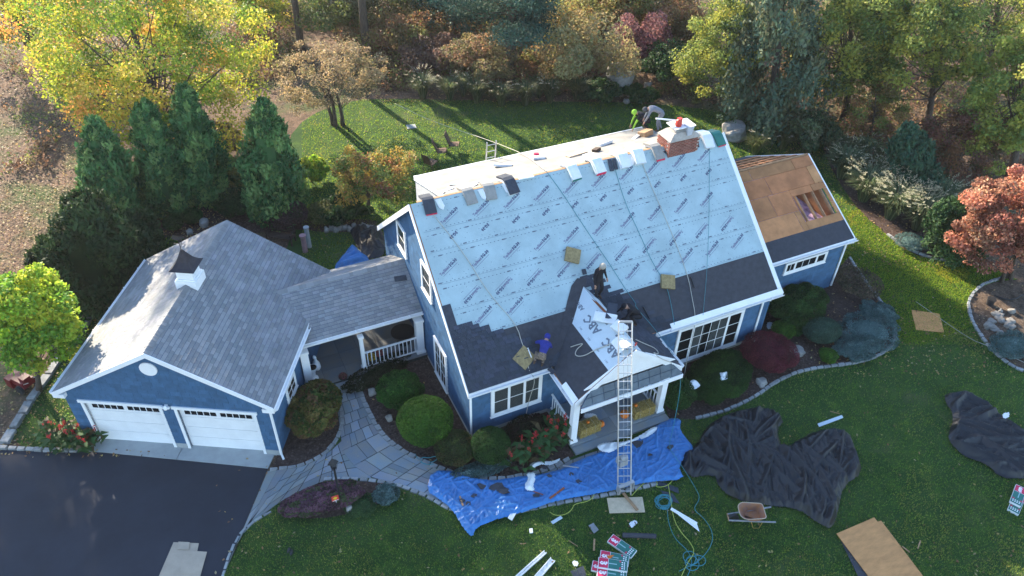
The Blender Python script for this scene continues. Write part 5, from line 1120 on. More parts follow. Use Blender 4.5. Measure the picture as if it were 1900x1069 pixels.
shrub(970, 800, 34, .6, [(.035, .04, .02), (.05, .05, .03), (.06, .035, .03)], 'dark low shrub below the left window', 'shrub', .06, 4000, seed=334, lumpy=.5, rx=45, ry=25, rot=.2)
shrub(700, 690, 45, .35, [(.03, .045, .02), (.045, .05, .03)], 'dark low planting below the breezeway railing', 'groundcover', .07, 4200, seed=335, lumpy=.6, rx=60, ry=22, rot=.3, core=.6)
shrub(322, 414, 19, .8, BOXD, 'left dark ball bush above the garage roof', 'ball_bush', .07, 3500, seed=340, lumpy=.1); shrub(356, 402, 19, .8, BOXD, 'right dark ball bush above the garage roof', 'ball_bush', .07, 3500, seed=341, lumpy=.1)
shrub(316, 452, 12, .6, LIME, 'tiny lime dwarf conifer at the garage roof edge', 'bush', .06, 1600, seed=342)
shrub(528, 400, 36, 1.4, [(.09, .06, .06), (.06, .06, .04), (.12, .08, .07)], 'purplish shrub behind the bench', 'shrub', .08, 6000, seed=343, lumpy=.4)
shrub(445, 375, 40, 1.1, DKG, 'dark bush above the garage ridge', 'bush', .08, 6000, seed=344, lumpy=.5); shrub(605, 395, 30, .9, [(.14, .15, .05), (.1, .12, .04)], 'olive bush at the stone wall', 'bush', .08, 4000, seed=345, lumpy=.5)
# cannas
def canna(px, py, label, seed, k=8, H=1.15):
    rng = random.Random(seed); c = at(px, py, 0); e = empty('canna_plant', c, 0, label, 'flowering plant', 'red cannas'); lv = MB(); fl_ = MB(); st = MB()
    for i in range(k):
        a = i*2.4; r = .12+.32*rng.random(); x, y = r*math.cos(a), r*math.sin(a); h = H*rng.uniform(.75, 1.05); st.cc = (.06, .12, .04); st.tube([(x, y, 0), (x*1.1, y*1.1, h)], .012, 5)
        for j in range(6):
            b = rng.uniform(0, 6.28); z0 = h*(.1+.14*j); L = rng.uniform(.38, .6); d = Vector((math.cos(b), math.sin(b), 0)); s = Vector((-d.y, d.x, 0)); v = rng.uniform(.7, 1.3); lv.cc = (.06*v, .14*v, .045*v) if rng.random() < .8 else (.13, .10, .05)
            p0 = Vector((x, y, z0)); p1 = p0+d*L*.45+Vector((0, 0, L*.5)); p2 = p0+d*L*.95+Vector((0, 0, L*.45)); w = .10
            lv.addf([p0-s*.015, p0+s*.015, p1+s*w, p1-s*w, p2, (p0+p1)/2+s*w*.8-Vector((0, 0, .01)), (p0+p1)/2-s*w*.8-Vector((0, 0, .01))], [(0, 1, 5, 6), (6, 5, 2, 3), (3, 2, 4)])
        if rng.random() < .8:
            for j in range(16):
                q = Vector((x*1.1, y*1.1, h))+Vector((rng.gauss(0, .035), rng.gauss(0, .035), rng.uniform(-.08, .14))); v = rng.uniform(.8, 1.2); fl_.cc = (.62*v, .06*v, .06*v)
                a_, b_ = Vector((rng.gauss(0, 1), rng.gauss(0, 1), rng.gauss(0, 1))).normalized()*.04, Vector((rng.gauss(0, 1), rng.gauss(0, 1), rng.gauss(0, 1))).normalized()*.035; fl_.addf([q-a_, q+b_, q+a_, q-b_], [(0, 1, 2, 3)])
    lv.build('leaves', LEAF, e); fl_.build('flowers', LEAF, e); st.build('stem', LEAF, e); return e
canna(118, 828, 'red-flowered canna left of the garage doors, leftmost of its pair', 1, 9, .95); canna(165, 832, 'red-flowered canna directly at the left garage door', 2, 9, .85)
canna(962, 862, 'red canna in front of the dark ball bush', 3, 6, 1.0); canna(1000, 842, 'red canna in the middle, between the window and the tarp', 4, 10, 1.05); canna(1030, 820, 'red canna beside the porch railing', 5, 9, 1.1)
# undergrowth, fallen leaves, turf
rg = np.random.default_rng(77)
def scatter_px(n, x0, x1, y0, y1):
    px, py = rg.uniform(x0, x1, n), rg.uniform(y0, y1, n); d = CF[None]*FPX+CR[None]*(px-950)[:, None]-CU[None]*(py-534.5)[:, None]; return CAM+d*(-CAM[2]/d[:, 2])[:, None]
houses = [[(-.3, -.2), (14.3, -.2), (14.3, 10.8), (-.3, 10.8)], [gw(-.3, -.3), gw(7.6, -.3), gw(7.6, 7.6), gw(-.3, 7.6)], [(14, 1.4), (19.6, 1.4), (19.6, 9.5), (14, 9.5)], [(3.2, -2.2), (7.8, -2.2), (7.8, 1), (3.2, 1)], [(-5, 4.9), (0, 4.9), (0, 9.7), (-5, 9.7)]]
def nothouse(P):
    ok = np.ones(len(P), bool)
    for h in houses: ok &= ~inside(h, P[:, 0], P[:, 1])
    return P[ok]
# turf blades
tp = np.concatenate([scatter_px(150000, 400, 1900, 480, 1069), scatter_px(150000, 560, 1900, 182, 520), scatter_px(60000, 1560, 1900, 390, 640), scatter_px(9000, 0, 330, 570, 850)])
tp = nothouse(tp)
okl = inside(LAWN, tp[:, 0], tp[:, 1]) | inside(SIDEL, tp[:, 0], tp[:, 1]); tp = tp[okl]
for bed in (list(bedR)+[at(1240, 775)[:2], (8, .5), (19, 2)], list(edgeP)+[(3.4, .5), (.2, .5), (.2, 5)], pxp(GBED), pxp(IBED), pxp(CBED), pxp(SBED, 0, 1), list(innerE)+list(outerE)[::-1], P2([(497, 874), (560, 868), (608, 843), (640, 812)])+P2([(418, 1062), (446, 988), (520, 930), (600, 890), (690, 888)])[::-1], [q[:2] for q in DR], [gw(-1, -2)[:2], gw(8, -2)[:2], gw(8, 0)[:2], gw(-1, 0)[:2]]):
    tp = tp[~inside(bed, tp[:, 0], tp[:, 1])]
n = len(tp); a = rg.uniform(0, 6.28, n); w = rg.uniform(.009, .021, n); h = rg.uniform(.04, .085, n)*1; dx, dy = np.cos(a)*w, np.sin(a)*w
V = np.stack([tp+np.stack([dx, dy, 0*a], 1), tp-np.stack([dx, dy, 0*a], 1), tp+np.stack([rg.normal(0, .025, n), rg.normal(0, .025, n), h], 1)], 1).reshape(-1, 3)
gcol = palette([(.15, .28, .055), (.22, .36, .06), (.10, .19, .045), (.26, .31, .09)], n, rg); sun_tint = (tp[:, 1] > 12) | ((tp[:, 0] > 19.5) & (tp[:, 1] > -3)); gcol[sun_tint] = gcol[sun_tint]*np.array([1.25, 1.15, .6]); dry = fbm(tp[:, 0]*.5, tp[:, 1]*.5, 4, 9) > .58; gcol[dry] = gcol[dry]*np.array([1.5, 1.15, 1.2])  # back and right lawn blades tinted yellower, sunlight put into their colour
tag(link('grass', meshnp('grass', V, np.arange(3*n, dtype=np.int32).reshape(-1, 3), GLEAF, np.repeat(gcol, 3, 0))), 'short mown lawn grass around the house', 'grass', kind='stuff')
lp = np.concatenate([scatter_px(750, 400, 1900, 560, 1069), scatter_px(1400, 560, 1900, 182, 560), scatter_px(1200, 0, 330, 560, 850), scatter_px(16000, 0, 420, 60, 600), scatter_px(14000, 400, 1300, 0, 190), scatter_px(5000, 1300, 1900, 0, 500), scatter_px(500, 1500, 1850, 560, 700)]); lp = nothouse(lp); lp[:, 2] = .03+.02*rg.random(len(lp))
tag(leafobj('fallen_leaves', lp, .11, palette([(.42, .26, .12), (.30, .17, .09), (.5, .38, .14), (.22, .13, .08), (.45, .36, .2)], len(lp), rg), rg, up_bias=3), 'scattered fallen autumn leaves on lawn and woodland floor', 'fallen leaves', kind='stuff')
up_ = np.concatenate([scatter_px(3200, 430, 1300, -40, 178), scatter_px(1300, 1250, 1900, -20, 330), scatter_px(350, 0, 430, 0, 330)]); lawnok = ~inside(LAWN, up_[:, 0], up_[:, 1]); up_ = up_[lawnok]
cl = vnoise(up_[:, 0]*.25, up_[:, 1]*.25, 3); up_ = up_[cl > .35]; k = rg.integers(0, len(up_), 110000); big = rg.uniform(.3, 1., len(up_)); P = up_[k]+rg.normal(size=(110000, 3))*np.array([.45, .45, .3])*big[k][:, None]; P[:, 2] = np.abs(P[:, 2])*2.4+.03
hue = rg.integers(0, 7, len(up_)); pal = np.array([(.24, .13, .08), (.17, .10, .07), (.30, .2, .1), (.13, .13, .05), (.26, .25, .08), (.28, .15, .07), (.14, .18, .05)])
col = pal[hue[k]]*rg.uniform(.7, 1.3, (110000, 1)); tag(leafobj('undergrowth', P, .19, col, rg, up_bias=.4), 'brown and rust woodland undergrowth behind the lawn', 'undergrowth', kind='stuff')

# ================================================================== people
def person(label, loc, rz, J, cols, hgt=lambda x, y: 0., tilt=None, hood=None, cap=None, extra=None):
    """J: joint positions (x right, y forward, z up, metres) of a 1.75 m figure"""
    R = Matrix.Rotation(rz, 3, 'Z'); loc = Vector([float(v) for v in loc])
    J = {k: Vector(v) for k, v in J.items()}
    for k in J:
        w = R @ J[k]; lift = hgt(loc.x+w.x, loc.y+w.y)-hgt(loc.x, loc.y)
        if k[:2] in ('an', 'to'): J[k].z += lift
        if k[:2] == 'kn': J[k].z += lift*.6
    V, Rd, Ed, seg = [], [], [], []; idx = {}
    def add(n, p, r): idx[n] = len(V); V.append(Vector(p)); Rd.append(r); return idx[n]
    def ed(a, b, m): Ed.append((idx[a], idx[b])); seg.append((V[idx[a]], V[idx[b]], m))
    SH, TR, SK, BT, HD = range(5)
    add('pel', J['pel'], (.155, .12)); add('waist', J['pel'].lerp(J['chest'], .45), (.135, .105)); add('chest', J['chest'], (.165, .12)); add('upch', J['chest'].lerp(J['neck'], .55), (.15, .10)); add('neck', J['neck'], (.055, .055)); add('h0', J['neck'].lerp(J['head'], .5), (.07, .075)); add('head', J['head'], (.088, .1)); d = (J['head']-J['neck']).normalized(); add('htop', J['head']+d*.09, (.07, .078))
    ed('pel', 'waist', TR); ed('waist', 'chest', SH); ed('chest', 'upch', SH); ed('upch', 'neck', SH); ed('neck', 'h0', SK); ed('h0', 'head', HD if hood else SK); ed('head', 'htop', HD)
    for s in 'LR':
        add('sh'+s, J['sh'+s], (.068, .068)); add('ua'+s, J['sh'+s].lerp(J['el'+s], .5), (.055, .055)); add('el'+s, J['el'+s], (.045, .045)); add('wr'+s, J['wr'+s], (.032, .03)); dd = (J['wr'+s]-J['el'+s]).normalized(); side = dd.cross(Vector((0, 0, 1))); side = side.normalized() if side.length > .1 else Vector((1, 0, 0)); up2 = side.cross(dd)
        add('pa'+s, J['wr'+s]+dd*.07, (.038, .022)); ed('upch', 'sh'+s, SH); AR = 5 if len(cols) > 5 else SH; ed('sh'+s, 'ua'+s, SH); ed('ua'+s, 'el'+s, AR); ed('el'+s, 'wr'+s, AR); ed('wr'+s, 'pa'+s, SK)
        for f, (o, L) in enumerate(((-.033, .065), (-.011, .08), (.011, .075), (.032, .058))):
            add(f'f{s}{f}', V[idx['pa'+s]]+dd*.045+side*o, (.011, .011)); add(f'g{s}{f}', V[idx['pa'+s]]+dd*(.045+L*.8)+side*o*1.15-up2*.025, (.009, .009)); ed('pa'+s, f'f{s}{f}', SK); ed(f'f{s}{f}', f'g{s}{f}', SK)
        q = -1 if s == 'R' else 1; add('th'+s, V[idx['pa'+s]]-dd*.01+side*.055*q-up2*.015, (.012, .012)); add('ti'+s, V[idx['pa'+s]]+dd*.04+side*.065*q-up2*.03, (.01, .01)); ed('pa'+s, 'th'+s, SK); ed('th'+s, 'ti'+s, SK)
        add('hi'+s, J['hi'+s], (.095, .095)); add('ul'+s, J['hi'+s].lerp(J['kn'+s], .5), (.082, .082)); add('kn'+s, J['kn'+s], (.062, .062)); add('ca'+s, J['kn'+s].lerp(J['an'+s], .35), (.06, .06)); add('an'+s, J['an'+s], (.045, .045)); add('to'+s, J['to'+s], (.042, .035))
        ed('pel', 'hi'+s, TR); ed('hi'+s, 'ul'+s, TR); ed('ul'+s, 'kn'+s, TR); ed('kn'+s, 'ca'+s, TR); ed('ca'+s, 'an'+s, TR); ed('an'+s, 'to'+s, BT)
    me = bpy.data.meshes.new('person'); me.from_pydata(V, Ed, []); ob = bpy.data.objects.new('person', me); COL.objects.link(ob)
    bm = bmesh.new(); bm.from_mesh(me); ly = bm.verts.layers.skin.verify(); bm.verts.ensure_lookup_table()
    for i, v in enumerate(bm.verts): v[ly].radius = tuple(q*(1.14 if q > .04 and Rd[i][0] != .088 else 1) for q in Rd[i]); v[ly].use_root = (i == 0)
    bm.to_mesh(me); bm.free(); mod = ob.modifiers.new('skin', 'SKIN'); mod.use_smooth_shade = True; sb = ob.modifiers.new('sub', 'SUBSURF'); sb.levels = sb.render_levels = 1
    bpy.context.view_layer.update(); nm = bpy.data.meshes.new_from_object(ob.evaluated_get(bpy.context.evaluated_depsgraph_get())); bpy.data.objects.remove(ob)
    nm.name = 'person'; nm.materials.clear()
    for c in cols: nm.materials.append(c)
    A = np.array([s[0] for s in seg]); B = np.array([s[1] for s in seg]); M_ = np.array([s[2] for s in seg]); C = np.array([p.center for p in nm.polygons]); AB = B-A
    t = np.clip(((C[:, None]-A)*AB).sum(2)/((AB*AB).sum(1)+1e-9), 0, 1); D = np.linalg.norm(C[:, None]-A-AB*t[..., None], axis=2); nm.polygons.foreach_set('material_index', M_[D.argmin(1)].astype(np.int32)); nm.polygons.foreach_set('use_smooth', np.ones(len(nm.polygons), bool)); nm.update()
    o = link('person', nm); o.matrix_world = Matrix.Translation(loc) @ (tilt.to_4x4() if tilt is not None else Matrix.Identity(4)) @ R.to_4x4(); tag(o, label, 'person')
    # face, hair or hood as children
    hp = J['head']; fw = J.get('face', Vector((0, 1, -.2))).normalized(); fw = (fw-d*fw.dot(d)).normalized(); sx = fw.cross(d)
    F = Matrix((sx, fw, d)).transposed().to_4x4(); F.translation = hp
    fm = MB(); fm.hexa([F @ Vector(q) for q in ((-.014, .085, -.03), (.014, .085, -.03), (.012, .11, -.028), (-.012, .11, -.028), (-.006, .085, .02), (.006, .085, .02), (.005, .092, .02), (-.005, .092, .02))]); fm.build('nose', cols[2], o)
    em = MB()
    for q in (-.035, .035): em.box((q, .088, .018), (.024, .012, .01), F)
    em.box((0, .086, -.055), (.045, .01, .01), F); em.build('face_features', DARK, o)
    er = MB()
    for q in (-.093, .093): er.box((q, 0, .0), (.016, .04, .055), F)
    er.build('ears', cols[2], o)
    hm = MB(); hm.lathe((0, 0, 0), [(.104, -.05 if hood else .01), (.112, .03), (.1, .09), (.065, .13), (.02, .146)], 12, 1, 1.12)
    for i in range(len(hm.v)): hm.v[i] = tuple(F @ (Vector(hm.v[i])+Vector((0, -.014, 0))))
    hm.build('hood' if hood else 'cap', cols[4], o, smooth=True)
    if cap: bmh = MB(); bmh.box((0, .13, .035), (.14, .11, .012), F); bmh.build('cap_brim', cols[4], o)
    return o
def stand(**k):
    J = dict(pel=(0, 0, .95), chest=(0, .02, 1.27), neck=(0, .03, 1.47), head=(0, .07, 1.6), shL=(-.19, .02, 1.41), shR=(.19, .02, 1.41), elL=(-.27, .0, 1.12), elR=(.27, 0, 1.12), wrL=(-.27, .12, .87), wrR=(.27, .12, .87), hiL=(-.1, 0, .9), hiR=(.1, 0, .9), knL=(-.12, .05, .5), knR=(.12, .05, .5), anL=(-.13, 0, .09), anR=(.13, 0, .09), toL=(-.15, .15, .04), toR=(.15, .15, .04), face=(0, 1, -.4)); J.update(k); return J
BLK = mat('black_cloth', (.018, .017, .022), .9, .2, 9); BLKT = mat('dark_trousers', (.02, .02, .026), .9, .2, 9); BLUC = mat('royal_blue_cloth', (.03, .04, .26), .85, .15, 9); CAMO = mat('camouflage_cloth', (.30, .22, .17), .9, .2, 14, col2=(.05, .045, .035)); GRYC = mat('grey_cloth', (.20, .21, .24), .9, .15, 9); LIMEC = mat('lime_cloth', (.34, .62, .06), .8, .1); BOOT = mat('brown_boot', (.10, .06, .04), .8, .2); CREAM = mat('cream_cloth', (.38, .35, .3), .9, .1); DGRY = mat('dark_grey_cloth', (.07, .075, .085), .9, .15)
HF = lambda x, y: HE+max(0, y)*SLP
def onroof(px, py): x, s = rfp(px, py); return RP(x, s, .03)
# standing man beside the porch ridge, looking down at his feet
p1 = onroof(1106, 553)
person('man in black sweater standing on the roof above the porch, head down', p1, math.radians(195), stand(elL=(-.30, -.02, 1.13), elR=(.28, .02, 1.12), wrL=(-.33, .10, .88), wrR=(.30, .12, .86), knL=(-.13, .12, .52), anL=(-.12, .0, .09), toL=(-.14, .16, .04), anR=(.14, .15, .09), toR=(.16, .3, .04), head=(0, .12, 1.58), face=(0, 1, -.9)), [BLK, BLKT, SKIN, BOOT, CREAM], hgt=HF, hood=True)
HP = lambda x, y: pe+(pxr-x)*math.tan(pa)
# crouching man laying shingles on the porch slope
q = on(1174, 600, (pxc, 0, pht), nR); 
person('man in black crouching over shingles beside the top of the ladder', q, math.radians(75), dict(pel=(0, -.22, .42), chest=(0, .12, .72), neck=(0, .3, .84), head=(0, .42, .90), shL=(-.19, .24, .80), shR=(.19, .24, .80), elL=(-.3, .42, .6), elR=(.3, .4, .6), wrL=(-.22, .66, .48), wrR=(.24, .62, .42), hiL=(-.1, -.2, .38), hiR=(.1, -.2, .38), knL=(-.22, .2, .45), knR=(.22, .18, .40), anL=(-.16, -.1, .09), anR=(.16, -.12, .09), toL=(-.2, .06, .05), toR=(.2, .04, .05), face=(0, .8, -.8)), [BLK, BLKT, SKIN, BOOT, BLK], hgt=HP, cap=True)
# kneeling man at the eave
p3 = onroof(1000, 664); tl3 = Matrix.Rotation(math.radians(30), 3, 'X')
person('man in royal blue hoodie and camouflage trousers kneeling at the left eave', p3, math.radians(-35), dict(pel=(0, -.12, .38), chest=(0, .28, .52), neck=(0, .5, .56), head=(0, .63, .58), shL=(-.19, .42, .5), shR=(.19, .42, .5), elL=(-.3, .42, .26), elR=(.3, .42, .26), wrL=(-.2, .6, .06), wrR=(.26, .62, .06), hiL=(-.1, -.1, .32), hiR=(.1, -.1, .32), knL=(-.16, .16, .08), knR=(.16, .16, .08), anL=(-.15, -.2, .09), anR=(.15, -.2, .09), toL=(-.15, -.32, .04), toR=(.15, -.32, .04), face=(0, .9, -.6)), [BLUC, CAMO, SKIN, BOOT, BLUC], tilt=tl3, hood=True)
# two men at the dormer edge, left of the chimney
def ondorm(px, py): return on(px, py, (0, D_, HR), dn)
p4 = ondorm(1192, 240); p5 = ondorm(1216, 243); HD_ = lambda x, y: HR-(y-D_)*ds
person('crouching man with lime green hood and sleeves at the rear roof edge', (p4[0], p4[1], p4[2]), math.radians(70), dict(pel=(0, -.25, .5), chest=(0, .1, .72), neck=(0, .32, .80), head=(0, .46, .84), shL=(-.19, .26, .74), shR=(.19, .26, .74), elL=(-.24, .42, .45), elR=(.24, .42, .45), wrL=(-.22, .5, .15), wrR=(.22, .5, .15), hiL=(-.1, -.22, .45), hiR=(.1, -.22, .45), knL=(-.2, .12, .42), knR=(.2, .12, .42), anL=(-.15, -.2, .09), anR=(.15, -.2, .09), toL=(-.15, -.05, .04), toR=(.15, -.05, .04), face=(0, 1, -.5)), [BLK, BLKT, SKIN, BOOT, LIMEC, LIMEC], hgt=HD_, hood=True)
person('man in grey bending over beside the chimney at the rear roof edge', (p5[0], p5[1], p5[2]), math.radians(60), dict(pel=(0, -.2, .92), chest=(0, .2, 1.08), neck=(0, .42, 1.06), head=(0, .55, 1.0), shL=(-.19, .36, 1.05), shR=(.19, .36, 1.05), elL=(-.24, .45, .76), elR=(.24, .45, .76), wrL=(-.2, .55, .5), wrR=(.2, .55, .5), hiL=(-.1, -.18, .88), hiR=(.1, -.18, .88), knL=(-.14, .0, .48), knR=(.14, -.08, .48), anL=(-.15, -.1, .09), anR=(.15, -.25, .09), toL=(-.16, .06, .04), toR=(.16, -.1, .04), face=(0, .6, -1)), [GRYC, GRYC, SKIN, BOOT, DGRY], hgt=HD_, hood=True)

# ================================================================== cloth, tarps, paper
def cloth(name, pxl_, m, label, cat, amp=.08, ang=0., sc=1.4, step=.05, z=.05, seed=1, fn=None, group=None, edge=.25, dens=7., fl=1., fw=.35, spread=.5):
    poly = [at(x, y, z)[:2] for x, y in pxl_] if fn is None else pxl_
    poly = smooth_poly(poly, 1); P = np.array(poly); x0, y0 = P.min(0); x1, y1 = P.max(0); nx_ = int((x1-x0)/step)+2; ny_ = int((y1-y0)/step)+2
    X, Y = np.meshgrid(x0+np.arange(nx_)*step, y0+np.arange(ny_)*step); c, s = math.cos(ang), math.sin(ang)
    wx = X+.7*(fbm(X*.9, Y*.9, 3, seed)-.5)*2; wy_ = Y+.7*(fbm(X*.9, Y*.9, 3, seed+3)-.5)*2; U = (wx*c+wy_*s); Vv = (-wx*s+wy_*c)
    rs_ = np.random.default_rng(seed); h = np.zeros(X.shape); area = (x1-x0)*(y1-y0)
    for q in range(int(area*dens)):      # sharp creases: tents along warped line segments
        cx_, cy_ = rs_.uniform(x0, x1), rs_.uniform(y0, y1); a_ = ang+rs_.normal()*spread; L_ = rs_.uniform(.5, 2.2)*fl; w_ = rs_.uniform(.25, 1)**1.5*fw+.03; ca_, sa_ = math.cos(a_), math.sin(a_)
        u_ = (X-cx_)*ca_+(Y-cy_)*sa_; v_ = -(X-cx_)*sa_+(Y-cy_)*ca_+.12*np.sin(u_*1.7+q)+.10*(wx-X); as_ = rs_.uniform(.3, 1.)
        h = np.maximum(h, (.25+.75*w_/fw)*np.clip(1-np.where(v_ > 0, v_, -v_/as_)/w_, 0, 1)*np.clip(1.3-np.abs(u_)/L_, 0, 1))
    h = h*.85+.22*(fbm(X*1.2, Y*1.2, 3, seed+2)-.4)+.05*(1-np.abs(2*vnoise(U*7, Vv*4, seed+51)-1)); h = np.maximum(h, 0)
    ins = inside(poly, X, Y); de = edged(poly, X, Y); Z = z+amp*h*np.clip(de/edge, .12, 1)
    jx = .02*(fbm(X*3, Y*3, 2, seed+41)-.5)
    idm = -np.ones(X.shape, int); cell = ins[:-1, :-1] & ins[1:, :-1] & ins[:-1, 1:] & ins[1:, 1:]; I, K = np.nonzero(cell); use = np.zeros(X.shape, bool)
    for a, b in ((0, 0), (0, 1), (1, 0), (1, 1)): use[I+a, K+b] = True
    idm[use] = np.arange(use.sum()); V = np.stack([X[use]+jx[use], Y[use]+jx[use], Z[use]], 1); F = np.stack([idm[I, K], idm[I, K+1], idm[I+1, K+1], idm[I+1, K]], 1)
    o0 = V.mean(0)*np.array([1, 1, 0]); ob = link(name, meshnp(name, V-o0, F, m, smooth=True)); ob.location = tuple(o0); return tag(ob, label, cat, group)
cloth('blue_tarp', [(790, 912), (800, 872), (850, 874), (900, 893), (960, 884), (1030, 876), (1068, 856), (1120, 835), (1180, 815), (1240, 775), (1265, 776), (1262, 800), (1285, 825), (1288, 840), (1258, 862), (1272, 892), (1210, 893), (1120, 915), (1030, 930), (970, 952), (920, 965), (885, 978), (877, 1000), (862, 985), (838, 945), (812, 925)], TARP, 'blue tarp spread along the walk under the ladder', 'tarp', .12, .45, 1.8, step=.03, z=.11, seed=4, edge=.15, dens=34, fw=.09, fl=.7, spread=1.0)
cloth('black_mesh_tarp', [(1258, 845), (1290, 830), (1310, 790), (1345, 770), (1385, 757), (1425, 755), (1458, 780), (1442, 798), (1452, 835), (1490, 810), (1530, 795), (1575, 797), (1590, 840), (1602, 880), (1565, 902), (1557, 945), (1545, 985), (1520, 975), (1480, 945), (1425, 940), (1365, 930), (1332, 905), (1325, 880), (1275, 890)], NET, 'big crumpled black mesh tarp on the front lawn beside the blue tarp', 'tarp', .45, 1.0, 1.0, step=.035, seed=9, edge=.2, dens=6.5, fw=.38, fl=1.3, spread=.55)
cloth('black_mesh_tarp', [(1750, 730), (1790, 727), (1830, 745), (1850, 768), (1900, 800), (1960, 830), (1960, 900), (1900, 890), (1855, 888), (1830, 862), (1790, 850), (1762, 825), (1757, 805), (1770, 772), (1752, 745)], NET, 'black mesh tarp at the right edge of the lawn', 'tarp', .4, 2.5, 1.1, step=.035, seed=14, edge=.2, dens=6.5, fw=.36, fl=1.3, spread=.5)
cloth('blue_tarp', [(616, 500), (634, 475), (655, 452), (668, 466), (690, 482), (672, 497), (640, 510)], TARP, 'blue tarp heaped behind the breezeway roof', 'tarp', .5, .2, 1.4, seed=21, edge=.3, z=.1)
cloth('black_mesh_tarp', [(644, 420), (700, 416), (712, 430), (718, 470), (700, 482), (672, 480), (660, 455)], NET, 'black tarp with debris against the left rear corner of the house', 'tarp', .4, .9, 1.2, seed=22, edge=.3, z=.1)
def wrapbit(pts, label, m=PLAST, amp=.12, seed=1, name='plastic_wrap', z=.1, cat='plastic wrap', sc=3): return cloth(name, pts, m, label, cat, amp, .5, sc, step=.03, z=z, seed=seed, edge=.12, group=None)
wrapbit([(975, 878), (992, 875), (996, 888), (990, 900), (994, 912), (975, 912), (972, 900), (980, 888)], 'crumpled white plastic bag in the middle of the blue tarp', amp=.25, seed=31, z=.2)
wrapbit([(980, 868), (986, 857), (1005, 855), (1025, 856), (1040, 848), (1040, 856), (1020, 865), (1000, 862), (988, 874)], 'strip of white wrap on the tarp next to the cannas', seed=32, z=.17)
wrapbit([(1105, 826), (1125, 820), (1165, 819), (1195, 803), (1212, 790), (1224, 793), (1210, 808), (1180, 818), (1150, 830), (1132, 842), (1112, 838)], 'long twisted strip of white wrap on the tarp below the porch step', seed=33, z=.2)
for i, (x, y, lb) in enumerate([(1288, 715, 'torn white paper hanging on the round bush right of the porch'), (1343, 697, 'crumpled white wrapper lying on the broad hedge'), (1174, 972, 'scrap of white wrap below the ladder board'), (1068, 1046, 'white wrap scrap left of the shingle packages'), (1868, 770, 'blue-white wrapper on the right-hand black tarp'), (1068, 945, ''), (1428, 604, 'white wrapper by the downspout of the right corner')]):
    if not lb: continue
    z_ = .75 if i == 1 else 1.0 if i == 0 else .42 if i == 4 else .04
    r_ = 12 if i < 2 else 9; rr_2 = random.Random(i); wrapbit([(x+r_*rr_2.uniform(.5, 1.2)*math.cos(a*.785), y+r_*rr_2.uniform(.5, 1.2)*math.sin(a*.785)) for a in range(8)], lb, amp=.12, seed=40+i, z=z_, sc=5)
# ================================================================== loose things on the ground
def flat(name, c4, z, t, m, label, cat, group=None, warp=0): # rectangle from 4 photo corners
    P = [at(x, y, z) for x, y in c4]; c = sum(P)/4
    ar = sum(P[i][0]*P[(i+1) % 4][1]-P[(i+1) % 4][0]*P[i][1] for i in range(4)); P = P if ar > 0 else P[::-1]
    b = MB(); b.slab([(p[0]-c[0], p[1]-c[1], 0) for p in P], (0, 0, 1), t); o = b.build(name, m); o.location = (c[0], c[1], z); return tag(o, label, cat, group)
def boxat(name, px, py, L, W, H, ang, m, label, cat, group=None, z=0.):
    b = MB(); b.box((0, 0, H/2), (L, W, H)); o = b.build(name, m); c = at(px, py, z+H/2); o.location = (c[0], c[1], z); o.rotation_euler[2] = ang; return tag(o, label, cat, group)
def pang(x0, y0, x1, y1): a, b = at(x0, y0), at(x1, y1); return math.atan2(b[1]-a[1], b[0]-a[0])
flat('plywood_sheet', [(1552, 990), (1622, 960), (1716, 1075), (1650, 1120)], .10, .02, PLY, 'top plywood sheet of the pile at the lower right', 'plywood sheet', 'plywood sheets piled on the lawn')
flat('plywood_sheet', [(1570, 986), (1635, 966), (1725, 1085), (1665, 1130)], .075, .02, PLY, 'second plywood sheet showing at the edge of the pile', 'plywood sheet', 'plywood sheets piled on the lawn')
flat('black_board', [(1560, 1003), (1600, 1085), (1640, 1130), (1660, 1115)], .05, .02, FELT, 'black sheet sticking out under the plywood pile', 'board')
flat('plywood_sheet', [(1691, 575), (1743, 582), (1752, 617), (1700, 612)], .04, .02, PLY, 'single square of orange plywood on the sunny right lawn', 'plywood sheet')
flat('plywood_board', [(1126, 924), (1192, 922), (1197, 950), (1131, 952)], .06, .03, mat('pale_plywood', (.6, .48, .33), .8, .1, 6), 'pale plywood board under the foot of the ladder', 'board')
flat('cardboard', [(322, 1006), (369, 1008), (345, 1120), (290, 1080)], .035, .012, CARD, 'left long cardboard sheet on the driveway', 'cardboard', 'cardboard sheets on the driveway')
flat('cardboard', [(345, 1021), (384, 1024), (360, 1110), (320, 1110)], .052, .012, CARD, 'right overlapping cardboard sheet on the driveway', 'cardboard', 'cardboard sheets on the driveway')
flat('cardboard', [(331, 1005), (352, 1006), (350, 1020), (329, 1019)], .068, .01, CARD, 'small cardboard flap at the top of the driveway cardboard', 'cardboard', 'cardboard sheets on the driveway')
flat('white_board', [(1517, 786), (1562, 770), (1565, 775), (1520, 792)], .05, .02, PAPER, 'pale flat strip lying on the lawn right of the black tarp', 'board')
flat('white_board', [(1022, 968), (1040, 957), (1044, 961), (1026, 972)], .05, .03, PAPER, 'short white strip on the grass below the blue tarp', 'board')
flat('white_board', [(942, 961), (951, 946), (959, 950), (950, 966)], .14, .02, PAPER, 'pale rectangle on the lower edge of the blue tarp', 'board')
flat('white_block', [(982, 981), (988, 980), (989, 988), (983, 989)], .06, .05, WHITE, 'tiny white block on the grass', 'block')
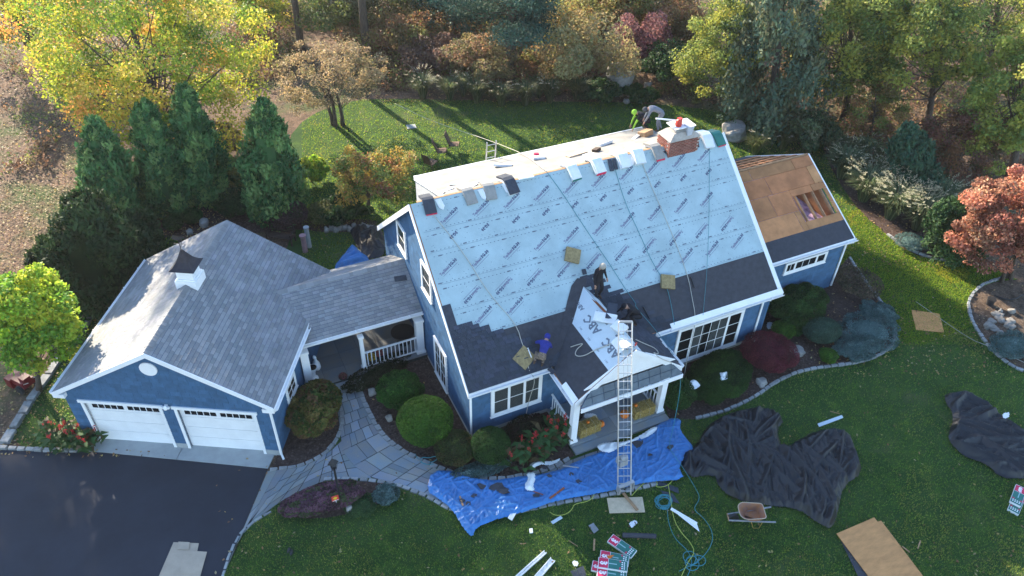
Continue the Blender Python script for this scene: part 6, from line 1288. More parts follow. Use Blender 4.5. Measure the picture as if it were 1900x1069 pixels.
for i, (c4, lb) in enumerate([([(1092, 975), (1101, 970), (1111, 983), (1102, 990)], 'loose grey shingle on the grass above the packages'), ([(1058, 1060), (1082, 1050), (1088, 1066), (1070, 1080)], 'dark shingle at the bottom edge left of the packages'), ([(1215, 890), (1258, 905), (1260, 916), (1222, 900)], 'grey shingle strip beside the teal rope coil'), ([(1225, 910), (1248, 915), (1262, 935), (1240, 928)], 'dark felt piece under the grey strip')]):
    flat('loose_shingle', c4, .04, .012, SHD if i else SHG, lb, 'shingle')
for i, (x0, y0, x1, y1, w, lb) in enumerate([(1103, 1000, 1102, 1022, .06, 'pale wood offcut standing out left of the packages'), (1055, 1003, 1072, 1014, .02, 'thin wood splinter on the grass'), (1540, 763, 1558, 768, .03, 'thin wood stick above the pale strip'), (1674, 1014, 1688, 1025, .04, 'wood stick near the plywood pile'), (1703, 1018, 1708, 1003, .04, 'upright wood stick at the lower right'), (967, 1010, 976, 1008, .02, 'short splinter on the left lawn')]):
    A, B = at(x0, y0, .03), at(x1, y1, .03); c = (A+B)/2; b = MB(); b.bar(A-c, B-c, w, .02); o = b.build('wood_stick', LUMB); o.location = tuple(c); tag(o, lb, 'wood scrap', 'wood scraps on the lawn')
# white metal channels at the bottom
for (a, b_, lb) in (((955, 1075), (1012, 1024), 'upper white metal channel at the bottom edge'), ((985, 1085), (1026, 1038), 'lower, wider white metal channel at the bottom edge')):
    A, B = at(*a, .06), at(*b_, .06); c = (A+B)/2; m_ = MB(); w = .1 if a[0] == 955 else .17
    d_ = (B-A)/np.linalg.norm(B-A); n_2 = np.array([-d_[1], d_[0], 0])*w/2
    for o_, hh, ww in ((n_2, .09, .012), (-n_2, .09, .012)): m_.bar(A-c+o_, B-c+o_, ww, hh)
    m_.bar(A-c-np.array([0, 0, .03]), B-c-np.array([0, 0, .03]), w, .01); e_ = m_.build('metal_channel', WHITE); e_.location = tuple(c); tag(e_, lb, 'metal channel', 'white metal channels on the grass')
A, B = at(1155, 993, .06), at(1217, 995, .06); c = (A+B)/2; rl = MB(); rl.tube([A-c, B-c], .085, 12); rl.tube([B-c-np.array([.001, 0, 0]), B-c+(B-A)*.004], .03, 8); o = rl.build('felt_roll', FELT, smooth=False); o.location = tuple(c); tag(o, 'black roll of roofing felt on the grass', 'felt roll')
A, B = at(1245, 944, .08), at(1293, 972, .05); c = (A+B)/2; m_ = MB(); m_.bar(A-c, B-c, .09, .05); m_.addf([A-c, B-c, B-c+np.array([-.1, -.3, 0]), A-c+np.array([.1, -.35, 0])], [(0, 1, 2, 3)]); o = m_.build('flashing_strip', WHITE); o.location = tuple(c); tag(o, 'bent white and grey flashing strip right of the teal rope coil', 'flashing')
# shingle packages
tG, wG = textmesh('GAF', .2, WHITE, bold=.012)
def package(px, py, ang, label, z=0., full=True, group='packages of shingles on the grass'):
    c = at(px, py, z+.05); e = empty('shingle_package', (c[0], c[1], z), ang, label, 'shingle package', group); L, W, H = .95, .36, .085
    b = MB(); b.box((0, 0, H/2), (L, W, H)); b.build('wrapper', PLAST, e)
    b = MB(); b.box((-L/2+.17, 0, H+.002), (.30, W-.02, .002)); b.build('red_panel', RED, e); b = MB(); b.box((.16, 0, H+.002), (L-.35, W-.02, .002)); b.build('green_panel', GREENP, e)
    link('printed_lettering', tG, e, Matrix.Translation((-L/2+.05, -.06, H+.004)) @ Matrix.Diagonal((.25/wG, .75, 1, 1)))
    d = MB()
    for i in range(2):
        for j in range(4): d.lathe((.30+i*.07, -.11+j*.07, H+.003), [(.024, 0), (.024, .001)], 6)
    d.build('printed_dots', WHITE, e); b = MB(); b.box((.0, .01, H+.0035), (.26, .03, .001)); b.build('printed_strip', mat('pale_print', (.35, .55, .55), .5), e); b = MB(); b.box((.235, -.12, H+.0035), (.05, .08, .001)); b.box((.235, .13, H+.0035), (.05, .06, .001)); b.build('red_marks', RED, e)
    return e
package(1154, 1014, pang(1130, 995, 1180, 1030), 'shingle package lying apart at the top right of its heap', z=.0)
package(1140, 1036, pang(1113, 1028, 1172, 1040), 'shingle package on the heap with an orange triangle', z=.09)
package(1137, 1048, pang(1110, 1043, 1170, 1052), 'topmost shingle package, its pink panel clearest', z=.2)
package(1125, 1056, pang(1100, 1050, 1160, 1064), 'lower left shingle package of the heap', z=.0); package(1135, 1066, pang(1110, 1060, 1170, 1070), 'shingle package cut by the bottom edge of the photo', z=.1)
package(1889, 920, pang(1896, 898, 1880, 942), 'upper shingle package beside the right-hand black tarp', z=.1, group='packages at the right edge'); package(1886, 935, pang(1893, 915, 1878, 950), 'lower shingle package at the right edge', z=0, group='packages at the right edge')
b = MB(); b.addf([(-.12, -.08, .0), (.14, 0, 0), (-.1, .09, 0), (-.12, -.08, .004), (.14, 0, .004), (-.1, .09, .004)], [(0, 1, 2), (3, 5, 4), (0, 3, 4, 1), (1, 4, 5, 2), (2, 5, 3, 0)]); o = b.build('orange_scrap', PUMP); c = at(1133, 1033, .2); o.location = tuple(c); tag(o, 'orange triangular scrap on the package heap', 'scrap')
# debris on the blue tarp
dr_ = random.Random(8)
for i, (x, y, r) in enumerate([(925, 905, 16), (937, 912, 12), (893, 902, 9), (880, 920, 7), (868, 936, 8), (1183, 823, 13), (1243, 830, 8), (858, 930, 6), (995, 920, 7), (1020, 884, 6), (1075, 895, 7), (1060, 880, 5), (1010, 868, 8), (1205, 845, 5)]):
    n_ = 7; P = [at(x+r*dr_.uniform(.5, 1.3)*math.cos(k*6.28/n_), y+r*.6*dr_.uniform(.5, 1.3)*math.sin(k*6.28/n_), .2) for k in range(n_)]; c = sum(P)/n_; b = MB(); b.slab([(p[0]-c[0], p[1]-c[1], dr_.uniform(0, .05)) for p in P], (0, 0, 1), .012); o = b.build('felt_scrap', FELT); o.location = tuple(c); tag(o, ['torn strip of black felt on the blue tarp', 'wide black felt scrap left of the plastic bag'][i % 2] if False else 'torn black felt scrap on the blue tarp '+['below the walk end, largest of its cluster', 'next to the largest scrap, lower right', 'at the upper left of its cluster', 'left, beside the brown wood offcut', 'low at the left corner of the tarp', 'under the right porch step', 'at the far right, below the round bush', 'lowest at the left, next to the lawn', 'left of the plastic bag', 'above the red wood offcut', 'in the middle, left of the ladder', 'near the pale metral strip'.replace('metral', 'metal'), 'just below the cannas', 'right of the ladder, smallest'][i], 'felt scrap', 'black felt scraps on the blue tarp')
for i, (x0, y0, x1, y1, w, lb) in enumerate([(1020, 925, 1047, 905, .07, 'reddish wood offcut on the blue tarp'), (1044, 864, 1074, 868, .05, 'pale metal strip on the tarp below the cannas'), (853, 920, 859, 938, .06, 'brown wood offcut at the left of the tarp'), (1008, 918, 990, 912, .03, 'orange wood splinter near the plastic bag')]):
    A, B = at(x0, y0, .22), at(x1, y1, .22); c = (A+B)/2; b = MB(); b.bar(A-c, B-c, w, .02); o = b.build('wood_offcut', [mat('red_wood', (.3, .1, .05), .8), METAL, LUMB, mat('red_wood', (.3, .1, .05), .8)][i]); o.location = tuple(c); tag(o, lb, 'scrap', 'scraps on the blue tarp')
# ladder with shingle hoist
lb_, rb_ = at(1146, 918, .08), at(1170, 918, .08); tz = 5.0
def lpt(px, py, y): return on(px, py, (0, y, 0), (0, 1, 0))
tl_, tr_ = lpt(1148, 597, -1.95), lpt(1173, 597, -1.95)
lad = empty('ladder', (lb_+rb_)/2, 0, 'tall aluminium ladder hoist leaning on the porch gable', 'ladder'); lo = (lb_+rb_)/2
for a, b in ((lb_, tl_), (rb_, tr_)): m_ = MB(); m_.bar(a-lo, b-lo, .03, .08); m_.build('rail', METAL, lad)
Lh = np.linalg.norm(tl_-lb_); nr = int(Lh/.30)
for i in range(nr+1): t = (i+.5)/(nr+.6); a, b = lb_+(tl_-lb_)*t, rb_+(tr_-rb_)*t; m_ = MB(); m_.tube([a-lo, b-lo], .018, 6); m_.build('rung', METAL, lad)
for t_ in (.35, .65): m_ = MB(); m_.tube([lb_+(rb_-lb_)*t_-lo+np.array([0, -.03, .4]), tl_+(tr_-tl_)*t_-lo+np.array([0, -.03, -.1])], .006, 4); m_.build('cable', METAL, lad)
mc = lb_+(tl_-lb_)*.07+(rb_-lb_)/2-lo; 
m_ = MB(); m_.box(mc+np.array([0, -.12, .1]), (.62, .12, .06)); m_.box(mc+np.array([-.28, -.1, -.1]), (.06, .2, .3)); m_.box(mc+np.array([.28, -.1, -.1]), (.06, .2, .3)); m_.build('carriage', METAL, lad)
m2 = lb_+(tl_-lb_)*.2+(rb_-lb_)/2-lo; m_ = MB(); m_.box(m2+np.array([0, .15, -.1]), (.3, .3, .28)); m_.tube([m2+np.array([-.1, .1, .12]), m2+np.array([.14, .1, .12])], .1, 10); m_.build('motor', mat('motor_grey', (.35, .36, .38), .5, .1), lad)
m_ = MB(); m_.bar(np.array([0, .05, .02]), np.array([.08, -.75, .03]), .09, .05); m_.build('foot_plank', LUMB, lad)
m_ = MB(); m_.bar(tl_-lo, tr_-lo, .05, .06); m_.build('top_bar', METAL, lad)
# second ladder behind the dormer
A, B = ondorm(895, 292), ondorm(916, 288); lad2 = empty('ladder', (A[0], DY+.15, DZ), 0, 'top of an aluminium ladder showing above the rear roof edge', 'ladder')
for x in (0, .42): m_ = MB(); m_.bar((x, .9, -6.2), (x, .05, .75), .03, .08); m_.build('rail', METAL, lad2)
for i in range(22): t = i/21.5; m_ = MB(); m_.tube([(0, .9-.85*t, -6.2+6.95*t), (.42, .9-.85*t, -6.2+6.95*t)], .016, 6); m_.build('rung', METAL, lad2)
# wheelbarrow
wbc = at(1392, 958, .3); wbr = empty('wheelbarrow', (wbc[0], wbc[1], 0), pang(1360, 970, 1430, 970), 'rusty orange wheelbarrow standing on the grass below the black tarp', 'wheelbarrow')
RUSTM = mat('rusty_orange_steel', (.40, .17, .07), .75, .25, 5, col2=(.26, .15, .12)); WOODG = mat('grey_handle_wood', (.33, .34, .36), .8, .15, 8)
def rrect(L0, L1, W0, W1, z, k=5):
    P = []; 
    for cx_, cy_, a0, r in ((L1, W1, 0, .10), (L0, W0, 90, .24), (L0, -W0, 180, .24), (L1, -W1, 270, .10)):
        for i in range(k): a = math.radians(a0+90*i/(k-1)); P.append((cx_-(r if cx_ > 0 else -r)+r*math.cos(a), cy_-(r if cy_ > 0 else -r)+r*math.sin(a), z))
    return P
rim, bot = rrect(-.46, .42, .34, .30, .62), rrect(-.22, .30, .2, .2, .30); tb_ = MB(); k = len(rim); ri = [(x*.985, y*.985, z) for x, y, z in rim]; bi = [(x*.97, y*.97, z+.01) for x, y, z in bot]
tb_.addf(rim+bot+ri+bi, [(i, k+i, k+(i+1) % k, (i+1) % k) for i in range(k)]+[(2*k+i, 2*k+(i+1) % k, 3*k+(i+1) % k, 3*k+i) for i in range(k)]+[tuple(range(3*k, 4*k)), tuple(range(2*k-1, k-1, -1))]+[(i, (i+1) % k, 2*k+(i+1) % k, 2*k+i) for i in range(k)]); tb_.build('tray', RUSTM, wbr)
m_ = MB(); m_.tube([Vector(p) for p in rim]+[Vector(rim[0])], .013, 6, caps=False); m_.build('rim', mat('worn_rim', (.5, .4, .3), .6), wbr)
for s_ in (-1, 1): m_ = MB(); m_.bar((-.75, .12*s_, .24), (.78, .3*s_, .40), .04, .04); m_.build('handle', WOODG, wbr); m_ = MB(); m_.tube([(-.02, .2*s_, .3), (.1, .27*s_, .0), (.3, .27*s_, .0), (.36, .24*s_, .34)], .013, 6); m_.build('leg', mat('yellow_steel', (.5, .33, .08), .6), wbr)
m_ = MB(); m_.bar((-.76, -.14, .26), (-.76, .14, .26), .03, .03); m_.build('nose_bar', LUMB, wbr)
m_ = MB(); 
for i_ in range(16): a0, a1 = i_*math.pi/8, (i_+1)*math.pi/8; c_ = lambda a, r, y: (-.56+r*math.cos(a), y, .19+r*math.sin(a)); m_.addf([c_(a0, .19, -.045), c_(a1, .19, -.045), c_(a1, .19, .045), c_(a0, .19, .045), c_(a0, .06, -.03), c_(a1, .06, -.03), c_(a1, .06, .03), c_(a0, .06, .03)], [(0, 1, 2, 3), (0, 4, 5, 1), (3, 2, 6, 7)])
m_.build('wheel', IRON, wbr)
# lamp post
lpb = at(632, 930, 0); lp_ = empty('lamp_post', lpb, 0, 'black lamp post with lantern in the island bed', 'lamp post'); H_ = up(lpb, 621, 868)[2]; m_ = MB(); m_.tube([(0, 0, 0), (0, 0, H_-.1)], .04, 10); m_.lathe((0, 0, 0), [(.07, 0), (.07, .1), (.045, .14)], 10); m_.build('post', IRON, lp_)
m_ = MB(); 
for sx in (-1, 1):
    for sy in (-1, 1): m_.bar((sx*.06, sy*.06, H_-.05), (sx*.11, sy*.11, H_+.25), .018)
m_.lathe((0, 0, H_), [(.19, .25), (.12, .36), (.04, .42), (.02, .46)], 4); m_.lathe((0, 0, H_-.08), [(.04, 0), (.09, .05)], 4); m_.build('lantern_frame', IRON, lp_); m_ = MB(); m_.lathe((0, 0, H_), [(.07, -.01), (.13, .24)], 4); m_.build('lantern_glass', GLASST, lp_)
# yard sign
sb = at(628, 944, 0); ys = empty('yard_sign', sb, 0, 'small red sign with a yellow diamond on a stake beside the lamp post', 'yard sign'); sz = up(sb, 624, 924)[2]; m_ = MB(); m_.bar((0, 0, 0), (-.04, 0, sz), .02); m_.build('stake', WHITE, ys); m_ = MB(); m_.box((-.04, -.015, sz+.02), (.24, .012, .26)); m_.build('sign_plate', mat('sign_red', (.75, .08, .06), .4), ys); m_ = MB(); m_.addf([(-.04, -.024, sz-.05), (.04, -.024, sz+.04), (-.04, -.024, sz+.12), (-.12, -.024, sz+.04)], [(0, 1, 2, 3)]); m_.build('diamond', mat('sign_yellow', (.85, .6, .05), .4), ys); m_ = MB(); m_.box((-.04, -.024, sz-.09), (.2, .004, .02)); m_.build('sign_stripe', WHITE, ys)
# stones
def stone(px, py, r, h, label, seed, m=STONE, z=0, cat='rock', group=None, stretch=1., ang=0., name='boulder'):
    c = at(px, py, z+h*.4); k = r/ppm(c); rng = np.random.default_rng(seed); bm = bmesh.new(); bmesh.ops.create_icosphere(bm, subdivisions=3, radius=1); 
    for v in bm.verts:
        p = v.co.copy(); n1 = vnoise(np.array(p.x*1.3+seed), np.array(p.y*1.3+p.z*1.7), seed); f = .75+.45*float(n1); w = max(abs(p.x), abs(p.y), abs(p.z)); f *= (1/w)**.35; v.co = Vector((p.x*k*f*stretch, p.y*k*f, (p.z*.55+.38)*h*f))
    me = bpy.data.meshes.new(name); bm.to_mesh(me); bm.free(); me.materials.append(m); o = link(name, me); o.location = (c[0], c[1], z-.03); o.rotation_euler[2] = ang; return tag(o, label, cat, group)
stone(1150, 150, 24, 2.0, 'big grey boulder at the edge of the wood behind the lawn', 1); stone(1362, 245, 22, 1.0, 'tan boulder on the grass right of the chimney', 2, stretch=1.15)
for i, (x, y, r, h, lb) in enumerate([(1167, 175, 4, .3, 'small stone below the big boulder'), (1163, 187, 6, .35, 'pale stone at the back lawn edge'), (1202, 158, 7, .5, 'grey pointed stone right of the big boulder'), (648, 944, 6, .25, 'round pale stone in the island bed'), (690, 727, 8, .3, 'grey flat stone beside the walk near the breezeway'), (722, 776, 6, .25, 'stone beside the bright ball bush'), (1414, 707, 10, .25, 'grey stone at the edging below the burgundy shrub'), (1480, 650, 14, .2, 'flat slate stepping stone in the right bed'), (1413, 715, 5, .2, 'small stone next to the grey one'), (352, 430, 6, .3, 'pale stone above the garage ridge'), (378, 414, 9, .4, 'white stone near the two ball bushes')]):
    stone(x, y, r, h, lb, 10+i, z=.02, name='rock')
for i in range(22):
    a = 0; x = 1822+dr_.uniform(0, 55); y = 575+dr_.uniform(0, 55); stone(x, y, dr_.uniform(3, 8), dr_.uniform(.1, .3), ['pale', 'flat grey', 'rounded', 'chipped', 'low buff', 'squat', 'pointed', 'broad', 'small', 'whitish', 'oblong'][(i+i//11) % 11]+' stone in the gravel bed at the right, '+('left' if x < 1850 else 'right')+(' upper' if y < 600 else ' lower')+' part', 40+i, m=mat('pale_stone', (.3, .28, .25), .9, .2, 3, bump=.4, bscale=10), name='rock', group='pale stones in the right gravel bed')
for i in range(11): x = 606+i*8.5; y = 427-dr_.uniform(0, 5)-(i*.4); stone(x, y, 5.2, .35, ['first', 'second', 'third', 'fourth', 'fifth', 'sixth', 'seventh', 'eighth', 'ninth', 'tenth', 'last'][i]+' grey stone from the left in the low dry wall behind the side lawn', 70+i, name='wall_stone', group='stones of the low dry wall')
# hose reels, pots
def potshape(name, px, py, label, cat, prof, m, z=0, group=None, soil=True, k=18):
    c = at(px, py, z+prof[-1][1]*.5); e = empty(name, (c[0], c[1], z), 0, label, cat, group); b = MB(); b.lathe((0, 0, 0), prof, k); b.build('vessel', m, e, smooth=False)
    if soil: b = MB(); b.lathe((0, 0, prof[-1][1]), [(prof[-1][0]*.86, -.01), (prof[-1][0]*.86, .006)], k); b.build('soil', DARK, e)
    return e
potshape('urn', 582, 693, 'white pedestal urn with dark soil in front of the breezeway', 'urn', [(.16, 0), (.16, .1), (.07, .18), (.08, .42), (.12, .5), (.17, .62), (.19, .68)], WHITE, z=.2)
gse = empty('garden_statue', at(587, 676, .45)*np.array([1, 1, 0])+np.array([0, 0, .2]), .4, 'white animal statue standing behind the urn', 'statue'); b = MB(); b.lathe((0, 0, 0), [(.1, 0), (.15, .12), (.13, .34), (.06, .46), (.05, .56)], 12, 1, 1.3); b.build('body', WHITE, gse, smooth=True); b = MB(); b.lathe((0, .05, .56), [(.05, -.02), (.075, .04), (.05, .11), (.01, .13)], 10, 1, 1.3); b.build('head', WHITE, gse, smooth=True)
potshape('planter', 1812, 1069, '', '', [(.1, 0), (.1, .1)], DARK) if False else None
potshape('bucket', 1838, 560, 'black plastic bucket in the gravel bed under the red maple', 'bucket', [(.14, 0), (.19, .34), (.2, .36)], IRON)
# porch dressing
def pumpkin(px, py, r, label, m=PUMP, z=ZD): 
    c = at(px, py, z+r*.8); e = empty('pumpkin', (c[0], c[1], z), 0, label, 'pumpkin', 'pumpkins on the porch'); b = MB(); b.lathe((0, 0, 0), [(r*.35, .005), (r*.8, r*.2), (r, r*.7), (r*.85, r*1.2), (r*.4, r*1.42), (r*.1, r*1.36)], 24, rib=.12, ribn=10); b.build('body', m, e, smooth=True); b = MB(); b.tube([(0, 0, r*1.34), (r*.08, 0, r*1.6), (r*.2, 0, r*1.72)], r*.1, 6); b.build('stem', BARK, e); return e
def bale(px, py, ang, label):
    c = at(px, py, ZD+.3); e = empty('hay_bale', (c[0], c[1], ZD), ang, label, 'hay bale', 'hay bales on the porch'); b = MB(); b.box((0, 0, .22), (.86, .42, .42)); b.cc = 1; b.build('bale', STRAW, e)
    rng = np.random.default_rng(int(px)); n = 2600; f = rng.integers(0, 3, n); p = rng.uniform(-.5, .5, (n, 3))*np.array([.9, .46, .46]); p[f == 0, 2] = .235; p[f == 1, 1] = -.23; p[f == 2, 0] = np.sign(p[f == 2, 0])*.45; p[:, 2] += .22; leafobj('straw', p, .09, palette([(.62, .46, .16), (.5, .36, .12), (.7, .56, .25)], n, rng), rng, e, aspect=.1)
    for x in (-.2, .2): b = MB(); b.box((x, 0, .22), (.012, .44, .44)); b.build('twine', ROPEW, e)
    return e
ba = pang(1075, 805, 1112, 790); bale(1091, 790, ba, 'left hay bale behind the left porch column'); bale(1192, 757, pang(1170, 770, 1215, 755), 'right hay bale beside the right porch column')
pumpkin(1115, 786, .15, 'round orange pumpkin at the right end of the left hay bale'); pumpkin(1159, 768, .19, 'big pumpkin seen behind the ladder rungs'); pumpkin(1074, 789, .13, 'yellow pumpkin between column and left hay bale', PUMPY)
pumpkin(1091, 783, .07, 'mini pumpkin on top of the left hay bale', z=ZD+.44); pumpkin(1180, 752, .075, 'mini pumpkin on top of the right hay bale', z=ZD+.44)
def mum(px, py, pals, label, z=ZD, r=.2, group='potted chrysanthemums'):
    e = potshape('flower_pot', px, py, label, 'potted flowers', [(.12, 0), (.17, .2), (.18, .22)], IRON, z=z, group=group); rng = np.random.default_rng(int(px+py)); n = 1500; d = rng.normal(size=(n, 3)); d[:, 2] = np.abs(d[:, 2]); d /= np.linalg.norm(d, axis=1, keepdims=True); P = d*r*rng.uniform(.8, 1.05, (n, 1))+np.array([0, 0, .24]); col = palette(pals, n, rng); g = rng.random(n) < .3; col[g] = palette(BOXD, g.sum(), rng); leafobj('flowers', P, .045, col, rng, e, outw=d, outk=1.); return e
mum(1176, 727, [(.35, .12, .38), (.28, .09, .3)], 'purple chrysanthemum pot at the back right of the porch'); mum(1190, 720, [(.75, .6, .1), (.8, .7, .25)], 'yellow chrysanthemum pot in the right porch corner'); mum(1077, 764, [(.45, .06, .22)], 'crimson chrysanthemum pot behind the left column', r=.15)
mum(690, 668, [(.75, .55, .08), (.7, .4, .05)], 'golden chrysanthemum pot behind the breezeway railing', z=BZ, group='pots behind the breezeway railing'); mum(703, 660, [(.6, .08, .12), (.7, .25, .2)], 'red chrysanthemum pot behind the breezeway railing', z=BZ, group='pots behind the breezeway railing'); mum(637, 703, [(.35, .12, .15), (.25, .08, .1)], 'low dusky pink flower clump beside the breezeway step', z=.0, r=.16)
potshape('black_pot', 1073, 772, 'black pot beside the left hay bale', 'pot', [(.14, 0), (.19, .3), (.2, .32)], IRON, z=ZD); potshape('round_table', 748, 625, 'round black table on the breezeway floor', 'table', [(.3, 0), (.05, .04), (.05, .55), (.5, .56), (.5, .6)], IRON, z=BZ, soil=False, k=28)
cloth('white_cloth', [(1082, 768), (1095, 766), (1108, 768), (1109, 776), (1098, 775), (1084, 778)], PLAST, 'white ghost cloth lying behind the left hay bale', 'cloth', .12, .2, 4, step=.03, z=ZD+.25, seed=55)
bc = at(1152, 748, ZD); be = empty('porch_bench', (bc[0], -.35, ZD), 0, 'red porch bench with a pale cushion and a blue flag pillow', 'bench'); b = MB(); b.b2((-.6, -.22, .3), (.45, .22, .38)); b.b2((-.6, .2, .38), (.45, .26, .85)); b.build('seat', mat('dark_red_paint', (.16, .02, .03), .6), be)
for x in (-.55, .4):
    for y in (-.18, .18): b = MB(); b.b2((x-.02, y-.02, 0), (x+.02, y+.02, .3)); b.build('leg', IRON, be)
b = MB(); b.box((.1, -.02, .43), (.5, .42, .09)); b.build('cushion', mat('pale_cushion', (.5, .53, .53), .8), be); b = MB(); b.box((-.35, .04, .55), (.36, .1, .34)); b.build('pillow', WHITE, be); b = MB(); b.box((-.35, -.012, .57), (.26, .006, .2)); b.build('pillow_panel', mat('flag_blue', (.04, .08, .3), .7), be)
# garden bench, posts
bb = at(520, 438, .4); gb = empty('garden_bench', (bb[0], bb[1], 0), -.08+pang(490, 440, 550, 445)*1., 'dark slatted garden bench behind the garage ridge', 'bench')
for i in range(4): b = MB(); b.box((0, -.05+.115*i-.1, .42), (1.4, .085, .03)); b.build('slat', DARKW, gb)
for i in range(5): b = MB(); b.box((0, .3+.02*i, .5+.085*i), (1.4, .02, .06)); b.build('slat', DARKW, gb)
for x in (-.62, .62):
    b = MB(); b.b2((x-.03, -.2, 0), (x+.03, -.14, .6)); b.b2((x-.03, .26, 0), (x+.03, .32, .9)); b.b2((x-.035, -.2, .6), (x+.035, .3, .64)); b.build('side_frame', DARKW, gb)
potshape('garden_pillar', 564, 452, 'pinkish cylindrical garden pillar beside the bench', 'pillar', [(.13, 0), (.12, .9), (.16, .94), (.16, 1.0)], mat('pink_terracotta', (.42, .25, .25), .8, .15), soil=False); potshape('garden_pillar', 571, 440, 'pale grey cylindrical garden pillar behind the pink one', 'pillar', [(.12, 0), (.11, 1.1), (.14, 1.14), (.14, 1.2)], CONC, soil=False)
# lawn chairs on the back lawn
def lawnchair(px, py, rz, label):
    c = at(px, py, 0); e = empty('lawn_chair', c, rz, label, 'lawn chair', 'brown lawn chairs on the back lawn'); SL = mat('brown_sling', (.16, .10, .07), .8, .1)
    b = MB(); b.hexa([(-.27, -.28, .40), (.27, -.28, .40), (.27, .24, .34), (-.27, .24, .34), (-.27, -.28, .43), (.27, -.28, .43), (.27, .24, .37), (-.27, .24, .37)]); b.build('seat', SL, e); b = MB(); b.hexa([(-.27, .22, .34), (.27, .22, .34), (.27, .25, .34), (-.27, .25, .34), (-.24, .52, 1.08), (.24, .52, 1.08), (.24, .55, 1.08), (-.24, .55, 1.08)]); b.build('backrest', SL, e)
    for s in (-1, 1):
        b = MB(); b.tube([(.3*s, -.28, 0), (.3*s, -.26, .6), (.3*s, .1, .64), (.3*s, .36, .6)], .016, 6); b.build('armrest', DARKW, e); b = MB(); b.tube([(.28*s, .42, 0), (.28*s, .2, .38), (.27*s, .55, 1.1)], .016, 6); b.build('leg', DARKW, e)
    return e
lawnchair(820, 290, math.radians(70), 'left brown lawn chair on the sunny back lawn'); lawnchair(843, 278, math.radians(60), 'right brown lawn chair on the sunny back lawn'); lawnchair(800, 312, math.radians(120), 'brown lawn chair half hidden behind the orange tree')
flat('ground_plate', [(753, 232), (770, 230), (773, 237), (756, 239)], .03, .03, CONC, 'small grey hatch plate in the back lawn', 'hatch'); 
# red snow blower / mower beside the kerb
mw = at(45, 710, .3); mo = empty('lawn_machine', (mw[0], mw[1], 0), -.9, 'dark red garden machine under the yellow-green tree at the left edge', 'garden machine'); b = MB(); b.box((0, 0, .45), (.7, .5, .3)); b.box((.2, 0, .65), (.3, .3, .16)); b.build('body', mat('dark_red_enamel', (.16, .015, .02), .35), mo); b = MB(); b.box((-.5, 0, .3), (.35, .65, .45)); b.build('auger_housing', mat('dark_red_enamel', (.16, .015, .02)), mo)
for s in (-1, 1): b = MB(); b.tube([(.1, .3*s-.05, .2), (.1, .3*s+.05, .2)], .2, 14); b.build('wheel', IRON, mo); b = MB(); b.tube([(.3, .2*s, .5), (.9, .25*s, .95)], .015, 6); b.build('handle', METAL, mo)
# sandals
for i, (dx, dy) in enumerate(((0, 0), (5, 4))):
    b = MB(); b.lathe((0, 0, 0), [(.05, 0), (.055, .03), (.04, .05)], 10, 1, 2.2); o = b.build('sandal', IRON); c = at(536+dx, 1022+dy); o.location = tuple(c); o.rotation_euler[2] = -.5; tag(o, ['left', 'right'][i]+' dark sandal on the lawn below the island bed', 'sandal', 'pair of sandals')
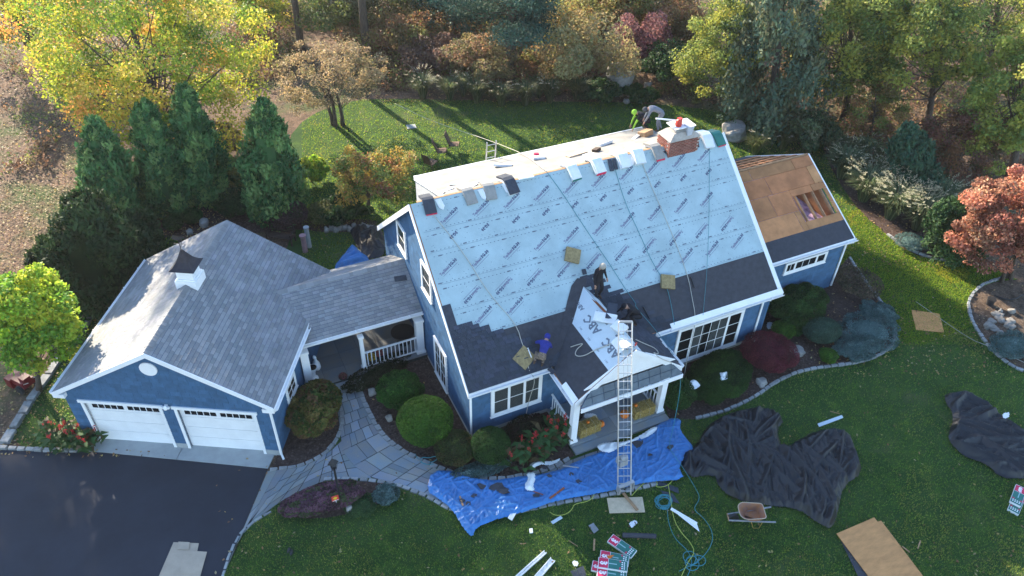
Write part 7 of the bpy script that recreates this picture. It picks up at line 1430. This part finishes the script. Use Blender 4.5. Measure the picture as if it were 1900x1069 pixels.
# ================================================================== things on the roofs
def foam(px, py, ang, label, s=.58, kind='pad', sz=.12):
    x, s_ = rfp(px, py); e = MB(); e.box((0, 0, sz/2), (s, s*.95, sz)); o = e.build('foam_pad', FOAM); o.matrix_world = Matrix.Translation(RP(x, s_, .035)) @ RB @ Matrix.Rotation(ang, 4, 'Z'); tag(o, label, 'foam pad', 'tan foam pads on the roof'); return o
foam(1061, 475, -.5, 'tan foam pad on the blue underlayment above the standing man'); foam(1237, 524, -.35, 'tan foam pad at the lower edge of the blue underlayment'); foam(972, 664, .55, 'thin tan foam board beside the kneeling man', .66, sz=.04)
def bundle(px, layers, label, top='w', L=1.05, back=.42, w=.43, skew=0., stripe=None):
    """bent stack of shingles draped over the ridge"""
    x = rfp(px, 0)[0] if False else px; e = empty('shingle_bundle', (x, D_, HR), skew, label, 'shingle bundle', 'shingle bundles along the ridge')
    def prof(o):    # (y, z) from the front slope over the ridge to the back
        P = []; f = L-back
        for t in np.linspace(0, 1, 11):
            l = -f+t*L
            if l < -.12: y, z = l*CA, l*SA
            elif l < .12: u_ = (l+.12)/.24; y, z = -.12*CA+u_*(.12*CA+.12), -.12*SA*(1-u_)**2-.017*u_**2
            else: y, z = l, -(l)*ds
            P.append((y, z))
        Q = []
        for i, (y, z) in enumerate(P):
            a = P[max(0, i-1)]; b_ = P[min(10, i+1)]; t_ = Vector((b_[0]-a[0], b_[1]-a[1])).normalized(); Q.append((y-t_.y*o, z+t_.x*o+.02))
        return Q
    o = 0.02
    for k in range(layers):
        sh_ = rnd(-.06, .06); A0, A1 = prof(o), prof(o+.075); b = MB(); nn_ = len(A0); x0_, x1_ = -w/2+sh_, w/2+sh_
        V = [(x0_, *p) for p in A0]+[(x1_, *p) for p in A0]+[(x1_, *p) for p in A1]+[(x0_, *p) for p in A1]
        F = []; 
        for i in range(nn_-1): F += [(i, i+1, nn_+i+1, nn_+i), (3*nn_+i, 2*nn_+i, 2*nn_+i+1, 3*nn_+i+1), (i, 3*nn_+i, 3*nn_+i+1, i+1), (nn_+i, nn_+i+1, 2*nn_+i+1, 2*nn_+i)]
        F += [(0, nn_, 2*nn_, 3*nn_), (nn_-1, 4*nn_-1, 3*nn_-1, 2*nn_-1)]; b.addf(V, F); last = k == layers-1
        m_ = PLAST if (top == 'w' or not last) else (SHD if top == 'd' else GREENP if top == 'g' else mat('grey_asphalt_back', (.3, .29, .27), .8, .1, 6))
        b.build('wrapped_stack', m_, e)
        if stripe: 
            c = MB(); P0, P1 = A1[0], A1[1]; c.addf([(x0_+.01, P0[0]-.004, P0[1]-.062), (x1_-.01, P0[0]-.004, P0[1]-.062), (x1_-.01, P0[0]-.004, P0[1]-.01), (x0_+.01, P0[0]-.004, P0[1]-.01)], [(0, 1, 2, 3)]); c.build('coloured_band', stripe, e)
        o += .08
    return e
def xr(px, py): return float(on(px, py, (0, D_, HR), (0, 0, 1))[0])
bl = [(795, 372, 1, 'd', RED), (862, 352, 1, 'b', None), (905, 345, 1, 'b', None), (939, 336, 2, 'd', None), (1052, 305, 2, 'w', GREENP), (1098, 296, 3, 'w', RED), (1144, 284, 2, 'w', None), (1170, 274, 3, 'w', None), (1205, 268, 2, 'b', RED), (1300, 250, 2, 'w', None), (1328, 250, 1, 'g', RED)]
nm_ = ['dark-topped bundle with a red end at the far left of the ridge', 'second bundle from the left, pale grey and bent', 'third bundle from the left, white wrapped with grey back', 'bundle with a dark slab on top, fourth from the left', 'bundle with a green band, fifth from the left', 'three-deep white bundle with a red band in the middle of the ridge', 'white bundle just right of the hanging dark shingles', 'tall three-deep white bundle, second left of the chimney', 'grey-topped bundle directly left of the chimney', 'stack right of the chimney', 'green-topped bundle at the right end of the ridge']
for (px, py, n_, tp_, st_), lb in zip(bl, nm_): bundle(xr(px, py), n_, lb, tp_, stripe=st_, skew=rnd(-.12, .12), back=.5)
for i, (x, w_) in enumerate(((xr(870, 350)+.35, .2), (xr(950, 336)-.35, .25), (xr(1155, 282), .3), (xr(800, 375)+.28, .22))):   # hanging wrap tails
    P = [RP(x-w_/2, RL-.05, .06), RP(x+w_/2, RL-.05, .09), RP(x+w_*.8, RL-.35, .07), RP(x+w_*.3, RL-.5, .1), RP(x-w_*.2, RL-.38, .05)]; c = Vector(P[0]); b = MB(); b.slab([Vector(p)-c for p in P][::-1], UN, -.01); o = b.build('plastic_wrap', PLAST); o.location = c; tag(o, ['torn white wrap hanging beside the second bundle', 'torn white wrap left of the dark-slab bundle', 'torn white wrap between the two middle bundles', 'torn white wrap beside the leftmost bundle'][i], 'plastic wrap')
x_, s_ = rfp(1131, 305); b = MB(); b.box((0, 0, .02), (.17, .5, .035)); b.box((.2, .03, .02), (.16, .46, .03)); o = b.build('hanging_shingles', SHD); o.matrix_world = Matrix.Translation(RP(x_, RL-.28, .05)) @ RB @ Matrix.Rotation(-.12, 4, 'Z'); tag(o, 'pair of dark shingles hanging over the ridge in the middle', 'shingles')
def ondormbox(px, py, d, ang, m, name, label, cat, h=0): p = ondorm(px, py); b = MB(); b.box((0, 0, d[2]/2), d); o = b.build(name, m); o.location = (p[0], p[1], p[2]+.01+h); o.rotation_euler = (-math.atan(ds), 0, ang); return tag(o, label, cat)
ondormbox(933, 309, (.75, .2, .1), -.5, PLAST, 'white_carton', 'white oblong carton on the rear roof above the ridge', 'carton'); ondormbox(1000, 295, (.5, .3, .1), -.35, PLAST, 'white_carton', 'white carton with red print on the rear roof', 'carton'); ondormbox(995, 292, (.2, .2, .08), -.35, RED, 'red_scrap', 'red wrapper scrap on the carton at the rear roof', 'scrap', .1)
ondormbox(975, 330, (.6, .35, .05), -.1, PLAST, 'white_carton', 'flat white package right of the dark-slab bundle', 'carton'); ondormbox(1120, 268, (.7, .4, .12), .2, PLAST, 'plastic_wrap', 'heap of white wrap behind the middle bundles', 'plastic wrap'); ondormbox(1107, 281, (.3, .25, .12), .4, DARKW, 'tool_bag', 'dark tool bag behind the middle bundle', 'tool bag')
ondormbox(1198, 252, (.55, .4, .22), .25, LUMB, 'open_box', 'open wooden box beside the chimney', 'box'); ondormbox(1180, 256, (.5, .16, .05), .5, WHITE, 'white_board', 'short white board left of the chimney', 'board'); ondormbox(1070, 288, (.9, .3, .06), .1, CARD, 'cardboard', 'cardboard piece on the rear roof beside the red-banded bundle', 'cardboard')
for i, (px, py, a) in enumerate([(835, 352, .2), (845, 343, -.4), (880, 345, .5), (890, 338, 0.), (820, 360, .9)]): ondormbox(px, py, (rnd(.3, .6), .12, .03), a, PLAST, 'white_strip', ['pale strip by the ridge left of the second bundle', 'pale strip on the rear roof near its left end', 'pale strip between the left bundles', 'pale strip behind the third bundle', 'pale strip next to the leftmost bundle'][i], 'strip')
# things on the chimney cap
b = MB(); b.lathe((cxm-.2, cym-.1, cz1+.475), [(.13, 0), (.15, .1), (.1, .24), (.05, .28)], 12); b.box((cxm-.05, cym+.05, cz1+.6), (.16, .16, .22)); o = b.build('red_tool', mat('tool_red', (.6, .05, .03), .4)); tag(o, 'red power tool lying on the chimney cap', 'tool')
b = MB(); b.tube([(cxm-.15, cym+.05, cz1+.62), (cxm-.95, cym+.45, cz1+.68)], .035, 8); o = b.build('white_tube', WHITE); tag(o, 'white tube pointing left from the red tool', 'tube')
b = MB(); b.hexa([(cxm+.1, cym-.42, cz1+.1), (cxm+.3, cym-.42, cz1+.12), (cxm+.3, cym-.40, cz1+.12), (cxm+.1, cym-.40, cz1+.1), (cxm+.05, cym-.41, cz1+.48), (cxm+.38, cym-.41, cz1+.48), (cxm+.38, cym-.1, cz1+.5), (cxm+.05, cym-.1, cz1+.5)]); o = b.build('rag', mat('grey_rag', (.45, .47, .52), .9, .1, 12)); tag(o, 'grey rag hanging off the front of the chimney cap', 'rag')
# open package and paper on the porch roof
def onslope(px, py, n, P0, off=.05): p = on(px, py, P0, n); return p+np.array(n)*off
PR0 = (pxc, 0, pht); RBR = Matrix((Vector((0, 1, 0)), Vector((-math.cos(pa), 0, math.sin(pa))), Vector(nR))).transposed().to_4x4(); RBL = Matrix((Vector((0, -1, 0)), Vector((math.cos(pa), 0, math.sin(pa))), Vector(nL))).transposed().to_4x4()
p = onslope(1125, 592, nL, PR0, .1); op = empty('open_shingle_package', p, 0, 'torn open white package of shingles on the porch ridge', 'shingle package'); b = MB(); b.box((0, 0, 0), (.85, .36, .09)); mb_ = b.mesh('wrapper', PLAST); link('wrapper', mb_, op, Matrix.Rotation(.35, 4, 'Z') @ RBL @ Matrix.Rotation(.35, 4, 'Z')); b = MB(); b.box((0, 0, .07), (.7, .36, .05)); link('shingles', b.mesh('shingles', SHD), op, Matrix.Translation((.32, .1, .08)) @ Matrix.Rotation(.9, 4, 'Z') @ Matrix.Rotation(-.2, 4, 'Y'))
p = onslope(1152, 610, nL, PR0, .12); b = MB(); b.box((0, 0, 0), (.4, .5, .12)); o = b.build('white_carton', PLAST); o.location = tuple(p); o.rotation_euler = (0, -.3, .3); tag(o, 'white package behind the top of the ladder', 'carton')
p = onslope(1160, 640, nL, PR0, .1); b = MB(); 
for i in range(8): a0, a1 = i/8*2-1, (i+1)/8*2-1; b.addf([(a0*.35, -.3, .15-.22*a0*a0), (a1*.35, -.3, .15-.22*a1*a1), (a1*.35, .3, .15-.22*a1*a1), (a0*.35, .3, .15-.22*a0*a0)], [(0, 1, 2, 3)])
o = b.build('plastic_wrap', PLAST); o.location = tuple(p); tag(o, 'white sheet bent over the porch ridge behind the ladder', 'plastic wrap')
p = onslope(1178, 642, nR, PR0, .05); b = MB(); b.box((0, 0, .03), (.3, .05, .06)); o = b.build('utility_tool', mat('tool_red', (.6, .05, .03))); o.location = tuple(p); o.rotation_euler = (0, .5, .8); tag(o, 'small red and black tool near the porch peak', 'tool')
# chalk plank between the men
A, B = onroof(1085, 540), onslope(1125, 585, nR, PR0, .06); b = MB(); b.bar(np.array(A)*0, np.array(B)-np.array(A), .09, .03); o = b.build('plank', mat('red_wood', (.3, .1, .05))); o.location = A; tag(o, 'long narrow plank along the porch ridge behind the standing man', 'plank')
x_, s_ = rfp(743, 517) if False else (0, 0); p = on(743, 517, (0, brY, brZ), nF); b = MB(); b.box((0, 0, .02), (.5, .22, .03)); o = b.build('loose_shingle', SHD); o.matrix_world = Matrix.Translation(p) @ Matrix((Vector(UX), Vector(usF), Vector(nF))).transposed().to_4x4() @ Matrix.Rotation(-.15, 4, 'Z'); tag(o, 'dark loose shingle on the breezeway roof by the house wall', 'shingle')
for (px, py, a, l, lb) in ((975, 640, .2, .9, 'loose shingle above the tan foam board'), (1030, 665, .5, .8, 'loose shingle right of the kneeling man'), (1025, 690, -1.0, .7, 'shingle strip at the left foot of the porch valley'), (1083, 505, 1.5, .35, 'small dark shingle left of the standing man')):
    x_, s_ = rfp(px, py); b = MB(); b.box((0, 0, .01), (l*.6, .17, .02)); o = b.build('loose_shingle', SHD); o.matrix_world = Matrix.Translation(RP(x_, s_, .045)) @ RB @ Matrix.Rotation(a, 4, 'Z'); tag(o, lb, 'shingle')
# ================================================================== ropes
def rope(name, pts, r, m, label, cat='rope', smooth_=2, group=None):
    P = [Vector([float(c) for c in p]) for p in pts]
    for _ in range(smooth_):
        Q = [P[0]]
        for a, b in zip(P, P[1:]): Q += [a.lerp(b, .25), a.lerp(b, .75)]
        P = Q+[P[-1]]
    c = P[0].copy(); b = MB(); b.tube([p-c for p in P], r, 5); o = b.build(name, m, smooth=True); o.location = c; return tag(o, label, cat, group)
R_ = lambda *l: [RP(*rfp(x, y), .06) for x, y in l]
GP = lambda l, z=.04: [at(x, y, z) for x, y in l]
rope('rope', R_((1012, 318), (1040, 355), (1085, 425), (1130, 490), (1161, 540), (1180, 565))+[(7.2, .8, 3.75), (7.75, -.1, 3.0), (7.75, -1.3, 2.8)], .011, ROPET, 'teal safety rope running diagonally from ridge to porch eave')
rope('rope', R_((1139, 310), (1157, 374), (1188, 440), (1205, 480), (1235, 530), (1243, 560), (1250, 603)), .011, ROPET, 'teal rope passing under the right foam pad')
rope('rope', R_((1186, 290), (1200, 330), (1240, 420), (1275, 510), (1284, 560), (1288, 580))+[(9.6, -.12, 2.6), (9.4, -.3, 1.0), (9.3, -.5, .1)], .013, ROPEW, 'pale rope hanging down past the big right window')
rope('rope', R_((1315, 258), (1315, 330), (1314, 420), (1310, 510), (1303, 585)), .008, ROPET, 'thin teal line straight down the right end of the roof')
rope('rope', R_((800, 395), (860, 470), (905, 545), (958, 603), (968, 640), (975, 650))+[RP(*rfp(980, 690), .06), (2.6, -.12, 2.55), (2.5, .15, 1.2), (2.4, .12, .5)], .014, ROPEW, 'pale rope running to the kneeling man and down the left front wall')
rope('harness_strap', R_((1280, 515), (1287, 535)), .03, IRON, 'black rope grab below the right foam pad', 'rope grab'); rope('harness_strap', R_((1192, 570), (1204, 592)), .03, IRON, 'black rope grab right of the crouching man', 'rope grab'); rope('harness_strap', R_((978, 646), (985, 664)), .03, WHITE, 'white rope clamp above the kneeling man', 'rope grab')
PLo = lambda px, py: onslope(px, py, nL, PR0, .05); PRo = lambda px, py: onslope(px, py, nR, PR0, .05)
rope('rope', [PLo(x, y) for x, y in ((1060, 645), (1075, 640), (1085, 638), (1070, 650), (1068, 662), (1085, 662), (1105, 650), (1120, 645), (1150, 632))], .018, ROPEW, 'looped pale rope on the felt of the porch roof')
rope('rope', [PRo(x, y) for x, y in ((1178, 632), (1195, 640), (1215, 648), (1222, 660), (1208, 655), (1225, 668), (1245, 675))], .016, ROPEW, 'tangled pale rope on the right porch slope')
rope('rope', [(7.85, -1.6, 2.6), (7.9, -1.9, 1.6), at(1248, 800, .25), at(1240, 830, .25), at(1255, 850, .25), at(1275, 880, .1), at(1290, 905, .05), at(1300, 925, .05), at(1285, 945, .05), at(1305, 960, .05), at(1322, 985, .05), at(1322, 1010, .05), at(1300, 1040, .05), at(1260, 1060, .05)], .011, ROPET, 'long teal rope from the porch corner curving over tarp and lawn')
cp = []; rs = random.Random(3)
for i in range(80): a = i*.62; r = 13+4*math.sin(i*.7)+rs.uniform(-2, 2); cp.append((1228+r*math.cos(a)*1.05+i*.08, 931+r*.85*math.sin(a)))
rope('rope_coil', GP(cp, .05), .011, ROPET, 'coil of bright teal rope on the grass right of the ladder', 'rope', 1)
cp = []
for i in range(40): a = i*.55; r = 14+4*math.sin(i*.9); cp.append((1283+r*math.cos(a)+i*.15-6*math.sin(i*.2), 1034+r*.8*math.sin(a)+i*.3))
rope('rope_coil', GP(cp, .05), .013, ROPET, 'loose loops of teal rope at the bottom edge', 'rope', 1)
rope('hose', GP(((1238, 945), (1240, 970), (1252, 1000), (1275, 1020), (1285, 1040), (1280, 1060), (1270, 1080))), .011, ROPET, 'teal air hose running down the grass to the bottom loops', 'hose')
rope('hose', GP(((1240, 900), (1245, 930), (1250, 965), (1265, 990), (1280, 1005), (1290, 1025), (1275, 1045), (1262, 1075)), .05), .013, ROPEY, 'yellow-green air hose beside the teal rope on the lawn', 'hose')
rope('hose', GP(((1172, 920), (1190, 900), (1205, 890), (1222, 893), (1215, 905), (1240, 902), (1252, 885), (1240, 880), (1236, 892)), .06), .013, ROPEY, 'yellow-green hose curling right of the ladder foot', 'hose')
rope('hose', GP(((1020, 950), (1030, 957), (1050, 955), (1062, 945), (1065, 935), (1095, 930), (1105, 915), (1095, 905)), .1), .012, ROPEY, 'yellow hose loop on the lower edge of the blue tarp', 'hose')
rope('garden_hose', GP(((770, 842), (775, 852), (788, 858), (802, 858), (812, 852), (808, 846), (795, 850), (783, 848), (778, 856), (790, 862), (806, 861)), .06), .018, ROPET, 'teal garden hose coiled beside the bright ball bush', 'garden hose')
rope('power_cord', [at(1590, 500, 1.2), at(1700, 560, .03), at(1800, 630, .03), at(1830, 640, .03), at(1960, 700, .03)][1:]+[], .014, ROPEW, 'thin pale line across the right lawn', 'line')
rope('rope', [at(733, 192, 1.6), at(800, 225, .9), ondorm(965, 283)+np.array([0, 0, .1]), ondorm(1011, 320)+np.array([0, 0, .1])], .012, ROPEW, 'pale rope from the ridge across the rear roof into the garden')
rope('drain_hose', GP(((1845, 548), (1865, 556), (1885, 555), (1900, 545), (1930, 540)), .06), .03, IRON, 'black drain hose in the gravel bed', 'hose')
# ============ trees added beyond the frame, placed so their crowns shade lawn and driveway

for i, (x, y, H, lo, r) in enumerate([(-15, 46, 27, .73, 4.0), (-27, 47, 25, .55, 3.6), (5.5, 45, 28, .76, 3.2), (9.6, 47, 28, .76, 2.8), (-33, 48, 25, .6, 3.4), (24, 46, 26, .7, 3.4)]):
    q = at(950, 300); rng = np.random.default_rng(400+i)
    pine(0, 0, 0, 0, H, ['shade-casting pine added beyond the top edge, behind the maple', 'shade-casting pine added beyond the top edge, behind the tan tree', 'shade-casting pine added beyond the top edge, left of the big boulder', 'shade-casting pine added beyond the top edge above the boulder', 'shade-casting pine added beyond the top edge, between maple and tan tree', 'shade-casting pine added beyond the top edge, behind the spruce', 'shade-casting pine added beyond the top left corner'][i], 400+i, rad=r, lo=lo, n=14000, tr=.35, group='pines added beyond the top edge to cast shade', xy=(x, y))

hz = MB(); hz.b2((-270, -130, -1.2), (330, 430, 45)); HZ = bpy.data.materials.new('haze'); HZ.use_nodes = True; hn = HZ.node_tree.nodes; hn.remove(hn['Principled BSDF']); pv = hn.new('ShaderNodeVolumePrincipled'); pv.inputs['Color'].default_value = (.95, .96, 1, 1); pv.inputs['Density'].default_value = .0002; pv.inputs['Anisotropy'].default_value = .35
HZ.node_tree.links.new(pv.outputs[0], hn['Material Output'].inputs['Volume']); tag(hz.build('haze', HZ), kind='stuff')

shade_tree_xy = (-23, 30)  # tree added left of the view to block sun from the driveway
rngt = np.random.default_rng(501); et = empty('deciduous_tree', (*shade_tree_xy, 0), 0, 'unseen yellowing tree added off the upper left to shade the driveway', 'tree', 'unseen trees added to cast shade')
Ct, Pt, it, ot = crown_points(90, 15000, (4.3, 4.3, 3.6), rngt, .2, -.8, .4, .75, .3); leafobj('crown', Pt+np.array([0, 0, 12.2]), .19, palette(LIME, len(Pt), rngt), rngt, et, up_bias=.5)
tb = MB(); tb.tube([(0, 0, -.2), (.1, 0, 7), (0, .1, 13)], [.26, .2, .08], 8); tb.build('trunk', BARK, et, smooth=True)
